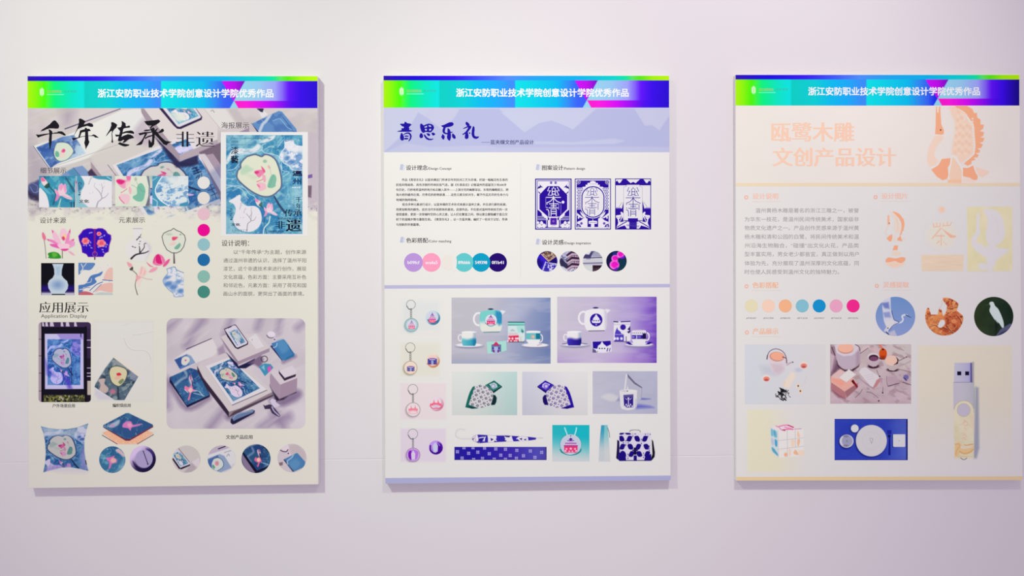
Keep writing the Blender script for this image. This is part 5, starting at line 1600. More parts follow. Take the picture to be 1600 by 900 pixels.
def p2_rounds():
    z = Z(836, 388, 21.62)
    p = Pic(839, 392.3, 871, 424.3, 2.5, (24, 8, 130))
    p.noise((60, 30, 215), 6, 14, 3, .4, .65, .9, 20)
    p.poly(z(180, 180, 400, 90, 760, 230, 770, 270, 450, 470), (50, 18, 40), .8)
    p.poly(z(215, 190, 400, 90, 640, 150, 690, 260, 455, 430), (150, 118, 100), .8)
    sl, m = p.mask_poly(z(230, 180, 400, 90, 640, 150, 670, 265, 455, 410), .8)
    p.clip = np.zeros(p.X.shape)
    p.clip[sl] = m
    p.noise((70, 45, 40), 2.6, 2.2, 5, .5, .62, .9)
    p.noise((215, 200, 190), 2.2, 1.8, 15, .56, .66, .9)
    p.clip = None
    p.line(z(215, 200, 455, 440, 690, 280), 1.1, (240, 200, 180), .6, 1, 0)
    p.poly(z(470, 490, 720, 290, 760, 520), (20, 5, 110), .8)
    p.poly(z(350, 470, 420, 470, 740, 530, 700, 700, 560, 780, 260, 790), (55, 40, 175), .8)
    sl, m = p.mask_poly(z(370, 480, 420, 470, 720, 530, 700, 700, 560, 780, 260, 790), .8)
    p.clip = np.zeros(p.X.shape)
    p.clip[sl] = m
    p.noise((215, 210, 245), 2.4, 2.0, 8, .5, .6, .95)
    p.clip = None
    p.line(z(360, 460, 245, 770), 1.3, (225, 222, 245), .6)
    p.line(z(470, 495, 740, 530), 1.3, (225, 222, 245), .6)
    p.emit('inspiration_picture', P2, 3, 'disc', label='carved printing blocks on blue cloth')
    p = Pic(874.2, 392.3, 906, 424.3, 2.5, (172, 172, 205))
    p.noise((205, 208, 232), 8, 8, 3, .4, .7, .9)
    p.poly(z(830, 420, 900, 330, 1000, 450, 1110, 560, 1060, 690, 880, 600), (40, 38, 72), 1.5, .95, 1)
    p.noise((52, 50, 88), 4, 4, 6, .62, .72, .6)
    p.poly(z(830, 600, 960, 620, 1120, 740, 1150, 800, 960, 780), (205, 208, 225), 1.2)
    for y in (130, 330, 540):
        p.poly(z(1060, y + 100, 1250, y - 40, 1520, y - 30, 1520, y + 200, 1250, y + 140, 1120, y + 230), (186, 158, 182), .8)
        p.poly(z(1040, y + 100, 1240, y - 50, 1500, y - 20, 1500, y + 50, 1250, y + 30, 1080, y + 140), (58, 28, 58), .8)
        p.line(z(1110, y + 170, 1250, y + 70, 1500, y + 75), .9, (225, 205, 225), .6, 1, 0)
        p.line(z(1110, y + 205, 1250, y + 100, 1500, y + 100), .8, (88, 60, 90), .6, 1, 0)
        for x in (1330, 1410, 1460):
            p.line(z(x, y + 95, x, y + 150), 1, (90, 62, 92), .6)
    p.emit('inspiration_picture', P2, 3, 'disc', label='tiers of a brick pagoda')
    z = Z(904, 388, 20)
    p = Pic(910.5, 392, 942, 424, 2.5, (214, 214, 222))
    p.poly(z(120, 100, 330, 80, 420, 80, 300, 200, 180, 230), (226, 226, 228), 1)
    p.poly(z(200, 180, 330, 200, 400, 90, 520, 90, 480, 170, 400, 250, 380, 310, 140, 310, 170, 240), (66, 60, 112), 1.2)
    p.poly(z(480, 100, 620, 130, 720, 260, 740, 300, 420, 290, 400, 230), (176, 176, 200), 1.5)
    for a, b in ((120, 210), (160, 130), (210, 220), (290, 290)):
        p.line(z(430, a, 720, a + 10), .6, (120, 118, 150), .6)
    p.rect(*z(160, 310)[0], *z(740, 470)[0], (205, 206, 214), 1)
    p.line(z(140, 300, 400, 300, 740, 280), 1.2, (60, 55, 85), .7, 1, 0)
    p.line(z(250, 330, 360, 330), 1.2, (130, 128, 165), .8)
    p.line(z(140, 470, 760, 455), 1.6, (96, 90, 130), .8)
    p.rect(*z(160, 490)[0], *z(740, 520)[0], (185, 182, 206), 1)
    p.rect(*z(190, 530)[0], *z(420, 720)[0], (212, 216, 216), 1)
    p.rect(*z(440, 530)[0], *z(740, 740)[0], (44, 24, 38), .7)
    p.poly(z(460, 640, 640, 600, 700, 740, 440, 740), (76, 60, 72), 2, .8)
    p.emit('inspiration_picture', P2, 3, 'disc', label='old gateway in grey')
    p = Pic(947.2, 392, 979.2, 424, 2.5, (14, 16, 70))
    p.poly(z(1150, 250, 1500, 330, 1520, 760, 1150, 760), (8, 52, 74), 5)
    p.poly(z(1080, 120, 1180, 110, 1180, 240, 1060, 240), (22, 50, 130), 3)
    for cx, cy, r in ((1310, 195, 110), (1140, 320, 110), (1120, 520, 145)):
        q = z(cx, cy)[0]
        r /= 20
        p.ell(q[0], q[1], r * 1.06, r, (240, 110, 225), 1)
        p.ell(q[0] + r * .1, q[1], r * .78, r * .72, (240, 15, 200), 2, .95)
        p.line([(q[0] - r * .8, q[1] + r * .3), (q[0], q[1] + r * .75), (q[0] + r * .8, q[1] + r * .2)], .9, (250, 150, 235), 1, .9)
        p.line([(q[0] - r * .5, q[1] - r * .2), (q[0], q[1] - r * .6), (q[0] + r * .5, q[1] - r * .1)], .7, (215, 0, 170), 1, .8)
    p.poly(z(1100, 660, 1230, 590, 1200, 690, 1120, 700), (110, 15, 190), 2, .9, 1)
    p.poly(z(1300, 290, 1440, 240, 1430, 310, 1340, 330), (130, 20, 215), 2, .9, 1)
    p.poly(z(1210, 325, 1280, 325, 1240, 380), (30, 10, 60), 2)
    p.emit('inspiration_picture', P2, 3, 'disc', label='bright pink roses')


def pagoda(p, cx, top, w, h, c1=(110, 50, 150), c2=(225, 60, 120), c3=(250, 150, 175), a=1.0):
    """the little temple emblem: three roofs over a patterned base"""
    p.line([(cx, top), (cx, top + h * .12)], .7, c1, .5, a)
    p.poly([(cx, top + h * .06), (cx + w * .2, top + h * .24), (cx - w * .2, top + h * .24)], c1, .6, a)
    p.rect(cx - w * .26, top + h * .3, cx + w * .26, top + h * .37, c1, .5, a * .9)
    p.rect(cx - w * .4, top + h * .46, cx + w * .4, top + h * .53, c2, .5, a * .9)
    p.rect(cx - w * .36, top + h * .54, cx + w * .36, top + h * .58, (245, 215, 235), .5, a * .8)
    p.rect(cx - w * .5, top + h * .6, cx + w * .5, top + h * .66, c1, .5, a)
    p.rect(cx - w * .46, top + h * .67, cx + w * .46, top + h, c2, .6, a)
    for x in (-.28, 0, .28):
        p.ell(cx + w * x, top + h * .78, w * .09, h * .07, c3, .5, a)
        p.ell(cx + w * x * .6, top + h * .93, w * .1, h * .06, c3, .5, a)


def block_house(p, cx, cy, w, c=(80, 78, 160)):
    h = w * .62
    p.rect(cx - w / 2, cy - h / 2, cx + w / 2, cy + h / 2, c, .6)
    p.rect(cx - w * .3, cy - h * .62, cx + w * .3, cy - h * .4, (150, 100, 170), .5)
    p.rect(cx - w * .32, cy - h * .4, cx + w * .32, cy - h * .3, (235, 228, 240), .5)
    p.poly([(cx - w * .12, cy + h * .5), (cx - w * .12, cy - h * .2), (cx + w * .12, cy - h * .2), (cx + w * .12, cy + h * .5)], (160, 180, 230), .6)
    for s in (-1, 1):
        p.rect(cx + s * w * .22 - w * .06, cy - h * .15, cx + s * w * .22 + w * .06, cy + h * .05, (60, 52, 150), .4)
        p.rect(cx + s * w * .2 - w * .07, cy + h * .25, cx + s * w * .2 + w * .07, cy + h * .5, (110, 30, 90), .4)


def p2_keys():
    P = P2PAPER
    rows = [((642, 476, 7.0), (643, 507.6, 10.6), (676.5, 496.6, 11.3), (229, 232, 230), (623, 464, 693, 523), 'turquoise'),
            ((641, 543, 7.4), (641.4, 574.6, 10.7), (676.4, 564, 10.8), (233, 231, 217), (620, 530, 693, 594), 'peach'),
            ((645, 608.2, 7.6), (645.6, 640, 11.2), (682, 631, 11.5), (238, 226, 228), (624.5, 598, 698, 656), 'pink'),
            ((645, 678, 7.6), (645.6, 710.6, 11), (681, 699.3, 11), (233, 220, 233), (624.5, 668.5, 698, 722.5), 'purple')]
    for i, ((rx, ry, rr), (dx, dy, dr), (bx, by, br), bgc, box, nm) in enumerate(rows):
        p = Pic(*box, 2.0, P)
        X, Y = p.X, p.Y
        e = np.minimum(np.minimum(X - box[0], box[2] - X), np.minimum(Y - box[1], box[3] - Y))
        p.put((slice(None), slice(None)), sst(0, 2.5 if i > 1 else 12, e), bgc)
        sh = ((165, 190, 200), (170, 170, 150), (190, 175, 180), (178, 165, 190))[i]
        p.ell(dx - 1.2, dy + 1.6, dr * 1.02, dr * 1.02, sh, 3, .8)
        p.ring(rx, ry, rr, .9, (150, 150, 150), .6)
        p.line([(rx - rr * .9, ry + 2), (rx - rr * .5, ry + rr * .95), (rx, ry + rr * 1.05)], 1.4, (120, 120, 122), .6, .9)
        for t, q in enumerate(np.linspace(ry + rr + .5, dy - dr - 1, 5)):
            p.ring(rx + .3, q, 1.1, .8, (118, 118, 116), .5, 1, 1.5)
        rim = ((120, 150, 158), (175, 160, 140), (160, 150, 155), (150, 130, 165))[i]
        p.ell(dx, dy, dr, dr, rim, .7)
        p.ell(dx, dy, dr - .9, dr - .9, ((196, 228, 228), (246, 226, 208), (240, 228, 232), (216, 180, 236))[i], .7)
        if i == 0:
            p.ring(dx, dy, dr * .78, .9, (130, 190, 195), .6)
            p.ell(dx, dy - .3, dr * .72, dr * .72, (222, 222, 236), .8)
            p.ell(dx, dy + dr * .62, 4, 1.1, (150, 205, 205), .8)
            pagoda(p, dx + .2, dy - 7, 10.5, 13.5, (150, 100, 170), (238, 110, 150), (250, 185, 200), .95)
        elif i == 1:
            block_house(p, dx + .4, dy + 1.8, 11.8, (110, 108, 170))
            p.line([(dx - 7, dy + 7.5), (dx + 7, dy + 7.5)], .8, (250, 210, 190), .8)
        elif i == 2:
            p.poly([(dx - 7.5, dy - 1), (dx - 4, dy - 2), (dx - 3.5, dy - 7), (dx - 2, dy - 2), (dx + 2, dy - 2), (dx + 3, dy - 7), (dx + 4.5, dy - 2), (dx + 7.5, dy - 1), (dx + 7, dy + 2), (dx - 7, dy + 2)], (250, 140, 158), .8)
            p.ell(dx, dy + 4, 7.6, 3.2, (250, 185, 195), .8)
            p.ell(dx, dy + 4.4, 5.4, 1.9, (240, 225, 232), .8)
        else:
            p.poly([(dx - 8, dy - 5), (dx - 2, dy - 8), (dx + 2, dy - 8), (dx + 8, dy - 4), (dx + 6, dy + 6), (dx, dy + 8.5), (dx - 7, dy + 5)], (190, 125, 228), 1, 1, 1)
            p.poly([(dx - 7, dy - 4), (dx - 3, dy - 6), (dx - 3, dy + 8), (dx - 7, dy + 4)], (120, 20, 185), 1, .95, 1)
            p.poly([(dx - 2.5, dy + 7.5), (dx - 3.2, dy - 2), (dx, dy - 7.2), (dx + 3.2, dy - 2), (dx + 2.8, dy + 7.5)], (226, 216, 240), .8)
        p.emit('keyring_picture', P2, 3, cut=.03, label=nm + ' round keyring')
        p = Pic(bx - br, by - br, bx + br, by + br, 2.5, (150, 200, 210))
        c0, c1 = (((196, 226, 232), (60, 130, 165)), ((246, 226, 210), (196, 150, 110)), ((238, 224, 232), (216, 150, 176)), ((200, 160, 245), (66, 0, 150)))[i]
        p.fill(lambda X, Y: np.array(c0, float) + sst(-.6, 1.1, ((X - bx) + (Y - by)) / br / 1.4)[..., None] * (np.array(c1, float) - np.array(c0, float)))
        if i == 0:
            p.ell(bx - .8, by - .8, br * .8, br * .8, (214, 218, 236), .8)
            p.line([(bx - 8, by + 3), (bx - 4, by + 7.5), (bx + 2, by + 8), (bx + 7.5, by + 4)], 1.4, (40, 90, 130), .8)
            pagoda(p, bx - 1, by - 8, 11.5, 15.5, (140, 60, 170), (242, 80, 135), (252, 160, 185))
        elif i == 1:
            p.ell(bx - .8, by - .6, br * .8, br * .8, (244, 214, 206), .8)
            p.line([(bx - 9, by + 4), (bx - 3, by + 8), (bx + 5, by + 7.5), (bx + 8.5, by + 3)], 1.3, (226, 120, 90), .9)
            block_house(p, bx - .9, by + 1, 14.5)
        elif i == 2:
            p.ell(bx - 1.5, by - 1.2, br * .76, br * .76, (240, 226, 234), 1)
            p.poly([(bx - 10, by), (bx - 5, by - 1.5), (bx - 4, by - 7), (bx - 2.5, by - 1.5), (bx + 1.5, by - 1.5), (bx + 2.5, by - 7), (bx + 4, by - 1.5), (bx + 8, by), (bx + 8, by + 3), (bx - 10, by + 3)], (250, 110, 140), .8)
            p.line([(bx - 10, by + 3), (bx - 6, by + 7), (bx, by + 6.5), (bx + 6, by + 7), (bx + 9, by + 3)], 1.3, (235, 90, 125), .8)
            p.ell(bx - 1, by + 3.5, 5.2, 2.2, (226, 205, 226), .8)
        else:
            p.line([(bx - 8.5, by - 3), (bx - 8, by + 5), (bx - 1, by + 9), (bx + 6, by + 7)], 2.2, (60, 0, 140), 1)
            p.poly([(bx + 3, by - 9), (bx + 9, by - 5), (bx + 9, by + 4), (bx + 3, by + 8)], (76, 0, 160), 1.5)
            p.line([(bx + 4, by - 6.5), (bx + 6, by - 3)], 1.2, (190, 150, 240), .8)
            p.poly([(bx - 4, by + 7), (bx - 4.6, by - 3), (bx - 1, by - 8.5), (bx + 3.2, by - 3), (bx + 2.8, by + 6), (bx - .5, by + 8)], (206, 214, 240), .8)
        p.emit('badge_picture', P2, 5, 'disc', label=nm + ' round badge')


def cup(p, z, x0, y0, x1, y1, body, dipc):
    """a cup: rim x0..x1 at y0, foot at y1, handle on the left"""
    w = x1 - x0
    p.ring(*z(x0 - w * .1, (y0 + y1) / 2 - (y1 - y0) * .1)[0], 3.2, 1.7, (238, 237, 240), .6, 1, 4.9)
    O = z(x0, y0, x1, y0, x1 + w * .0, y0 + (y1 - y0) * .75, x1 - w * .08, y1 - 8, x0 + w * .08, y1 - 8, x0, y0 + (y1 - y0) * .75)
    p.poly(O, body, .7)
    sl, m = p.mask_poly(O, .7)
    p.clip = np.zeros(p.X.shape)
    p.clip[sl] = m
    yy = z(0, y0 + (y1 - y0) * .5)[0][1]
    p.put((slice(None), slice(None)), sst(yy - 3.5, yy + 2.5, p.Y + np.sin(p.X / 3) * .8), dipc)
    p.poly(z(x1 - w * .2, y0, x1 + 10, y0, x1 + 10, y1, x1 - w * .25, y1), (0, 40, 120), 4, .25)
    p.clip = None
    p.ell(*z((x0 + x1) / 2, y0)[0], w / 8.2 / 2, 1.4, (244, 243, 244), .6)


def teapot(p, z, top, side, emblem):
    p.ring(*z(375, 300)[0], 7.4, 2.9, (240, 239, 242), .7, 1, 9.6)
    p.poly(z(640, 200, 670, 185, 720, 200, 690, 230, 660, 260), (232, 232, 238), .8)
    O = z(400, 215, 450, 195, 520, 185, 590, 185, 650, 200, 672, 240, 672, 330, 675, 390, 655, 450, 600, 466, 440, 466, 400, 430, 385, 360, 388, 280)
    p.poly(O, top, .8, 1, 1)
    sl, m = p.mask_poly(O, .8, 1)
    p.clip = np.zeros(p.X.shape)
    p.clip[sl] = m
    side(p, z)
    p.clip = None
    p.ell(*z(530, 172)[0], 4.2, 1.2, (28, 50, 80) if emblem else (34, 20, 110), .6)
    p.line(z(440, 468, 640, 464), 1.0, (70, 110, 110) if emblem else (50, 46, 80), .7)


def saucer(p, z, cx, cy, w, c=(238, 237, 240), f=.7):
    q = z(cx, cy)[0]
    p.ell(q[0] + 1, q[1] + 2.2, w, 3.4, (140, 140, 170), 2.2, .8)
    p.ell(q[0], q[1], w, 3.0, c, f)


def p2_photos():
    # turquoise tea set
    p = Pic(705.6, 465, 860.3, 568.2, 1.8, (190, 190, 202))
    cs = stops([(705, (196, 194, 202)), (760, (196, 195, 206)), (800, (172, 178, 205)), (860, (120, 138, 186))])
    p.fill(lambda X, Y: cs(X + (Y - 510) * .15, Y))
    p.put((slice(None), slice(None)), sst(515, 519, p.Y) * .55, lambda X, Y: stops([(705, (190, 186, 200)), (780, (186, 188, 205)), (860, (104, 122, 172))])(X, Y))
    p.put((slice(None), slice(None)), sst(545, 575, p.Y) * .6, (150, 162, 194))
    p.noise((206, 206, 220), 46, 9, 3, .5, .8, .3)
    p.poly([(800, 465), (850, 465), (790, 520), (760, 520)], (190, 194, 214), 14, .5)
    z = Z(702, 462, 8.19)
    b = Z(780, 462, 8.19)

    def side(p, z):
        p.poly(z(380, 340, 690, 340, 690, 480, 380, 480), (236, 234, 226), 7, .95)
        p.poly(z(590, 190, 690, 210, 690, 350, 640, 380, 590, 330), (36, 140, 190), 5, .9)
        p.poly(z(380, 180, 590, 180, 560, 250, 400, 320), (125, 214, 206), 5, .9)
    teapot(p, z, (130, 205, 210), side, 1)
    p.ell(*z(535, 315)[0], 9.0, 9.0, (222, 230, 240), .7)
    p.line(z(462, 350, 500, 380, 540, 388, 590, 370), 1.2, (60, 160, 165), .7)
    pagoda(p, *z(532, 245)[0], 13.4, 15, (140, 40, 150), (232, 45, 110), (250, 150, 180))
    saucer(p, z, 252, 632, 20.5)
    cup(p, z, 160, 465, 345, 650, (236, 238, 234), lambda X, Y: stops([(722, (110, 196, 204)), (744, (30, 150, 186))])(X, Y))
    # gift card, jar and second cup
    p.poly(z(478, 590, 655, 585) + b(88, 575, 95, 700) + z(620, 735, 490, 738), (172, 228, 216), .8)
    p.poly(z(500, 590, 640, 586, 640, 735, 510, 735), (190, 220, 226), .8, .0)
    p.rect(*z(540, 625)[0], *b(25, 718)[0], (104, 122, 168), .7)
    pq = z(598, 588)[0]
    p.poly([(pq[0], pq[1]), (pq[0] + 4.5, pq[1] + 4.5), (pq[0] - 4.5, pq[1] + 4.5)], (215, 40, 90), .6)
    p.rect(pq[0] - 5, pq[1] + 4.5, pq[0] + 5, pq[1] + 6.2, (190, 40, 110), .5)
    p.rect(pq[0] - 3, pq[1] + 8, pq[0] + 3, pq[1] + 18, (180, 190, 230), .6)
    for s in (-1, 1):
        p.rect(pq[0] + s * 4.6 - 1.2, pq[1] + 9, pq[0] + s * 4.6 + 1.2, pq[1] + 11.5, (70, 50, 160), .4)
        p.rect(pq[0] + s * 3.4 - 1.2, pq[1] + 13, pq[0] + s * 3.4 + 1.2, pq[1] + 17, (120, 30, 130), .4)
    p.poly(b(115, 335, 322, 335, 325, 375, 118, 378), (130, 220, 208), .7)
    p.line(b(115, 338, 320, 340), 1.2, (30, 60, 70), .6)
    p.line(b(115, 376, 322, 376), 1, (50, 110, 110), .6)
    p.poly(b(112, 382, 325, 380, 330, 560, 310, 590, 125, 590, 112, 560), (214, 232, 232), .7)
    p.poly(b(220, 382, 325, 380, 330, 470, 240, 470), (165, 226, 216), 2, .8)
    p.poly(b(118, 515, 250, 510, 250, 590, 118, 590), (222, 40, 85), .7)
    for x in (130, 170, 215, 240):
        p.ell(*b(x, 548)[0], 1.7, 1.8, (250, 215, 225), .6)
        p.ell(*b(x - 18, 580)[0], 1.7, 1.2, (250, 215, 225), .6)
    p.poly(b(130, 455, 170, 425, 210, 455), (180, 196, 204), .7)
    p.rect(*b(120, 478)[0], *b(238, 486)[0], (235, 160, 175), .5)
    p.rect(*b(120, 500)[0], *b(245, 508)[0], (240, 150, 170), .5)
    p.poly(b(285, 420, 320, 460, 300, 480, 280, 460), (60, 130, 130), 1, .9)
    p.line(b(275, 530, 278, 580), 1, (245, 170, 160), .8)
    p.line(b(120, 592, 320, 592), .9, (40, 40, 60), .7)
    saucer(p, b, 460, 632, 20.5)
    p.ring(*b(525, 545)[0], 3.6, 1.6, (235, 236, 240), .6, 1, 6)
    p.poly(b(345, 460, 525, 455, 525, 570, 500, 620, 380, 620, 345, 570), (238, 238, 240), .7)
    p.rect(*b(345, 478)[0], *b(525, 560)[0], (104, 196, 196), .6)
    p.rect(*b(470, 482)[0], *b(525, 556)[0], (20, 120, 150), .8)
    p.rect(*b(400, 498)[0], *b(458, 555)[0], (160, 185, 190), .6)
    p.ell(*b(435, 525)[0], 1.9, 1.9, (245, 190, 170), .7)
    p.ell(*b(435, 458)[0], 11, 1.2, (244, 244, 244), .5)
    p.line(b(490, 635, 540, 620), 1, (200, 150, 170), 1)
    p.emit('product_photo', P2, 3, label='turquoise tea set photo')
    # purple tea set
    p = Pic(870.6, 463.6, 1026, 567, 1.8, (200, 190, 214))
    cs = stops([(870, (206, 200, 214)), (950, (198, 188, 216)), (985, (182, 164, 216)), (1015, (138, 100, 205)), (1026, (115, 72, 192))])
    p.fill(lambda X, Y: cs(X + (500 - Y) * .12, Y))
    p.put((slice(None), slice(None)), sst(514, 519, p.Y) * .55, lambda X, Y: stops([(870, (196, 186, 210)), (970, (205, 190, 222)), (1005, (150, 115, 205)), (1026, (100, 52, 185))])(X, Y))
    p.put((slice(None), slice(None)), sst(540, 572, p.Y) * .7, lambda X, Y: stops([(870, (176, 150, 214)), (930, (206, 190, 222)), (985, (170, 130, 216)), (1026, (92, 40, 180))])(X, Y))
    p.noise((215, 205, 226), 46, 9, 3, .5, .8, .3)
    p.poly([(985, 463), (1026, 463), (975, 520), (945, 520)], (190, 172, 222), 14, .4)
    z = Z(866, 460, 8.19)
    b = Z(946, 460, 8.19)

    def side(p, z):
        p.poly(z(640, 200, 690, 210, 690, 460, 650, 470), (205, 202, 220), 4, .9)
    teapot(p, z, (238, 237, 240), side, 0)
    p.ell(*z(537, 327)[0], 9.7, 10.0, (38, 8, 158), .7)
    q = z(537, 250)[0]
    p.poly([(q[0], q[1]), (q[0] + 2, q[1] + 3.5), (q[0] + 5, q[1] + 7), (q[0] + 5.5, q[1] + 11), (q[0] + 7.5, q[1] + 10), (q[0] + 6, q[1] + 14), (q[0], q[1] + 14.5), (q[0] - 6, q[1] + 14), (q[0] - 7.5, q[1] + 10), (q[0] - 5.5, q[1] + 11), (q[0] - 5, q[1] + 7), (q[0] - 2, q[1] + 3.5)], (234, 232, 244), .6)
    for s in (-3.4, 0, 3.4):
        p.ell(q[0] + s, q[1] + 10.5, .9, 1.1, (50, 30, 150), .5)
    p.poly([(q[0] - 2, q[1] + 16), (q[0] + 2, q[1] + 16), (q[0], q[1] + 18)], (190, 180, 235), .6)
    saucer(p, z, 262, 640, 21, (228, 227, 236))
    p.ell(*z(262, 634)[0], 19, 1.8, (60, 52, 120), .8)
    p.ell(*z(262, 640)[0], 17, 1.8, (232, 230, 238), .8)
    cup(p, z, 165, 478, 348, 662, (238, 237, 240), lambda X, Y: stops([(886, (64, 50, 185)), (908, (28, 8, 130))])(X, Y))
    # card
    p.poly(z(480, 598, 600, 594) + b(72, 585, 80, 730) + z(640, 748, 490, 745), (232, 230, 240), .7)
    p.poly(z(490, 604, 600, 600) + b(66, 592, 70, 640) + z(600, 700, 495, 690), (36, 8, 155), .7)
    q = z(612, 598)[0]
    p.poly([(q[0], q[1]), (q[0] + 2.4, q[1] + 4.5), (q[0] + 6.5, q[1] + 7.5), (q[0] + 8, q[1] + 16), (q[0] - 8, q[1] + 16), (q[0] - 6.5, q[1] + 7.5), (q[0] - 2.4, q[1] + 4.5)], (236, 234, 244), .6)
    for s in (-4, 0, 4):
        p.ell(q[0] + s, q[1] + 11.5, 1.1, 1.1, (24, 14, 90), .5)
    p.poly(z(490, 690, 560, 730, 545, 745, 490, 745), (40, 30, 90), 1, .7)
    p.line(z(530, 700, 545, 735), 1.2, (236, 234, 244), .5)
    p.line(b(30, 690, 20, 725), 1.4, (40, 20, 120), .6)
    p.line(b(60, 690, 50, 725), 1.2, (70, 60, 150), .6)
    # canister
    p.poly(b(108, 345, 316, 340, 320, 380, 108, 385), (228, 226, 236), .7)
    p.line(b(108, 348, 160, 352), 1.6, (40, 24, 90), .6)
    p.line(b(200, 350, 315, 345), 1.6, (56, 30, 130), .6)
    p.poly(b(106, 392, 318, 385, 322, 590, 300, 602, 120, 604, 106, 590), (236, 234, 240), .7)
    p.ell(*b(225, 420)[0], 4.4, 4.4, (50, 22, 160), .7)
    p.poly(b(118, 520, 125, 480, 150, 420, 158, 450, 195, 480, 200, 500, 235, 510, 235, 600, 115, 600), (82, 62, 190), .7)
    p.rect(*b(115, 510)[0], *b(235, 516)[0], (200, 190, 230), .4)
    for x in (120, 155, 205):
        p.ell(*b(x, 565)[0], 2.0, 2.2, (236, 232, 244), .6)
    p.poly(b(300, 425, 280, 450, 310, 460, 275, 480, 300, 500, 320, 480, 316, 400), (44, 24, 110), .8)
    p.line(b(265, 540, 265, 600), 1, (60, 40, 120), .6)
    p.line(b(110, 602, 300, 605), .9, (50, 40, 90), .7)
    # patterned cup on a patterned saucer
    saucer(p, b, 430, 640, 21.5, (232, 230, 238))
    p.poly(b(255, 620, 300, 605, 350, 645, 310, 645), (40, 14, 150), .8)
    p.poly(b(605, 615, 560, 605, 510, 642, 560, 640), (40, 14, 150), .8)
    p.ring(*b(528, 540)[0], 3.8, 2, (236, 235, 242), .6, 1, 6)
    p.poly(b(335, 475, 350, 460, 510, 458, 522, 475, 522, 570, 500, 640, 370, 645, 335, 570), (236, 235, 240), .7)
    p.rect(*b(338, 520)[0], *b(520, 570)[0], (54, 24, 165), .6)
    p.rect(*b(475, 500)[0], *b(520, 570)[0], (20, 8, 70), .7)
    p.rect(*b(392, 525)[0], *b(402, 570)[0], (236, 235, 244), .5)
    for x in (350, 365, 415, 440):
        p.ell(*b(x, 545)[0], 1.1, 1.6, (150, 130, 215), .5)
    for x in range(345, 520, 24):
        p.poly(b(x, 498, x + 8, 484, x + 16, 498), (50, 34, 130), .5)
    p.ell(*b(430, 462)[0], 9.6, 1.1, (222, 205, 228), .5)
    p.emit('product_photo', P2, 3, label='navy and white tea set photo on purple')

    # scarf gift sets
    def scarf(x0, flip, dk, dk2, ptn, bga, bgb, name):
        p = Pic(x0 + 4.2 if not flip else x0 + 4, 580.8, x0 + 106, 648.6, 2.0, bga)
        X0, X1 = p.b[0], p.b[2]
        p.fill(lambda X, Y: np.array(bga, float) + sst(X0 + 20, X1 + 10, X if not flip else X0 + X1 - X)[..., None] * (np.array(bgb, float) - np.array(bga, float)) + ((Y - 615) / 34)[..., None] * -6)
        zz = Z(x0, 576, 11.845)
        z = (lambda *n: zz(*n)) if not flip else (lambda *n: [(2 * x0 + 110 - a, b) for a, b in zz(*n)])
        p.poly(z(430, 340, 470, 320, 540, 730, 420, 742, 295, 715, 345, 530, 380, 430), dk, .7)
        p.poly(z(350, 530, 400, 520, 370, 660, 520, 730, 300, 716), dk, .6)
        p.poly(z(330, 700, 420, 700, 520, 735, 420, 742), dk2, 2, .7)
        p.poly(z(800, 480, 850, 490, 880, 540, 870, 620, 840, 672, 760, 675), dk2, .7, 1, 0)
        p.poly(z(660, 310, 830, 420, 975, 345, 970, 320, 820, 450, 790, 450), dk2, .8)
        p.poly(z(970, 345, 815, 458, 800, 420, 960, 320), dk2, .7)
        p.poly(z(665, 305, 830, 218, 972, 325, 815, 420), dk, .7)
        p.poly(z(738, 290, 830, 255, 880, 290, 892, 340, 815, 382), (200, 214, 224) if not flip else (206, 196, 240), .7)
        p.ring(*z(812, 325)[0], 3.2, 1.6, (150, 168, 188) if not flip else (120, 90, 210), .8)
        p.line(z(690, 305, 812, 402, 945, 325), .5, (110, 170, 160) if not flip else (120, 100, 220), .5, .9, 0)
        O = z(475, 330, 560, 300, 640, 310, 690, 330, 800, 420, 820, 460, 810, 530, 770, 680, 640, 722, 520, 725, 360, 665, 400, 540, 450, 400)
        p.poly(O, (216, 212, 220), .7)
        sl, m = p.mask_poly(O, .7)
        p.clip = np.zeros(p.X.shape)
        p.clip[sl] = m
        for i in range(-6, 9):
            for j in range(-6, 9):
                u, v = 590 + i * 60 + j * 25 + 5 * math.sin(7 * i + j), 520 + j * 58 - i * 27 + 5 * math.cos(5 * i - 3 * j)
                q = z(u, v)[0]
                if (i + j) % 2 == 0:
                    a = .35 + .5 * ((i * 3 + j) % 3)
                    p.poly([(q[0] + 2.5 * math.cos(a + t), q[1] + 2.3 * math.sin(a + t)) for t in (0, 1.57, 3.14, 4.71)], ptn, .7)
                    p.ell(q[0] + .1, q[1] - .1, .85, .8, (226, 222, 228), .6)
                else:
                    p.ell(q[0], q[1], .8, .8, ptn, .5, .9)
        p.clip = None
        p.emit('product_photo', P2, 3, label=name)
    scarf(702, 0, (20, 108, 96), (8, 44, 52), (58, 72, 74), (222, 228, 222), (186, 216, 212), 'green scarf gift set photo')
    scarf(812, 1, (38, 10, 165), (24, 6, 100), (66, 40, 140), (226, 226, 226), (206, 206, 222), 'navy scarf gift set photo')
    # candle cup
    z = Z(922, 576, 11.845)
    p = Pic(926, 580, 1027.2, 646.6, 2.0, (192, 194, 214))
    p.fill(lambda X, Y: np.array((196, 196, 212)) + ((X - 926) / 100)[..., None] * np.array((-10, -8, -2)) + (fbm(X / 30, Y / 12, 4)[..., None] - .5) * 12)
    p.poly(z(840, 690, 900, 660, 1100, 690, 1180, 720, 1000, 730, 860, 740), (80, 84, 200), 5, .75)
    p.poly(z(920, 570, 960, 545, 1120, 560, 1000, 575), (70, 80, 180), 3, .8)
    p.poly(z(200, 520, 330, 460, 450, 480, 540, 540, 500, 600, 360, 600, 260, 560), (216, 216, 220), 4, .9, 1)
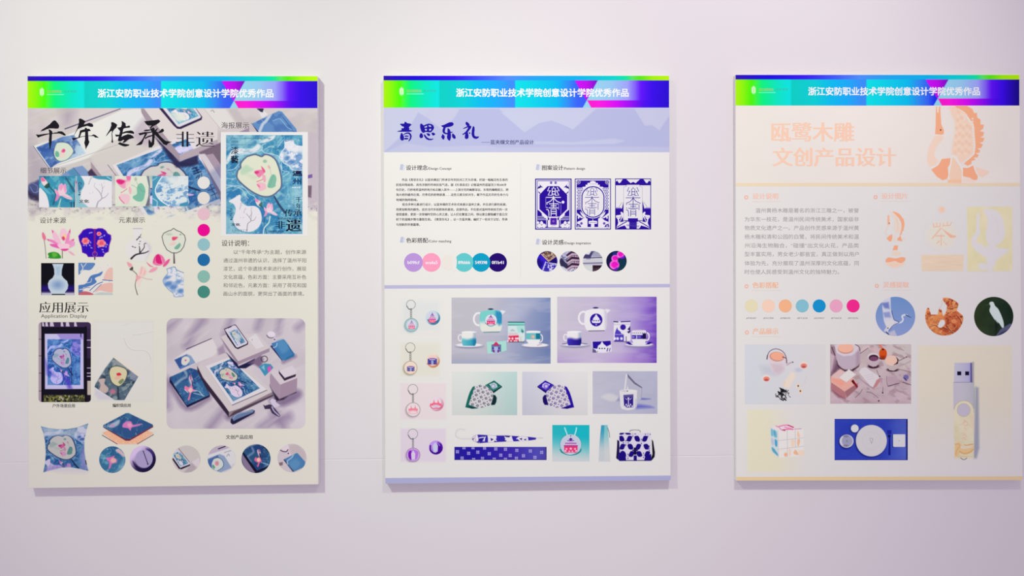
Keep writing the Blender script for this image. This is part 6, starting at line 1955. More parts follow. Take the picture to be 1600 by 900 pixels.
    p.poly(z(480, 600, 540, 520, 560, 600), (120, 120, 180), 3, .6)
    p.poly(z(660, 100, 690, 92, 830, 270, 965, 350, 955, 540, 930, 575, 620, 560, 630, 380), (190, 190, 208), .9)
    p.poly(z(660, 100, 690, 96, 660, 380, 625, 400), (224, 224, 228), .8)
    p.poly(z(690, 92, 740, 150, 830, 250, 965, 345, 955, 362, 820, 285, 700, 160), (112, 110, 140), .7)
    p.line(z(962, 355, 945, 545), .8, (160, 160, 178), .7)
    p.poly(z(545, 420, 870, 400, 862, 700, 820, 750, 700, 770, 590, 750, 560, 690), (228, 228, 230), .8)
    p.ell(*z(710, 412)[0], 13.4, 2.4, (232, 232, 232), .7)
    p.ell(*z(640, 415)[0], 5, 1.2, (205, 206, 214), .8)
    p.poly(z(680, 400, 690, 300, 715, 400), (230, 230, 232), .8)
    p.ell(*z(690, 415)[0], .9, .9, (80, 80, 90), .5)
    p.poly(z(618, 488, 800, 475, 798, 715, 690, 722, 630, 700), (50, 30, 140), .7)
    p.poly(z(618, 488, 800, 475, 800, 515, 618, 530), (92, 84, 150), .7)
    p.line(z(710, 540, 710, 690), 1.2, (228, 226, 238), .5)
    p.poly(z(632, 535, 690, 570, 680, 580), (228, 226, 238), .6)
    p.poly(z(785, 530, 725, 570, 735, 580), (228, 226, 238), .6)
    p.poly(z(690, 535, 730, 535, 715, 570, 700, 570), (228, 226, 238), .6)
    for x, y in ((670, 665), (748, 665), (690, 695), (730, 695), (645, 700), (780, 695)):
        p.ell(*z(x, y)[0], 1.1, 1.3, (226, 224, 238), .5)
    p.poly(z(840, 560, 862, 560, 850, 720, 800, 755, 780, 765, 830, 720), (190, 190, 205), 2, .8)
    p.emit('product_photo', P2, 3, label='white candle cup photo')

    # umbrella and its long box
    z = Z(704, 660, 10.256)
    p = Pic(708, 669, 851, 694, 2.0, P2PAPER)
    p.line(z(340, 258, 180, 256, 110, 235, 85, 190, 110, 130, 160, 112, 220, 122), 2.2, (214, 212, 212), .9)
    p.line(z(340, 254, 180, 252, 115, 230, 92, 190, 115, 134, 160, 118, 220, 126), .9, (240, 238, 238), .7)
    p.line(z(1370, 250, 1480, 250), .9, (200, 198, 204), .7)
    O = z(335, 262, 370, 215, 440, 195, 700, 210, 900, 210, 1100, 222, 1250, 232, 1372, 245, 1365, 275, 1250, 290, 1050, 303, 800, 312, 560, 325, 450, 335, 370, 300)
    p.poly(O, (60, 44, 172), .6)
    sl, m = p.mask_poly(O, .6)
    p.clip = np.zeros(p.X.shape)
    p.clip[sl] = m
    B = (52, 36, 170)
    for q in (z(330, 262, 370, 215, 440, 195, 455, 250, 440, 300, 470, 335, 370, 300), z(590, 205, 735, 212, 740, 250, 690, 318, 600, 320, 600, 260), z(855, 215, 985, 218, 1000, 270, 1010, 305, 860, 310, 880, 260),
              z(1100, 222, 1240, 232, 1250, 290, 1110, 302, 1070, 262), z(455, 250, 560, 235, 545, 300, 520, 300, 500, 262, 455, 268)):
        p.poly(q, (236, 233, 240), .7)
    for q in (z(430, 200, 590, 210, 590, 260, 560, 320, 480, 335, 450, 270), z(735, 215, 850, 215, 860, 300, 700, 310, 740, 260), z(980, 215, 1100, 225, 1060, 260, 1100, 300, 1010, 305, 990, 260), z(1240, 232, 1370, 248, 1360, 275, 1250, 290)):
        p.poly(q, B, .7)
    for q in (z(460, 270, 500, 262, 500, 300, 470, 290), z(640, 250, 690, 270, 650, 300), z(850, 215, 960, 215, 940, 240, 890, 235), z(1100, 260, 1150, 250, 1140, 285), z(840, 290, 900, 285, 880, 312), z(345, 270, 380, 245, 360, 290), z(1170, 270, 1220, 262, 1200, 290), z(420, 310, 450, 300, 450, 330)):
        p.poly(q, (34, 16, 120), .6)
    for q, w in ((z(455, 250, 540, 240, 540, 300), 1.4), (z(520, 300, 560, 230), 1.2), (z(600, 230, 700, 240), .8), (z(610, 300, 640, 230), .8), (z(870, 250, 980, 262), .6), (z(880, 270, 990, 280), .6), (z(1060, 262, 1090, 240), 1.6), (z(690, 260, 730, 290), 2.0)):
        p.line(q, w, (238, 235, 242), .5)
    p.line(z(370, 215, 350, 260, 380, 310), .6, (150, 120, 150), .6)
    p.line(z(400, 205, 390, 260, 420, 320), .6, (150, 130, 160), .6)
    p.clip = None
    p.emit('product_picture', P2, 3, cut=.04, label='folded navy print umbrella')
    p = Pic(710, 698.2, 854, 718.8, 2.0, (50, 44, 170))
    p.fill(stops([(710, (38, 28, 160)), (740, (34, 22, 165)), (800, (62, 44, 176)), (840, (84, 80, 188)), (854, (78, 68, 170))]))
    for x, y in ((110, 470), (215, 405), (290, 495), (360, 405), (437, 477), (185, 572), (545, 410), (620, 502), (725, 425), (370, 595), (512, 578), (805, 525), (880, 430), (955, 530), (1062, 448), (700, 590), (880, 592), (1055, 575), (1168, 535), (1278, 458), (1352, 560), (1460, 480)):
        q = z(x, y)[0]
        for i in (-1, 1):
            for j in (-1, 1):
                p.ell(q[0] + i * 1.3, q[1] + j * 1.3, 1.25, 1.25, (176, 168, 226), .5, .95)
        p.ell(q[0], q[1], .7, .7, (110, 100, 200), .5)
    p.line([(853, 698), (853.6, 719)], 1, (30, 20, 110), .6)
    p.line([(710, 718.5), (854, 718)], .8, (40, 20, 120), .6)
    p.emit('product_picture', P2, 3, label='long navy gift box with small squares')
    # paper bag front
    z = Z(858, 656, 12.16)
    p = Pic(863, 664, 921, 721, 2.0, (120, 205, 205))
    cv = np.array((38, 190, 200)), np.array((214, 222, 222))
    p.fill(lambda X, Y: cv[0] + sst(676, 722, Y + (890 - X) * .12)[..., None] * (cv[1] - cv[0]))
    p.poly(z(300, 100, 770, 100, 770, 360, 560, 360), (16, 192, 206), 9, .7)
    p.ell(*z(410, 470)[0], 17.0, 17.0, (40, 170, 180), .7)
    p.ell(*z(410, 472)[0], 16.4, 16.2, (204, 214, 230), .7)
    p.line(z(210, 560, 240, 610, 310, 650, 380, 670, 440, 668, 530, 640, 590, 600, 606, 555), [1.6, 2.2, 1.2, .8, 1.2, 2.2, 1.8, 1.4], (24, 140, 145), .7)
    p.line(z(295, 150, 345, 285), 1.8, (190, 240, 240), .6)
    p.line(z(520, 150, 510, 210, 485, 290), 1.8, (190, 240, 240), .6)
    q = z(410, 285)[0]
    p.ell(q[0], q[1] + 1.6, .7, 1.1, (60, 70, 90), .5)
    q = z(410, 330)[0]
    p.poly(z(410, 338, 455, 375, 370, 375), (44, 20, 140), .6)
    for x0, x1, y0, y1, c in ((345, 475, 390, 402, (120, 20, 150)), (390, 430, 375, 402, (100, 10, 150)), (370, 450, 410, 426, (240, 160, 225)), (305, 520, 438, 452, (140, 20, 150)), (300, 525, 458, 478, (240, 165, 220)), (280, 545, 485, 500, (140, 10, 120)), (285, 540, 502, 610, (238, 60, 125))):
        p.rect(*z(x0, y0)[0], *z(x1, y1)[0], c, .5)
    for x, y, r in ((330, 552, 1.5), (412, 548, 1.8), (492, 552, 1.5), (310, 592, 1.7), (515, 592, 1.7), (385, 598, 1.3), (440, 598, 1.3)):
        p.ell(*z(x, y)[0], r, r * .9, (252, 205, 222), .5)
    p.ell(*z(330, 615)[0], 3, .9, (238, 90, 140), .6)
    p.ell(*z(412, 612)[0], 3, .9, (238, 90, 140), .6)
    p.ell(*z(495, 615)[0], 3, .9, (238, 90, 140), .6)
    p.emit('product_picture', P2, 3, label='turquoise paper bag front')
    p = Pic(935, 664, 954, 721.5, 2.0, P2PAPER)
    O = z(990, 100, 1105, 100, 1130, 400, 1160, 790, 940, 790, 960, 400)
    p.poly(O, lambda X, Y: np.array((60, 165, 195)) + sst(668, 708, Y)[..., None] * np.array((145, 50, 22)), .7)
    p.poly(z(1050, 100, 1110, 100, 1135, 400, 1160, 790, 1060, 790, 1040, 400), lambda X, Y: np.array((130, 205, 210)) + sst(668, 708, Y)[..., None] * np.array((84, 14, 8)), 1.5)
    p.line(z(1110, 150, 1140, 240, 1150, 330), .8, (100, 100, 96), .6)
    p.emit('product_picture', P2, 3, cut=.04, label='turquoise paper bag side')
    # satchel
    z = Z(950, 656, 9)
    p = Pic(961.5, 670, 1025, 722, 2.2, P2PAPER)
    p.line(z(305, 165, 320, 148, 380, 143, 440, 148, 455, 170), 1.4, (150, 146, 150), .6)
    p.line(z(320, 162, 380, 152, 440, 160), 1.4, (232, 228, 230), .6)
    p.poly(z(130, 280, 160, 300, 170, 560, 165, 575, 115, 540, 125, 400), (22, 10, 70), .7)
    p.poly(z(615, 275, 635, 300, 660, 460, 655, 520, 610, 575, 600, 560, 625, 480), (12, 8, 26), .7)
    O = z(160, 190, 180, 182, 600, 182, 605, 450, 612, 560, 600, 576, 160, 578, 145, 555, 160, 440)
    p.poly(O, (228, 224, 238), .6)
    sl, m = p.mask_poly(O, .6)
    p.clip = np.zeros(p.X.shape)
    p.clip[sl] = m
    B = (26, 4, 128)
    rows = [(195, (190, 280)), (265, (190, 300, 410, 520)), (378, (202, 315, 425, 540)), (480, (215, 330, 440, 552))]
    for r, (y, xs) in enumerate(rows):
        for i, x in enumerate(xs):
            q = z(x, y)[0]
            w, h = 4.0, 4.6 if r else 1.6
            s = 1 if (i + r) % 2 else -1
            p.poly([(q[0] - w, q[1] - h * .8 * s), (q[0] + w * .3, q[1] - h * .95 * s), (q[0] + w, q[1] - h * .1), (q[0] + w, q[1] + h * .8 * s), (q[0] - w * .3, q[1] + h * .95 * s), (q[0] - w, q[1] + h * .1)], B, .5, 1, 1)
    for x, y in ((350, 200), (250, 325), (470, 305), (170, 440), (380, 430), (580, 400), (280, 515), (500, 500), (560, 205)):
        q = z(x, y)[0]
        for dx, dy in ((-3.8, 0), (3.8, 0), (0, -3.2), (0, 3.4)):
            p.poly([(q[0] + dx - 1.1, q[1] + dy - .9), (q[0] + dx + 1.1, q[1] + dy - .9), (q[0] + dx, q[1] + dy + 1.2)], (36, 16, 110), .5)
        p.ring(q[0], q[1], 1.3, .5, (150, 135, 205), .4)
    p.poly(z(140, 440, 250, 520, 255, 580, 140, 580), B, .7)
    p.poly(z(620, 470, 520, 520, 505, 580, 620, 580), B, .7)
    p.rect(*z(360, 500)[0], *z(405, 580)[0], B, .6)
    p.rect(*z(362, 390)[0], *z(400, 490)[0], (16, 6, 60), .6)
    p.rect(*z(352, 418)[0], *z(418, 438)[0], (30, 16, 90), .5)
    p.line(z(160, 572, 610, 572), 1.2, (20, 8, 90), .7)
    p.clip = None
    p.emit('product_picture', P2, 3, cut=.04, label='navy and white satchel')


p2_banner()
p2_frame()
p2_cards()
p2_rounds()
p2_keys()
p2_photos()


# ================================================================== RIGHT BOARD: egret wood carving
ILL = 1.25 * np.array((0.80, 0.75, 0.825))
P3PAPER = (232, 229, 227)
P3 = poster([(1149, 117), (1593, 115.8), (1597.8, 750.3), (1150.5, 751)], P3PAPER,
            'pale design poster with peach egret drawing, memory stick and blue place setting, right of three')
header(P3, 1149.3, 1592.7, 117.0, 124.2, 165.0, 1263, 1531, 1177.5, True)
PEACH = (251, 209, 185)


def p3_banner():
    p = Pic(1149.8, 165, 1593.6, 291, 1.2, (238, 231, 225))
    z = Z(1440, 160, 6.667)
    p.fill(lambda X, Y: np.array((239, 231, 225)) + (fbm(X / 90, Y / 60, 3)[..., None] - .5) * np.array((8, 6, 8)))
    p.put((slice(None), slice(None)), sst(285.2, 286.4, p.Y), (240, 220, 190))
    p.emit('title_banner', P3, 2, label='pale cream banner with sand coloured rule')
    p = Pic(1446, 165.3, 1550, 286.5, 2.0, (238, 231, 225))
    O, Lt, Wt = (254, 182, 142), (248, 212, 188), (240, 236, 230)
    p.poly(z(290, 50, 345, 30, 420, 60, 450, 110, 470, 170, 530, 230, 540, 330, 550, 430, 540, 530, 470, 590, 420, 630, 380, 620, 370, 560, 310, 540, 320, 430, 350, 300, 345, 200, 310, 130), (248, 216, 194), 3, .95)
    for y in range(100, 560, 42):
        for i in range(5):
            q = z(360 + i * 36 + (y - 300) * (.05 if y > 300 else .12) * -1, y + (i % 2) * 18)[0]
            if 330 < (q[0] - 1440) * 6.667 < 520 and not (y < 190 and i > 1):
                p.ell(q[0], q[1], 2.3, 2.6, (252, 222, 200) if (i + y // 42) % 2 else (244, 206, 178), 1.4, .7)
    # outer flight feathers
    p.poly(z(345, 35, 470, 35, 530, 70, 545, 110, 575, 110, 580, 160, 615, 180, 612, 230, 650, 232, 640, 275, 605, 300, 652, 310, 640, 350, 610, 365, 655, 372, 640, 410, 605, 420, 638, 440, 620, 475, 580, 480,
             610, 500, 600, 525, 565, 528, 595, 550, 580, 575, 545, 575, 560, 600, 520, 610, 520, 640, 480, 660, 440, 640, 470, 610, 545, 545, 560, 450, 550, 340, 535, 230, 490, 160, 440, 100, 370, 60), O, .8)
    p.line(z(380, 65, 450, 110, 500, 180, 540, 240, 548, 340, 556, 450, 540, 540, 470, 605), 1.2, Wt, .8, .9)
    for y in range(170, 540, 30):
        q = z(530 + (y - 170) * .04, y)[0]
        p.ell(q[0], q[1], 1.6, 1.6, Wt, .8, .7)
    p.line(z(440, 120, 450, 170, 440, 190), 1, Wt, .8, .9)
    p.line(z(490, 170, 500, 220), 1, Wt, .8, .9)
    # beak, head and eye
    p.poly(z(150, 45, 160, 40, 162, 100, 172, 110, 182, 40, 195, 45, 198, 130, 205, 230, 232, 290, 230, 330, 205, 338, 140, 330, 145, 260), O, .8)
    p.line(z(172, 50, 172, 105), 1.2, (244, 226, 212), .7)
    p.ell(*z(198, 287)[0], 1.0, 1.2, (60, 34, 30), .5)
    # neck and body plates
    p.poly(z(150, 345, 215, 345, 225, 375, 180, 430, 140, 500, 135, 560, 165, 620, 90, 670, 60, 610, 65, 510, 95, 430), (249, 218, 198), 1.2, .95, 1)
    p.line(z(140, 350, 175, 338, 215, 350), .9, Wt, .7)
    p.poly(z(210, 590, 300, 580, 295, 640, 272, 680, 280, 760, 262, 800, 215, 810, 160, 775, 100, 700, 150, 668, 185, 635), (254, 180, 142), .8)
    p.line(z(100, 680, 165, 655, 200, 590), 1.2, Wt, .8)
    p.poly(z(320, 560, 350, 600, 400, 670, 420, 720, 415, 840, 270, 838, 285, 760, 300, 690), (248, 212, 186), 1, .95)
    p.poly(z(270, 810, 415, 800, 415, 840, 270, 838), (252, 200, 165), 1.5, .8)
    p.line(z(318, 560, 300, 660, 285, 740, 285, 800), 1.6, Wt, .8)
    p.line(z(320, 560, 360, 580, 400, 650, 425, 700, 425, 800), 1.6, Wt, .8)
    p.poly(z(430, 680, 470, 680, 535, 655, 560, 730, 585, 770, 580, 805, 540, 810, 500, 785, 430, 770), (254, 180, 142), .8)
    p.poly(z(560, 670, 620, 690, 705, 720, 690, 745, 630, 780, 600, 770, 575, 720), (249, 214, 194), 1.5, .9)
    p.poly(z(425, 790, 500, 785, 560, 820, 540, 838, 425, 838), (246, 222, 208), 1.5, .9)
    p.line(z(430, 672, 480, 678, 535, 650), 1.2, Wt, .8)
    p.emit('egret_drawing', P3, 4, cut=.05, label='peach plate drawing of an egret with raised wing')
    words('title_text', P3, 5, [(('瓯鹭木雕', 1206, 207, 32.5, PEACH), dict(x1=1334, smear=.9)), (('文创产品设计', 1208, 246, 31.5, PEACH), dict(x1=1399.5, smear=.9))], 'large peach heading')
    k = Ink(2)
    k.poly([(1150.6, 745.2), (1597.6, 744.3), (1597.7, 750.1), (1150.8, 750.9)], (238, 212, 166))
    k.emit('foot_bar', P3, 'sand coloured bar')


def p3_text():
    for x, y, a, b, t, c in ((1166, 308.3, 1176, 1216, '设计说明', (253, 206, 188)), (1368, 308, 1377.5, 1418, '设计图片', (253, 206, 188)), (1166.5, 447.3, 1176, 1216, '色彩搭配', (253, 194, 160)),
                             (1370, 446.7, 1380, 1420, '灵感提取', (253, 202, 182)), (1167, 519.3, 1176, 1216, '产品展示', (253, 196, 166))):
        k = Ink(4)
        k.ring(x, y, 2.4, 1.5, (254, 188, 166))
        k.text(t, a, y - 1.6, 10, c, x1=b, smear=.35)
        k.rect(a - 1.5, y + 6.2, b + 4, y + 6.8, (244, 218, 206))
        k.emit('heading_text', P3)
    g = (168, 165, 166)
    L = ['温州黄杨木雕是著名的浙江三雕之一，被誉', '为华东一枝花，是温州民间传统美术，国家级非', '物质文化遗产之一。产品创作灵感来源于温州黄', '杨木雕和清和公园的白鹭，将民间传统美术和温',
         '州沿海生物融合，“碰撞”出文化火花，产品类', '型丰富实用，男女老少都皆宜，真正做到以用户', '体验为先，充分展现了温州深厚的文化底蕴，同', '时也使人民感受到温州文化的独特魅力。']
    ys = (329, 342.8, 356.3, 370, 383.7, 397.2, 411.4, 425)
    words('paragraph_text', P3, 4, [((t, 1180.5 if i == 0 else 1163.5, y, 7.9, g), dict(x1=1342 if i < 7 else 1311)) for i, (t, y) in enumerate(zip(L, ys))], 'pale grey paragraph')
    for x, c, t, n in ((1174, (233, 225, 190), '#F0E6B7', 'cream'), (1200.5, (250, 214, 194), '#FACFB8', 'pale peach'), (1227, (253, 188, 144), '#FBBA90', 'orange'), (1253.5, (138, 198, 216), '#87C6D8', 'sky blue'),
                       (1280, (20, 150, 214), '#0A94D2', 'strong blue'), (1306.5, (242, 172, 202), '#F7A6C8', 'pink'), (1333, (253, 44, 150), '#FD2D96', 'hot pink')):
        k = Ink(4)
        k.disc(x, 478, 10.2, c)
        k.emit('colour_swatch', P3, n + ' round swatch')
    words('swatch_codes', P3, 4, [((t, x - 8, 497, 3.4, (140, 138, 142)), dict(x1=x + 8)) for x, t in ((1174, '#F0E6B7'), (1200.5, '#FACFB8'), (1227, '#FBBA90'), (1253.5, '#87C6D8'), (1280, '#0A94D2'), (1306.5, '#F7A6C8'), (1333, '#FD2D96'))])


def p3_designs():
    z = Z(1360, 320, 8.19)
    O, Lt = (252, 178, 138), (246, 220, 202)
    p = Pic(1381, 328, 1418, 421, 2.0, P3PAPER)
    p.poly(z(265, 80, 330, 130, 360, 200, 380, 260, 390, 340, 380, 370, 310, 350, 300, 280, 310, 200, 280, 140), (240, 222, 206), 1.5, .95, 1)
    p.poly(z(285, 85, 360, 110, 405, 160, 430, 220, 435, 260, 415, 320, 400, 370, 375, 395, 395, 310, 395, 240, 370, 180, 325, 130), O, .9, .95, 1)
    for i in range(8):
        q = z(426 - abs(i - 3.5) * 2, 185 + i * 20)[0]
        p.ell(q[0], q[1], 1.3, .9, O, .5)
    p.line(z(330, 170, 350, 260, 340, 340), .8, (234, 205, 185), 1, .8)
    p.poly(z(220, 135, 242, 132, 245, 210, 252, 250, 225, 262, 216, 240), (250, 190, 156), .7)
    p.ell(*z(240, 235)[0], .7, .8, (90, 60, 50), .5)
    p.line(z(235, 265, 205, 310, 195, 360, 215, 390), 2.2, (238, 218, 208), 1, .9)
    p.poly(z(205, 430, 240, 395, 275, 375, 282, 400, 278, 440, 262, 470, 235, 462), O, .7)
    p.poly(z(290, 395, 320, 400, 335, 440, 320, 470, 285, 470), (236, 224, 208), 1, .9)
    p.poly(z(345, 430, 385, 395, 395, 430, 410, 460, 390, 466, 345, 455), O, .7)
    p.poly(z(390, 430, 450, 435, 430, 455), (240, 218, 206), 1, .9)
    p.poly(z(305, 520, 355, 520, 345, 580, 283, 580), O, .7)
    p.poly(z(275, 600, 375, 600, 390, 640, 350, 650, 280, 640), (244, 218, 194), 1, .9)
    p.poly(z(198, 700, 230, 675, 280, 680, 330, 685, 400, 670, 445, 680, 440, 715, 400, 745, 360, 740, 310, 720, 250, 735, 200, 735), O, .8, 1, 1)
    p.poly(z(200, 745, 250, 745, 305, 725, 360, 750, 450, 745, 420, 770, 330, 805, 280, 800, 210, 770), (248, 216, 190), 1.2, .95)
    p.emit('design_picture', P3, 3, cut=.05, label='peach egret on a stand')
    z = Z(1430, 310, 7.5)
    p = Pic(1438, 316, 1506, 424, 1.8, P3PAPER)
    p.ell(*z(312, 132)[0], 4.6, 4.6, (252, 208, 178), 4, .95)
    p.ell(*z(310, 430)[0], 23, 21, (236, 230, 212), 9, .8)
    c = (246, 192, 164)
    for q, w in ((z(210, 290, 218, 335, 290, 330, 292, 290), 1.3), (z(250, 285, 252, 330), 1.1), (z(320, 322, 410, 316, 425, 280), 1.3), (z(330, 290, 335, 320), 1), (z(375, 275, 380, 318), 1.1),
                 (z(300, 350, 250, 410, 200, 470), 1.7), (z(245, 440, 340, 438), 1.6), (z(304, 420, 304, 550), 1.3), (z(285, 500, 255, 525), 1.5), (z(335, 510, 365, 545), .8)):
        p.line(q, w, c, .7, .95, 0)
    p.poly(z(300, 340, 345, 375, 430, 430, 482, 440, 470, 460, 410, 462, 360, 410), c, .8)
    p.poly(z(70, 660, 570, 660, 560, 850, 78, 852), lambda X, Y: np.array((240, 218, 190)) + (fbm(X / 22, Y / 3, 9)[..., None] - .5) * 14, 1.2, .95)
    p.emit('design_picture', P3, 3, cut=.05, label='peach tea character over a wood band')
    p = Pic(1509.5, 322, 1582.5, 424.5, 1.8, P3PAPER)
    p.poly([(1511, 323.5), (1581.5, 323), (1582, 423.5), (1512, 424)], lambda X, Y: np.array((236, 228, 186)) + (fbm(X / 14, Y / 20, 5)[..., None] - .5) * np.array((14, 10, 30)), 2)
    w = (231, 228, 230)
    for q, f in ((z(720, 190, 755, 190, 752, 330, 765, 400, 730, 460, 720, 520, 790, 540, 810, 600, 800, 660, 740, 640, 670, 560, 660, 470, 700, 410, 715, 340), 2), (z(800, 130, 920, 130, 1000, 190, 1040, 300, 1050, 420, 1020, 500, 950, 550, 880, 560, 830, 480, 830, 380, 850, 280, 830, 200), 3),
                 (z(830, 560, 920, 560, 1000, 580, 1100, 600, 1040, 660, 1000, 690, 950, 740, 900, 850, 850, 850, 830, 700, 780, 660), 3), (z(740, 770, 820, 760, 850, 830, 760, 830), 3)):
        p.poly(q, w, f, .95, 1)
    p.poly(z(760, 150, 790, 150, 780, 230, 760, 230), (240, 222, 188), 2, .8)
    p.line(z(900, 200, 960, 300, 980, 420), 1, (226, 224, 214), 2, .8)
    p.emit('design_picture', P3, 3, cut=.05, label='pale yellow panel with egret silhouette')


def p3_rounds():
    z = Z(1360, 430, 6.667)
    p = Pic(1368.2, 463.7, 1430, 525, 2.2, (132, 158, 212))
    p.fill(lambda X, Y: np.array((130, 158, 212)) + ((Y - 494) / 31)[..., None] * np.array((16, 6, 6)))
    p.poly(z(90, 250, 210, 225, 212, 330, 220, 400, 250, 470, 300, 490, 250, 520, 200, 560, 170, 600, 140, 580, 165, 540, 140, 480, 130, 400, 120, 300), (216, 218, 232), 1.5)
    p.poly(z(110, 290, 190, 280, 200, 350, 150, 345), (110, 128, 198), 3, .9)
    p.poly(z(130, 390, 200, 380, 215, 440, 150, 440), (140, 152, 208), 3, .85)
    p.poly(z(150, 470, 230, 470, 260, 500, 200, 555, 160, 520), (226, 224, 226), 2, .95)
    p.line(z(180, 600, 190, 560, 250, 510, 320, 490, 340, 460, 330, 430, 350, 415, 380, 415), [1, 1.4, 2, 2.4, 2.4, 2.6, 2.8, 2.4], (224, 228, 240), .8)
    p.line(z(222, 370, 245, 460, 300, 490, 240, 520, 190, 580), .9, (70, 84, 140), .8)
    p.line(z(370, 415, 425, 442), [1.6, .6], (52, 66, 110), .7)
    p.poly(z(190, 600, 250, 570, 280, 640, 200, 640), (206, 200, 216), 2, .9)
    p.line(z(165, 590, 200, 630), 1.4, (38, 44, 84), .8)
    p.ell(*z(182, 552)[0], 1.2, 1, (120, 100, 60), .6)
    p.emit('inspiration_picture', P3, 3, 'disc', label='egret in flight against blue')
    p = Pic(1444.5, 463.5, 1506, 525, 2.2, P3PAPER)
    C = np.hypot(p.X - 1475.5, p.Y - 494.7) < 29.8
    p.clip = C.astype(float)
    p.poly(z(590, 340, 610, 340, 630, 410, 700, 410, 715, 350, 740, 360, 760, 430, 790, 380, 800, 320, 755, 260, 755, 225, 860, 235, 920, 290, 900, 370, 960, 420, 990, 500, 960, 640, 560, 640, 550, 440), (226, 128, 76), .9, 1, 0)
    cv = p.cov.copy()
    p.clip = (cv > .5).astype(float)
    p.noise((165, 70, 44), 5, 4.5, 3, .5, .62, .85)
    p.noise((245, 175, 115), 5, 5, 13, .54, .68, .85)
    p.noise((105, 42, 34), 3.2, 3, 23, .62, .74, .8)
    p.poly(z(570, 430, 740, 400, 770, 440, 700, 540, 740, 640, 600, 600), (236, 160, 96), 8, .6)
    p.poly(z(800, 400, 900, 380, 980, 480, 900, 620, 760, 620, 780, 480), (184, 78, 50), 8, .4)
    p.ell(*z(870, 480)[0], 4.6, 3.4, (236, 150, 100), 1.5, .9)
    for q in (z(840, 520, 800, 560, 760, 540), z(790, 520, 840, 580, 890, 540), z(600, 560, 660, 520, 720, 550), z(900, 420, 940, 470, 960, 540), z(780, 620, 830, 590, 880, 610), z(820, 350, 870, 340, 910, 330)):
        p.line(q, 1.1, (120, 46, 34), .8, .85)
        p.line([(a + .9, b - 1) for a, b in q], .7, (250, 190, 135), .7, .8)
    p.clip = None
    p.poly(z(735, 468, 770, 470, 775, 510, 740, 545, 705, 540, 712, 500), (232, 228, 230), .8, 1, 1)
    p.line(z(720, 350, 750, 290, 735, 270), .6, (226, 196, 170), .6)
    p.emit('inspiration_picture', P3, 3, cut=.3, label='orange carved wooden group')
    p = Pic(1522, 463.8, 1583.4, 525.2, 2.2, (34, 52, 34))
    p.fill(lambda X, Y: np.array((36, 54, 34)) + (fbm(X / 20, Y / 20, 8)[..., None] - .5) * 22 + ((X - 1552) / 31)[..., None] * np.array((-10, -8, 2)))
    p.poly(z(1300, 500, 1340, 510, 1300, 640), (24, 34, 30), 3, .8)
    p.poly(z(1300, 640, 1360, 560, 1450, 505, 1500, 510, 1480, 600, 1400, 640), (92, 96, 128), 1.2, 1)
    p.poly(z(1310, 640, 1370, 590, 1460, 560, 1440, 640), (56, 58, 90), 2, .9)
    p.poly(z(1235, 300, 1250, 278, 1280, 280, 1300, 320, 1330, 350, 1360, 410, 1385, 480, 1390, 540, 1370, 545, 1340, 500, 1300, 470, 1265, 420, 1240, 370, 1250, 320), (216, 230, 228), .8, 1, 1)
    p.line(z(1240, 300, 1205, 316), [1.3, .6], (70, 84, 70), .7)
    p.line(z(1305, 470, 1310, 540), 1.4, (20, 28, 24), .8)
    p.line(z(1270, 420, 1310, 480, 1330, 500), .8, (180, 200, 196), 1, .7)
    p.emit('inspiration_picture', P3, 3, 'disc', label='standing white egret on dark green')


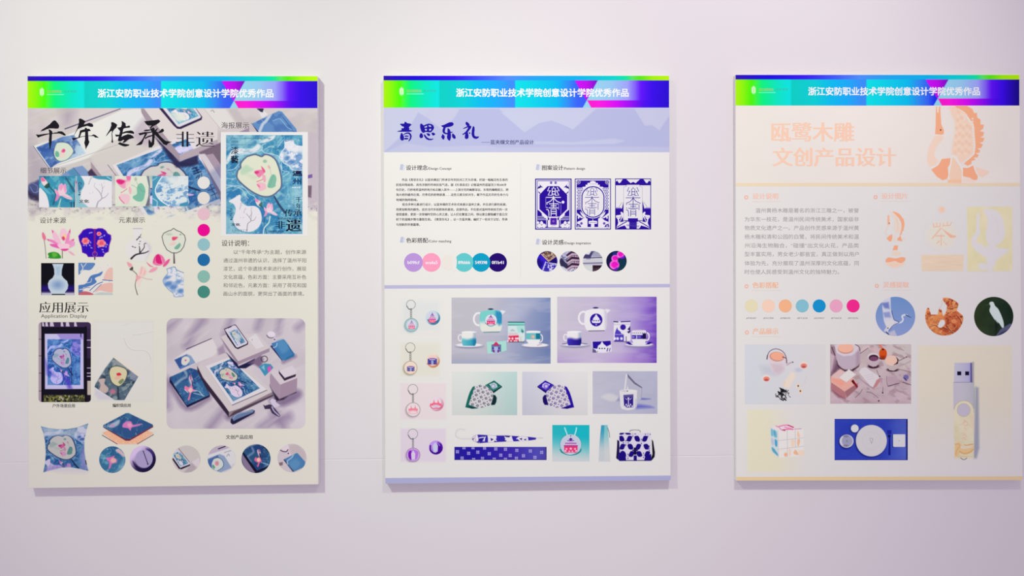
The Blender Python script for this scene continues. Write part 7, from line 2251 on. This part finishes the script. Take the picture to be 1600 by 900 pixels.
def p3_products():
    # pale kettle photograph
    z = Z(1160, 535, 9)
    p = Pic(1164, 538.3, 1290, 631.5, 1.8, (222, 220, 224))
    p.fill(lambda X, Y: np.array((222, 222, 226)) + ((X - 1227) / 63)[..., None] * np.array((6, 2, -2)))
    p.poly(z(240, 330, 420, 320, 480, 460, 300, 460), (202, 204, 218), 10, .8)
    p.ring(*z(488, 205)[0], 14.2, .6, (170, 150, 165), .7, .0, 13)
    p.poly(z(360, 190, 400, 150, 560, 140, 610, 210, 610, 300, 590, 400, 540, 440, 480, 455, 420, 420, 375, 330), (226, 214, 222), 2, 1, 0)
    p.poly(z(400, 300, 560, 310, 590, 380, 520, 450, 440, 430), (214, 194, 206), 6, .8)
    p.ell(*z(485, 200)[0], 11.6, 7.6, (214, 150, 136), .9, 1, 5)
    p.ell(*z(490, 194)[0], 10.2, 6.4, (250, 178, 148), .9, 1, 5)
    p.poly(z(580, 170, 640, 240, 620, 290, 600, 230), (226, 214, 222), 1.2, .0)
    p.line(z(345, 235, 352, 190, 380, 130, 440, 95, 500, 95, 570, 130, 612, 200, 620, 280), 1.1, (112, 84, 104), .7)
    p.line(z(345, 235, 352, 185), 1.6, (96, 66, 88), .7)
    p.poly(z(615, 310, 650, 285, 700, 268, 716, 280, 660, 308, 625, 330), (206, 178, 196), .9)
    p.line(z(565, 205, 615, 225, 622, 290), 1.4, (120, 70, 84), .8)
    p.ell(*z(708, 278)[0], 1, 1, (70, 56, 70), .6)
    for cx, cy, s in ((335, 510, 0), (860, 325, 1)):
        q = z(cx, cy)[0]
        if s:
            p.ell(q[0] - 8, q[1] + 7, 5, 3, (196, 200, 224), 4, .8)
            p.ell(q[0] + 1, q[1] - 4, 5.5, 4, (236, 222, 208), 3, .8)
        p.ell(q[0], q[1] - .8, 6.6, 5.4, (240, 226, 222), 2)
        p.ell(q[0] + .4, q[1] + .4, 5.0, 3.7, (240, 140, 120), 1.4)
        p.ell(q[0] + .2, q[1] + 2, 3.2, 1.8, (190, 80, 80), 1.4, .9)
    p.poly(z(680, 420, 740, 430, 740, 490, 650, 650, 580, 620, 600, 550), (244, 226, 208), 4, .9)
    p.line(z(600, 560, 580, 610), 1.6, (250, 210, 170), 2)
    p.poly(z(515, 632, 580, 655, 628, 690, 600, 700, 550, 690), (30, 26, 34), .7)
    rr = random.Random(2)
    for i in range(42):
        a, b_ = rr.gauss(555, 38), rr.gauss(735, 36)
        t = rr.uniform(0, 3.1)
        d = rr.uniform(9, 22)
        p.line(z(a - d * math.cos(t), b_ - d * math.sin(t), a + d * math.cos(t), b_ + d * math.sin(t)), rr.uniform(.7, 1.5), (28, 26, 30), .5, .9)
    for a, b_ in ((560, 690), (590, 740), (500, 760), (600, 800), (545, 800), (520, 700)):
        p.line(z(a - 18, b_ - 10, a + 16, b_ + 12), 1.5, (20, 18, 24), .5)
    for q, c in ((z(785, 612)[0], (120, 80, 84)), (z(815, 684)[0], (130, 78, 30))):
        p.ell(q[0], q[1], 3.2, 3.2, (250, 224, 190), 1.5, .8)
        p.ell(q[0], q[1], 1.3, 1.5, c, .8)
    p.line(z(900, 470, 870, 580), .6, (214, 200, 214), .8, .7)
    p.emit('product_photo', P3, 3, label='pale kettle photo')
    # picnic photograph
    z = Z(1293, 535, 9)
    p = Pic(1297.2, 538, 1423.6, 630.8, 1.8, (206, 184, 188))
    p.fill(lambda X, Y: np.array((204, 180, 188)) + ((630 - Y) / 92)[..., None] * np.array((6, 14, 6)) + (fbm(X / 22, Y / 14, 4)[..., None] - .5) * 34)
    p.poly(z(860, 30, 1180, 30, 1180, 330, 1050, 380, 900, 200), (214, 204, 200), 8, .9)
    p.noise((168, 138, 150), 12, 5, 7, .58, .75, .6, 25)
    p.poly(z(40, 40, 110, 60, 130, 260, 50, 480, 40, 480), (150, 116, 136), 3, .8)
    p.poly(z(40, 150, 100, 190, 60, 400, 40, 400), (214, 190, 200), 3, .9)
    p.poly(z(130, 250, 60, 440, 50, 470, 150, 390, 200, 370), (104, 66, 92), 4, .8)
    # kettle
    p.poly(z(130, 260, 160, 340, 240, 385, 340, 385, 430, 330, 450, 300, 440, 340, 360, 400, 240, 405, 150, 340), (52, 22, 36), 2)
    p.poly(z(100, 40, 160, 20, 400, 20, 445, 60, 455, 200, 445, 300, 380, 355, 290, 378, 210, 365, 150, 310, 120, 200), (200, 182, 196), 1)
    p.poly(z(100, 40, 160, 20, 400, 20, 440, 60, 425, 130, 340, 185, 220, 195, 130, 150), (224, 212, 222), 1.5)
    p.poly(z(400, 140, 455, 100, 450, 300, 400, 340), (178, 154, 170), 4, .8)
    p.ell(*z(255, 92)[0], 12.2, 7.4, (206, 140, 120), .8)
    p.ell(*z(255, 78)[0], 12.2, 7.4, (250, 190, 164), .8)
    p.line(z(390, 30, 440, 60, 460, 120), 1.1, (90, 62, 72), .7)
    p.line(z(60, 70, 105, 185), 1, (60, 38, 50), .7)
    p.poly(z(460, 110, 520, 50, 600, 40, 580, 80, 480, 150), (220, 200, 200), 1.2)
    p.line(z(460, 155, 570, 80), 1.0, (130, 100, 110), .8)
    # cups and fruit
    p.ell(*z(645, 335)[0], 8.6, 3.6, (60, 26, 40), 1.6)
    p.poly(z(562, 190, 728, 190, 722, 290, 690, 335, 640, 345, 590, 325, 568, 280), (206, 186, 192), .9)
    p.ell(*z(645, 203)[0], 9.2, 6.6, (226, 212, 216), .8)
    p.ell(*z(648, 218)[0], 7.6, 4.9, (52, 26, 38), .8)
    p.ell(*z(650, 228)[0], 6.6, 3.5, (128, 72, 110), .9)
    p.poly(z(590, 60, 690, 90, 720, 140, 640, 130), (232, 196, 198), 4, .8)
    p.line(z(735, 40, 770, 85), 3.2, (234, 128, 98), 1)
    p.ell(*z(775, 220)[0], 5, 2.4, (80, 30, 40), 1.5)
    p.ell(*z(780, 158)[0], 6.1, 8.2, (222, 84, 22), .9)
    p.poly(z(740, 190, 820, 190, 800, 235, 760, 235), (150, 44, 14), 3, .8)
    p.poly(z(765, 85, 795, 90, 790, 110, 768, 108), (60, 24, 26), .8)
    p.ell(*z(948, 175)[0], 5, 2.4, (190, 160, 160), 1)
    p.ell(*z(915, 385)[0], 9, 3, (62, 30, 44), 1.6)
    p.poly(z(832, 250, 1000, 280, 1005, 330, 985, 370, 930, 400, 870, 390, 838, 350), (206, 190, 190), .9)
    p.ell(*z(912, 258)[0], 11, 8, (226, 208, 204), .7)
    p.poly(z(965, 205, 1000, 240, 990, 300, 930, 320, 960, 270), (60, 34, 40), 1)
    p.ell(*z(894, 252)[0], 9.6, 7.2, (246, 206, 186), .8)
    p.line(z(985, 268, 1110, 205), 1.2, (142, 104, 108), .7)
    p.ell(*z(1112, 204)[0], 1.3, 1, (120, 84, 90), .6)
    # boxes
    p.poly(z(60, 610, 240, 720, 250, 800, 150, 770, 60, 680), (134, 72, 92), 5, .85)
    p.poly(z(50, 560, 240, 690, 260, 790, 160, 740, 50, 650), (188, 124, 130), 1.2)
    p.poly(z(240, 690, 430, 570, 420, 640, 270, 780), (170, 116, 122), 1)
    p.poly(z(50, 480, 175, 378, 330, 470, 410, 575, 240, 690, 50, 560), (240, 180, 166), .9)
    p.poly(z(50, 480, 175, 378, 290, 450, 160, 520), (230, 198, 196), 2, .9)
    p.poly(z(50, 520, 170, 520, 240, 560, 200, 620, 100, 560), (246, 168, 148), 4, .9)
    p.poly(z(165, 495, 300, 375, 400, 450, 265, 560), (236, 230, 228), .8)
    p.poly(z(335, 545, 360, 520, 430, 620, 415, 645, 380, 600), (150, 24, 44), .9)
    p.poly(z(335, 545, 355, 525, 380, 580, 370, 590), (62, 14, 26), 1)
    p.poly(z(360, 490, 440, 455, 460, 500, 400, 525), (186, 160, 158), 2)
    p.poly(z(450, 510, 620, 625, 660, 660, 560, 600), (150, 118, 140), 3, .8)
    p.poly(z(440, 420, 470, 370, 530, 345, 740, 490, 700, 520, 640, 630, 600, 610), (228, 222, 224), .9)
    p.poly(z(640, 630, 690, 530, 740, 505, 742, 540, 690, 620, 650, 648), (204, 138, 142), .8)
    for q in (z(530, 470, 640, 440), z(540, 500, 650, 470), z(570, 520, 660, 500)):
        p.line(q, .5, (190, 186, 200), .7, .7)
    for q in (z(690, 390, 720, 460, 735, 480), z(780, 630, 775, 700), z(550, 695, 620, 710, 715, 780), z(390, 775, 450, 720, 490, 660)):
        p.line(q, .8, (112, 82, 92), .7, .9)
    for q in z(733, 478, 775, 708, 720, 822):
        p.ell(q[0], q[1], 1.2, 1.2, (62, 40, 50), .6)
    p.line(z(830, 480, 850, 610, 950, 590, 1020, 570), 1, (150, 118, 134), .8)
    p.line(z(850, 615, 1000, 575), 1.2, (96, 70, 86), .8)
    p.poly(z(830, 480, 960, 470, 1020, 560, 860, 600), (194, 164, 178), 3, .7)
    p.line(z(1060, 560, 1180, 600), 1, (104, 76, 84), .8)
    p.line(z(1000, 330, 1100, 300, 1170, 260), 1.4, (180, 160, 160), 2, .8)
    p.line(z(1010, 380, 1100, 400, 1170, 420), 1.2, (140, 112, 120), 1.5, .8)
    p.ell(*z(1105, 490)[0], 4.2, 4.2, (120, 110, 176), 1.5, .95)
    p.poly(z(1060, 490, 1100, 540, 1120, 540, 1090, 500), (70, 60, 130), 1)
    p.emit('product_photo', P3, 3, label='tea things and boxes on pink cloth photo')
    # puzzle cube
    z = Z(1160, 640, 7.83)
    p = Pic(1164, 640, 1290, 741, 1.6, P3PAPER)
    e = np.minimum(sst(1164, 1172, p.X), sst(741, 735, p.Y))
    p.put((slice(None), slice(None)), (1 - sst(1195, 1260, p.X + (690 - p.Y) * .25)) * e, (236, 230, 204))
    T_, Fc, Sd = z(340, 215, 540, 185, 730, 235, 440, 262), z(430, 258, 745, 236, 752, 568, 440, 590), z(340, 220, 430, 260, 440, 590, 355, 510)
    p.poly(Fc, (240, 236, 232), 1)
    p.poly(T_, (240, 228, 232), 1)
    p.poly(Sd, (214, 226, 230), 1)
    for q, c in ((z(350, 240, 370, 245, 375, 320, 352, 315), (120, 190, 215)), (z(378, 250, 415, 270, 420, 340, 385, 325), (110, 185, 212)), (z(395, 365, 425, 380, 425, 450, 400, 440), (90, 175, 212)), (z(352, 350, 380, 365, 385, 430, 355, 420), (196, 205, 226)),
                 (z(360, 460, 390, 480, 435, 545, 432, 565, 370, 510), (86, 170, 205))):
        p.poly(q, c, 1.4, .95, 1)
    p.line(z(385, 260, 395, 310), .8, (60, 150, 195), .7, .9)
    p.line(z(410, 380, 412, 440), .8, (50, 140, 190), .7, .9)
    for q, w, c in ((z(410, 200, 445, 215, 470, 240), 1.2, (220, 120, 170)), (z(450, 205, 540, 190, 620, 215), 1.8, (240, 120, 180)), (z(560, 190, 625, 218), 1.4, (200, 30, 90)), (z(480, 250, 560, 240, 620, 242), 1.6, (235, 90, 150)), (z(500, 252, 520, 256), 1.4, (170, 30, 70)), (z(520, 215, 560, 225, 600, 232), 2.2, (246, 150, 195)), (z(640, 238, 720, 234), 1.0, (205, 130, 165))):
        p.line(q, w, c, .8, .9)
    for q, c in ((z(675, 260, 705, 320, 690, 345, 670, 320), (250, 205, 170)), (z(600, 370, 640, 375, 630, 450, 595, 445), (250, 220, 195)), (z(675, 365, 705, 370, 690, 445, 672, 430), (248, 190, 150)), (z(510, 545, 530, 525, 550, 545, 540, 575, 515, 568), (250, 178, 130)),
                 (z(570, 490, 590, 480, 590, 560, 570, 560), (250, 215, 190)), (z(625, 535, 650, 490, 685, 545, 670, 555), (249, 185, 140)), (z(690, 500, 750, 500, 760, 560, 690, 560), (248, 222, 200))):
        p.poly(q, c, 1.2, .9, 1)
    for q in (z(430, 380, 745, 345), z(435, 485, 748, 448), z(548, 250, 552, 575), z(645, 244, 650, 460)):
        p.line(q, .7, (196, 190, 196), .7, .9)
    p.line(z(435, 262, 442, 588), .7, (205, 205, 205), .7)
    p.emit('product_picture', P3, 3, label='white puzzle cube on pale yellow')
    # plate set
    z = Z(1295, 645, 11.25)
    p = Pic(1304, 654.5, 1418.3, 719, 2.0, (50, 74, 190))
    p.fill(lambda X, Y: np.array((48, 68, 188)) + sst(1375, 1416, X)[..., None] * np.array((34, 34, 16)) + (fbm(X / 24, Y / 18, 3)[..., None] - .5) * 16)
    p.rect(*z(1362, 115)[0], *z(1388, 835)[0], (22, 20, 110), .8)
    p.line(z(105, 118, 1380, 112), .8, (30, 40, 140), .8)
    p.line(z(105, 828, 1385, 828), .8, (36, 36, 140), .8)
    for cx, cy, r in ((745, 500, 282), (455, 280, 75), (310, 505, 130)):
        q = z(cx, cy)[0]
        p.ell(q[0] - .8, q[1] + .6, r / 11.25 + .3, r / 11.25 + .3, (24, 36, 130), 1.6, .8)
    p.ell(*z(748, 490)[0], 24.3, 24.7, (206, 206, 220), .7)
    p.ell(*z(748, 488)[0], 23.6, 24.0, (220, 218, 220), .8)
    p.ring(*z(752, 490)[0], 14, .6, (210, 208, 210), 1, .8)
    for q in (z(720, 450, 765, 450, 770, 480), z(725, 470, 740, 510, 750, 540), z(770, 490, 755, 535)):
        p.line(q, .7, (160, 156, 162), .6, .9)
    p.ell(*z(456, 275)[0], 6.1, 6.2, (224, 226, 226), .7)
    p.ell(*z(312, 498)[0], 11.0, 10.3, (216, 216, 228), .7)
    p.ell(*z(322, 495)[0], 8.4, 8.6, (166, 166, 196), 1.2)
    p.ell(*z(300, 410)[0], 4.5, 1.8, (120, 116, 140), 1.5, .7)
    p.ell(*z(300, 580)[0], 4.5, 1.8, (120, 116, 140), 1.5, .7)
    p.line(z(315, 480, 325, 515), .9, (110, 108, 130), .6)
    p.rect(*z(1025, 305)[0], *z(1100, 375)[0], (26, 34, 160), 1)
    p.poly(z(1035, 385, 1090, 385, 1080, 450, 1085, 745, 1045, 745, 1055, 450), (18, 26, 140), .8)
    p.ell(*z(1060, 410)[0], 2, 1.6, (8, 8, 60), .7)
    Q = z(1120, 385, 1345, 385, 1345, 600, 1120, 605)
    p.poly(Q, (14, 20, 110), 1.0)
    Q = z(1135, 378, 1340, 378, 1345, 390, 1345, 590, 1335, 600, 1145, 600, 1130, 590, 1128, 390)
    p.poly(Q, (226, 226, 228), .7)
    p.ell(*z(1238, 490)[0], .9, 1.3, (205, 190, 192), .8)
    p.emit('product_picture', P3, 3, label='white plates on blue place mat')
    # memory stick
    z = Z(1470, 555, 10.59)
    y = Z(1470, 630, 9)
    p = Pic(1432, 538, 1584, 742, 1.6, P3PAPER)
    e = np.minimum(np.minimum(sst(1432, 1437, p.X), sst(1584, 1579, p.X)), sst(538, 541, p.Y))
    p.put((slice(None), slice(None)), (1 - sst(590, 735, p.Y - np.abs(p.X - 1508) * .25)) * e, (235, 228, 207))
    p.poly([(1524, 604), (1529, 606), (1530, 700), (1526, 716), (1521, 716)], (150, 156, 176), 4, .8)
    p.poly([(1519, 566), (1521.5, 566), (1521.5, 604), (1519, 604)], (130, 128, 150), 3, .7)
    p.poly(z(225, 125, 515, 125, 520, 448, 215, 448), stops([(1490, (206, 206, 222)), (1505, (198, 196, 220)), (1515, (186, 182, 222)), (1517, (100, 94, 160)), (1519.5, (84, 78, 150))]), .9)
    p.rect(*z(272, 268)[0], *z(338, 332)[0], (14, 10, 44), .6)
    p.rect(*z(403, 268)[0], *z(468, 332)[0], (14, 10, 44), .6)
    p.line(z(250, 400, 440, 395), .5, (210, 208, 224), .6)
    p.poly(z(205, 452, 540, 452, 548, 520, 552, 900, 210, 900), stops([(1489, (206, 200, 216)), (1500, (208, 204, 214)), (1515, (198, 198, 206)), (1522, (188, 192, 198))]), .8)
    p.line(z(215, 449, 530, 449), .8, (146, 142, 166), .6)
    p.line(z(555, 540, 556, 880), .9, (160, 166, 176), .7)
    B = [(1490.5, 717), (1490.5, 640)] + [(1506 - 15.4 * math.cos(t), 641.5 - 15.5 * math.sin(t)) for t in np.linspace(.15, math.pi - .05, 15)] + [(1521.4, 645), (1521.6, 716.5)]
    p.poly(B, lambda X, Y: np.array((234, 226, 192)) + (fbm(X / 9, Y / 14, 6)[..., None] - .5) * np.array((14, 18, 34)), .8)
    p.line([(1491, 640)] + B[2:18], .7, (190, 182, 160), .6)
    p.ell(1505.7, 640.8, 10.2, 10.2, (206, 200, 214), .8)
    p.ring(1505.7, 640.8, 10.2, .7, (196, 190, 176), .6)
    p.poly(y(420, 180, 460, 180, 462, 400, 440, 320), (240, 212, 184), 4, .7)
    for q, w in ((y(310, 290, 340, 260, 375, 270, 370, 310, 330, 315), 1), (y(320, 240, 350, 250), .8), (y(330, 340, 355, 365), .8), (y(265, 300, 300, 295), .7), (y(310, 450, 340, 440, 360, 470), .9), (y(305, 500, 335, 480, 345, 515), .9), (y(290, 420, 350, 425), .7)):
        p.line(q, w, (242, 184, 164), .8, .9)
    p.poly(y(205, 570, 260, 555, 300, 590, 345, 590, 400, 575, 450, 575, 460, 640, 420, 690, 340, 715, 280, 690, 250, 740, 200, 740, 200, 640), (238, 206, 150), 1.2, .95, 1)
    p.poly(y(270, 600, 340, 600, 440, 590, 440, 620, 370, 640, 290, 640), (238, 224, 200), 1.5, .9, 1)
    p.line(y(205, 580, 250, 570, 265, 610, 225, 660, 210, 720), 2, (238, 184, 130), 1.2, .9)
    p.line(y(265, 680, 330, 710, 400, 695, 455, 650), 1.6, (234, 170, 100), 1)
    p.line(y(330, 580, 360, 590, 450, 575), .9, (214, 160, 100), .8)
    p.line(y(190, 752, 380, 748, 465, 745), .8, (230, 200, 160), .8)
    p.line(y(280, 768, 300, 786, 325, 794, 350, 784, 365, 770), .9, (96, 94, 110), .6)
    p.emit('product_picture', P3, 3, label='swivel memory stick on pale yellow')


p3_banner()
p3_text()
p3_designs()
p3_rounds()
p3_products()
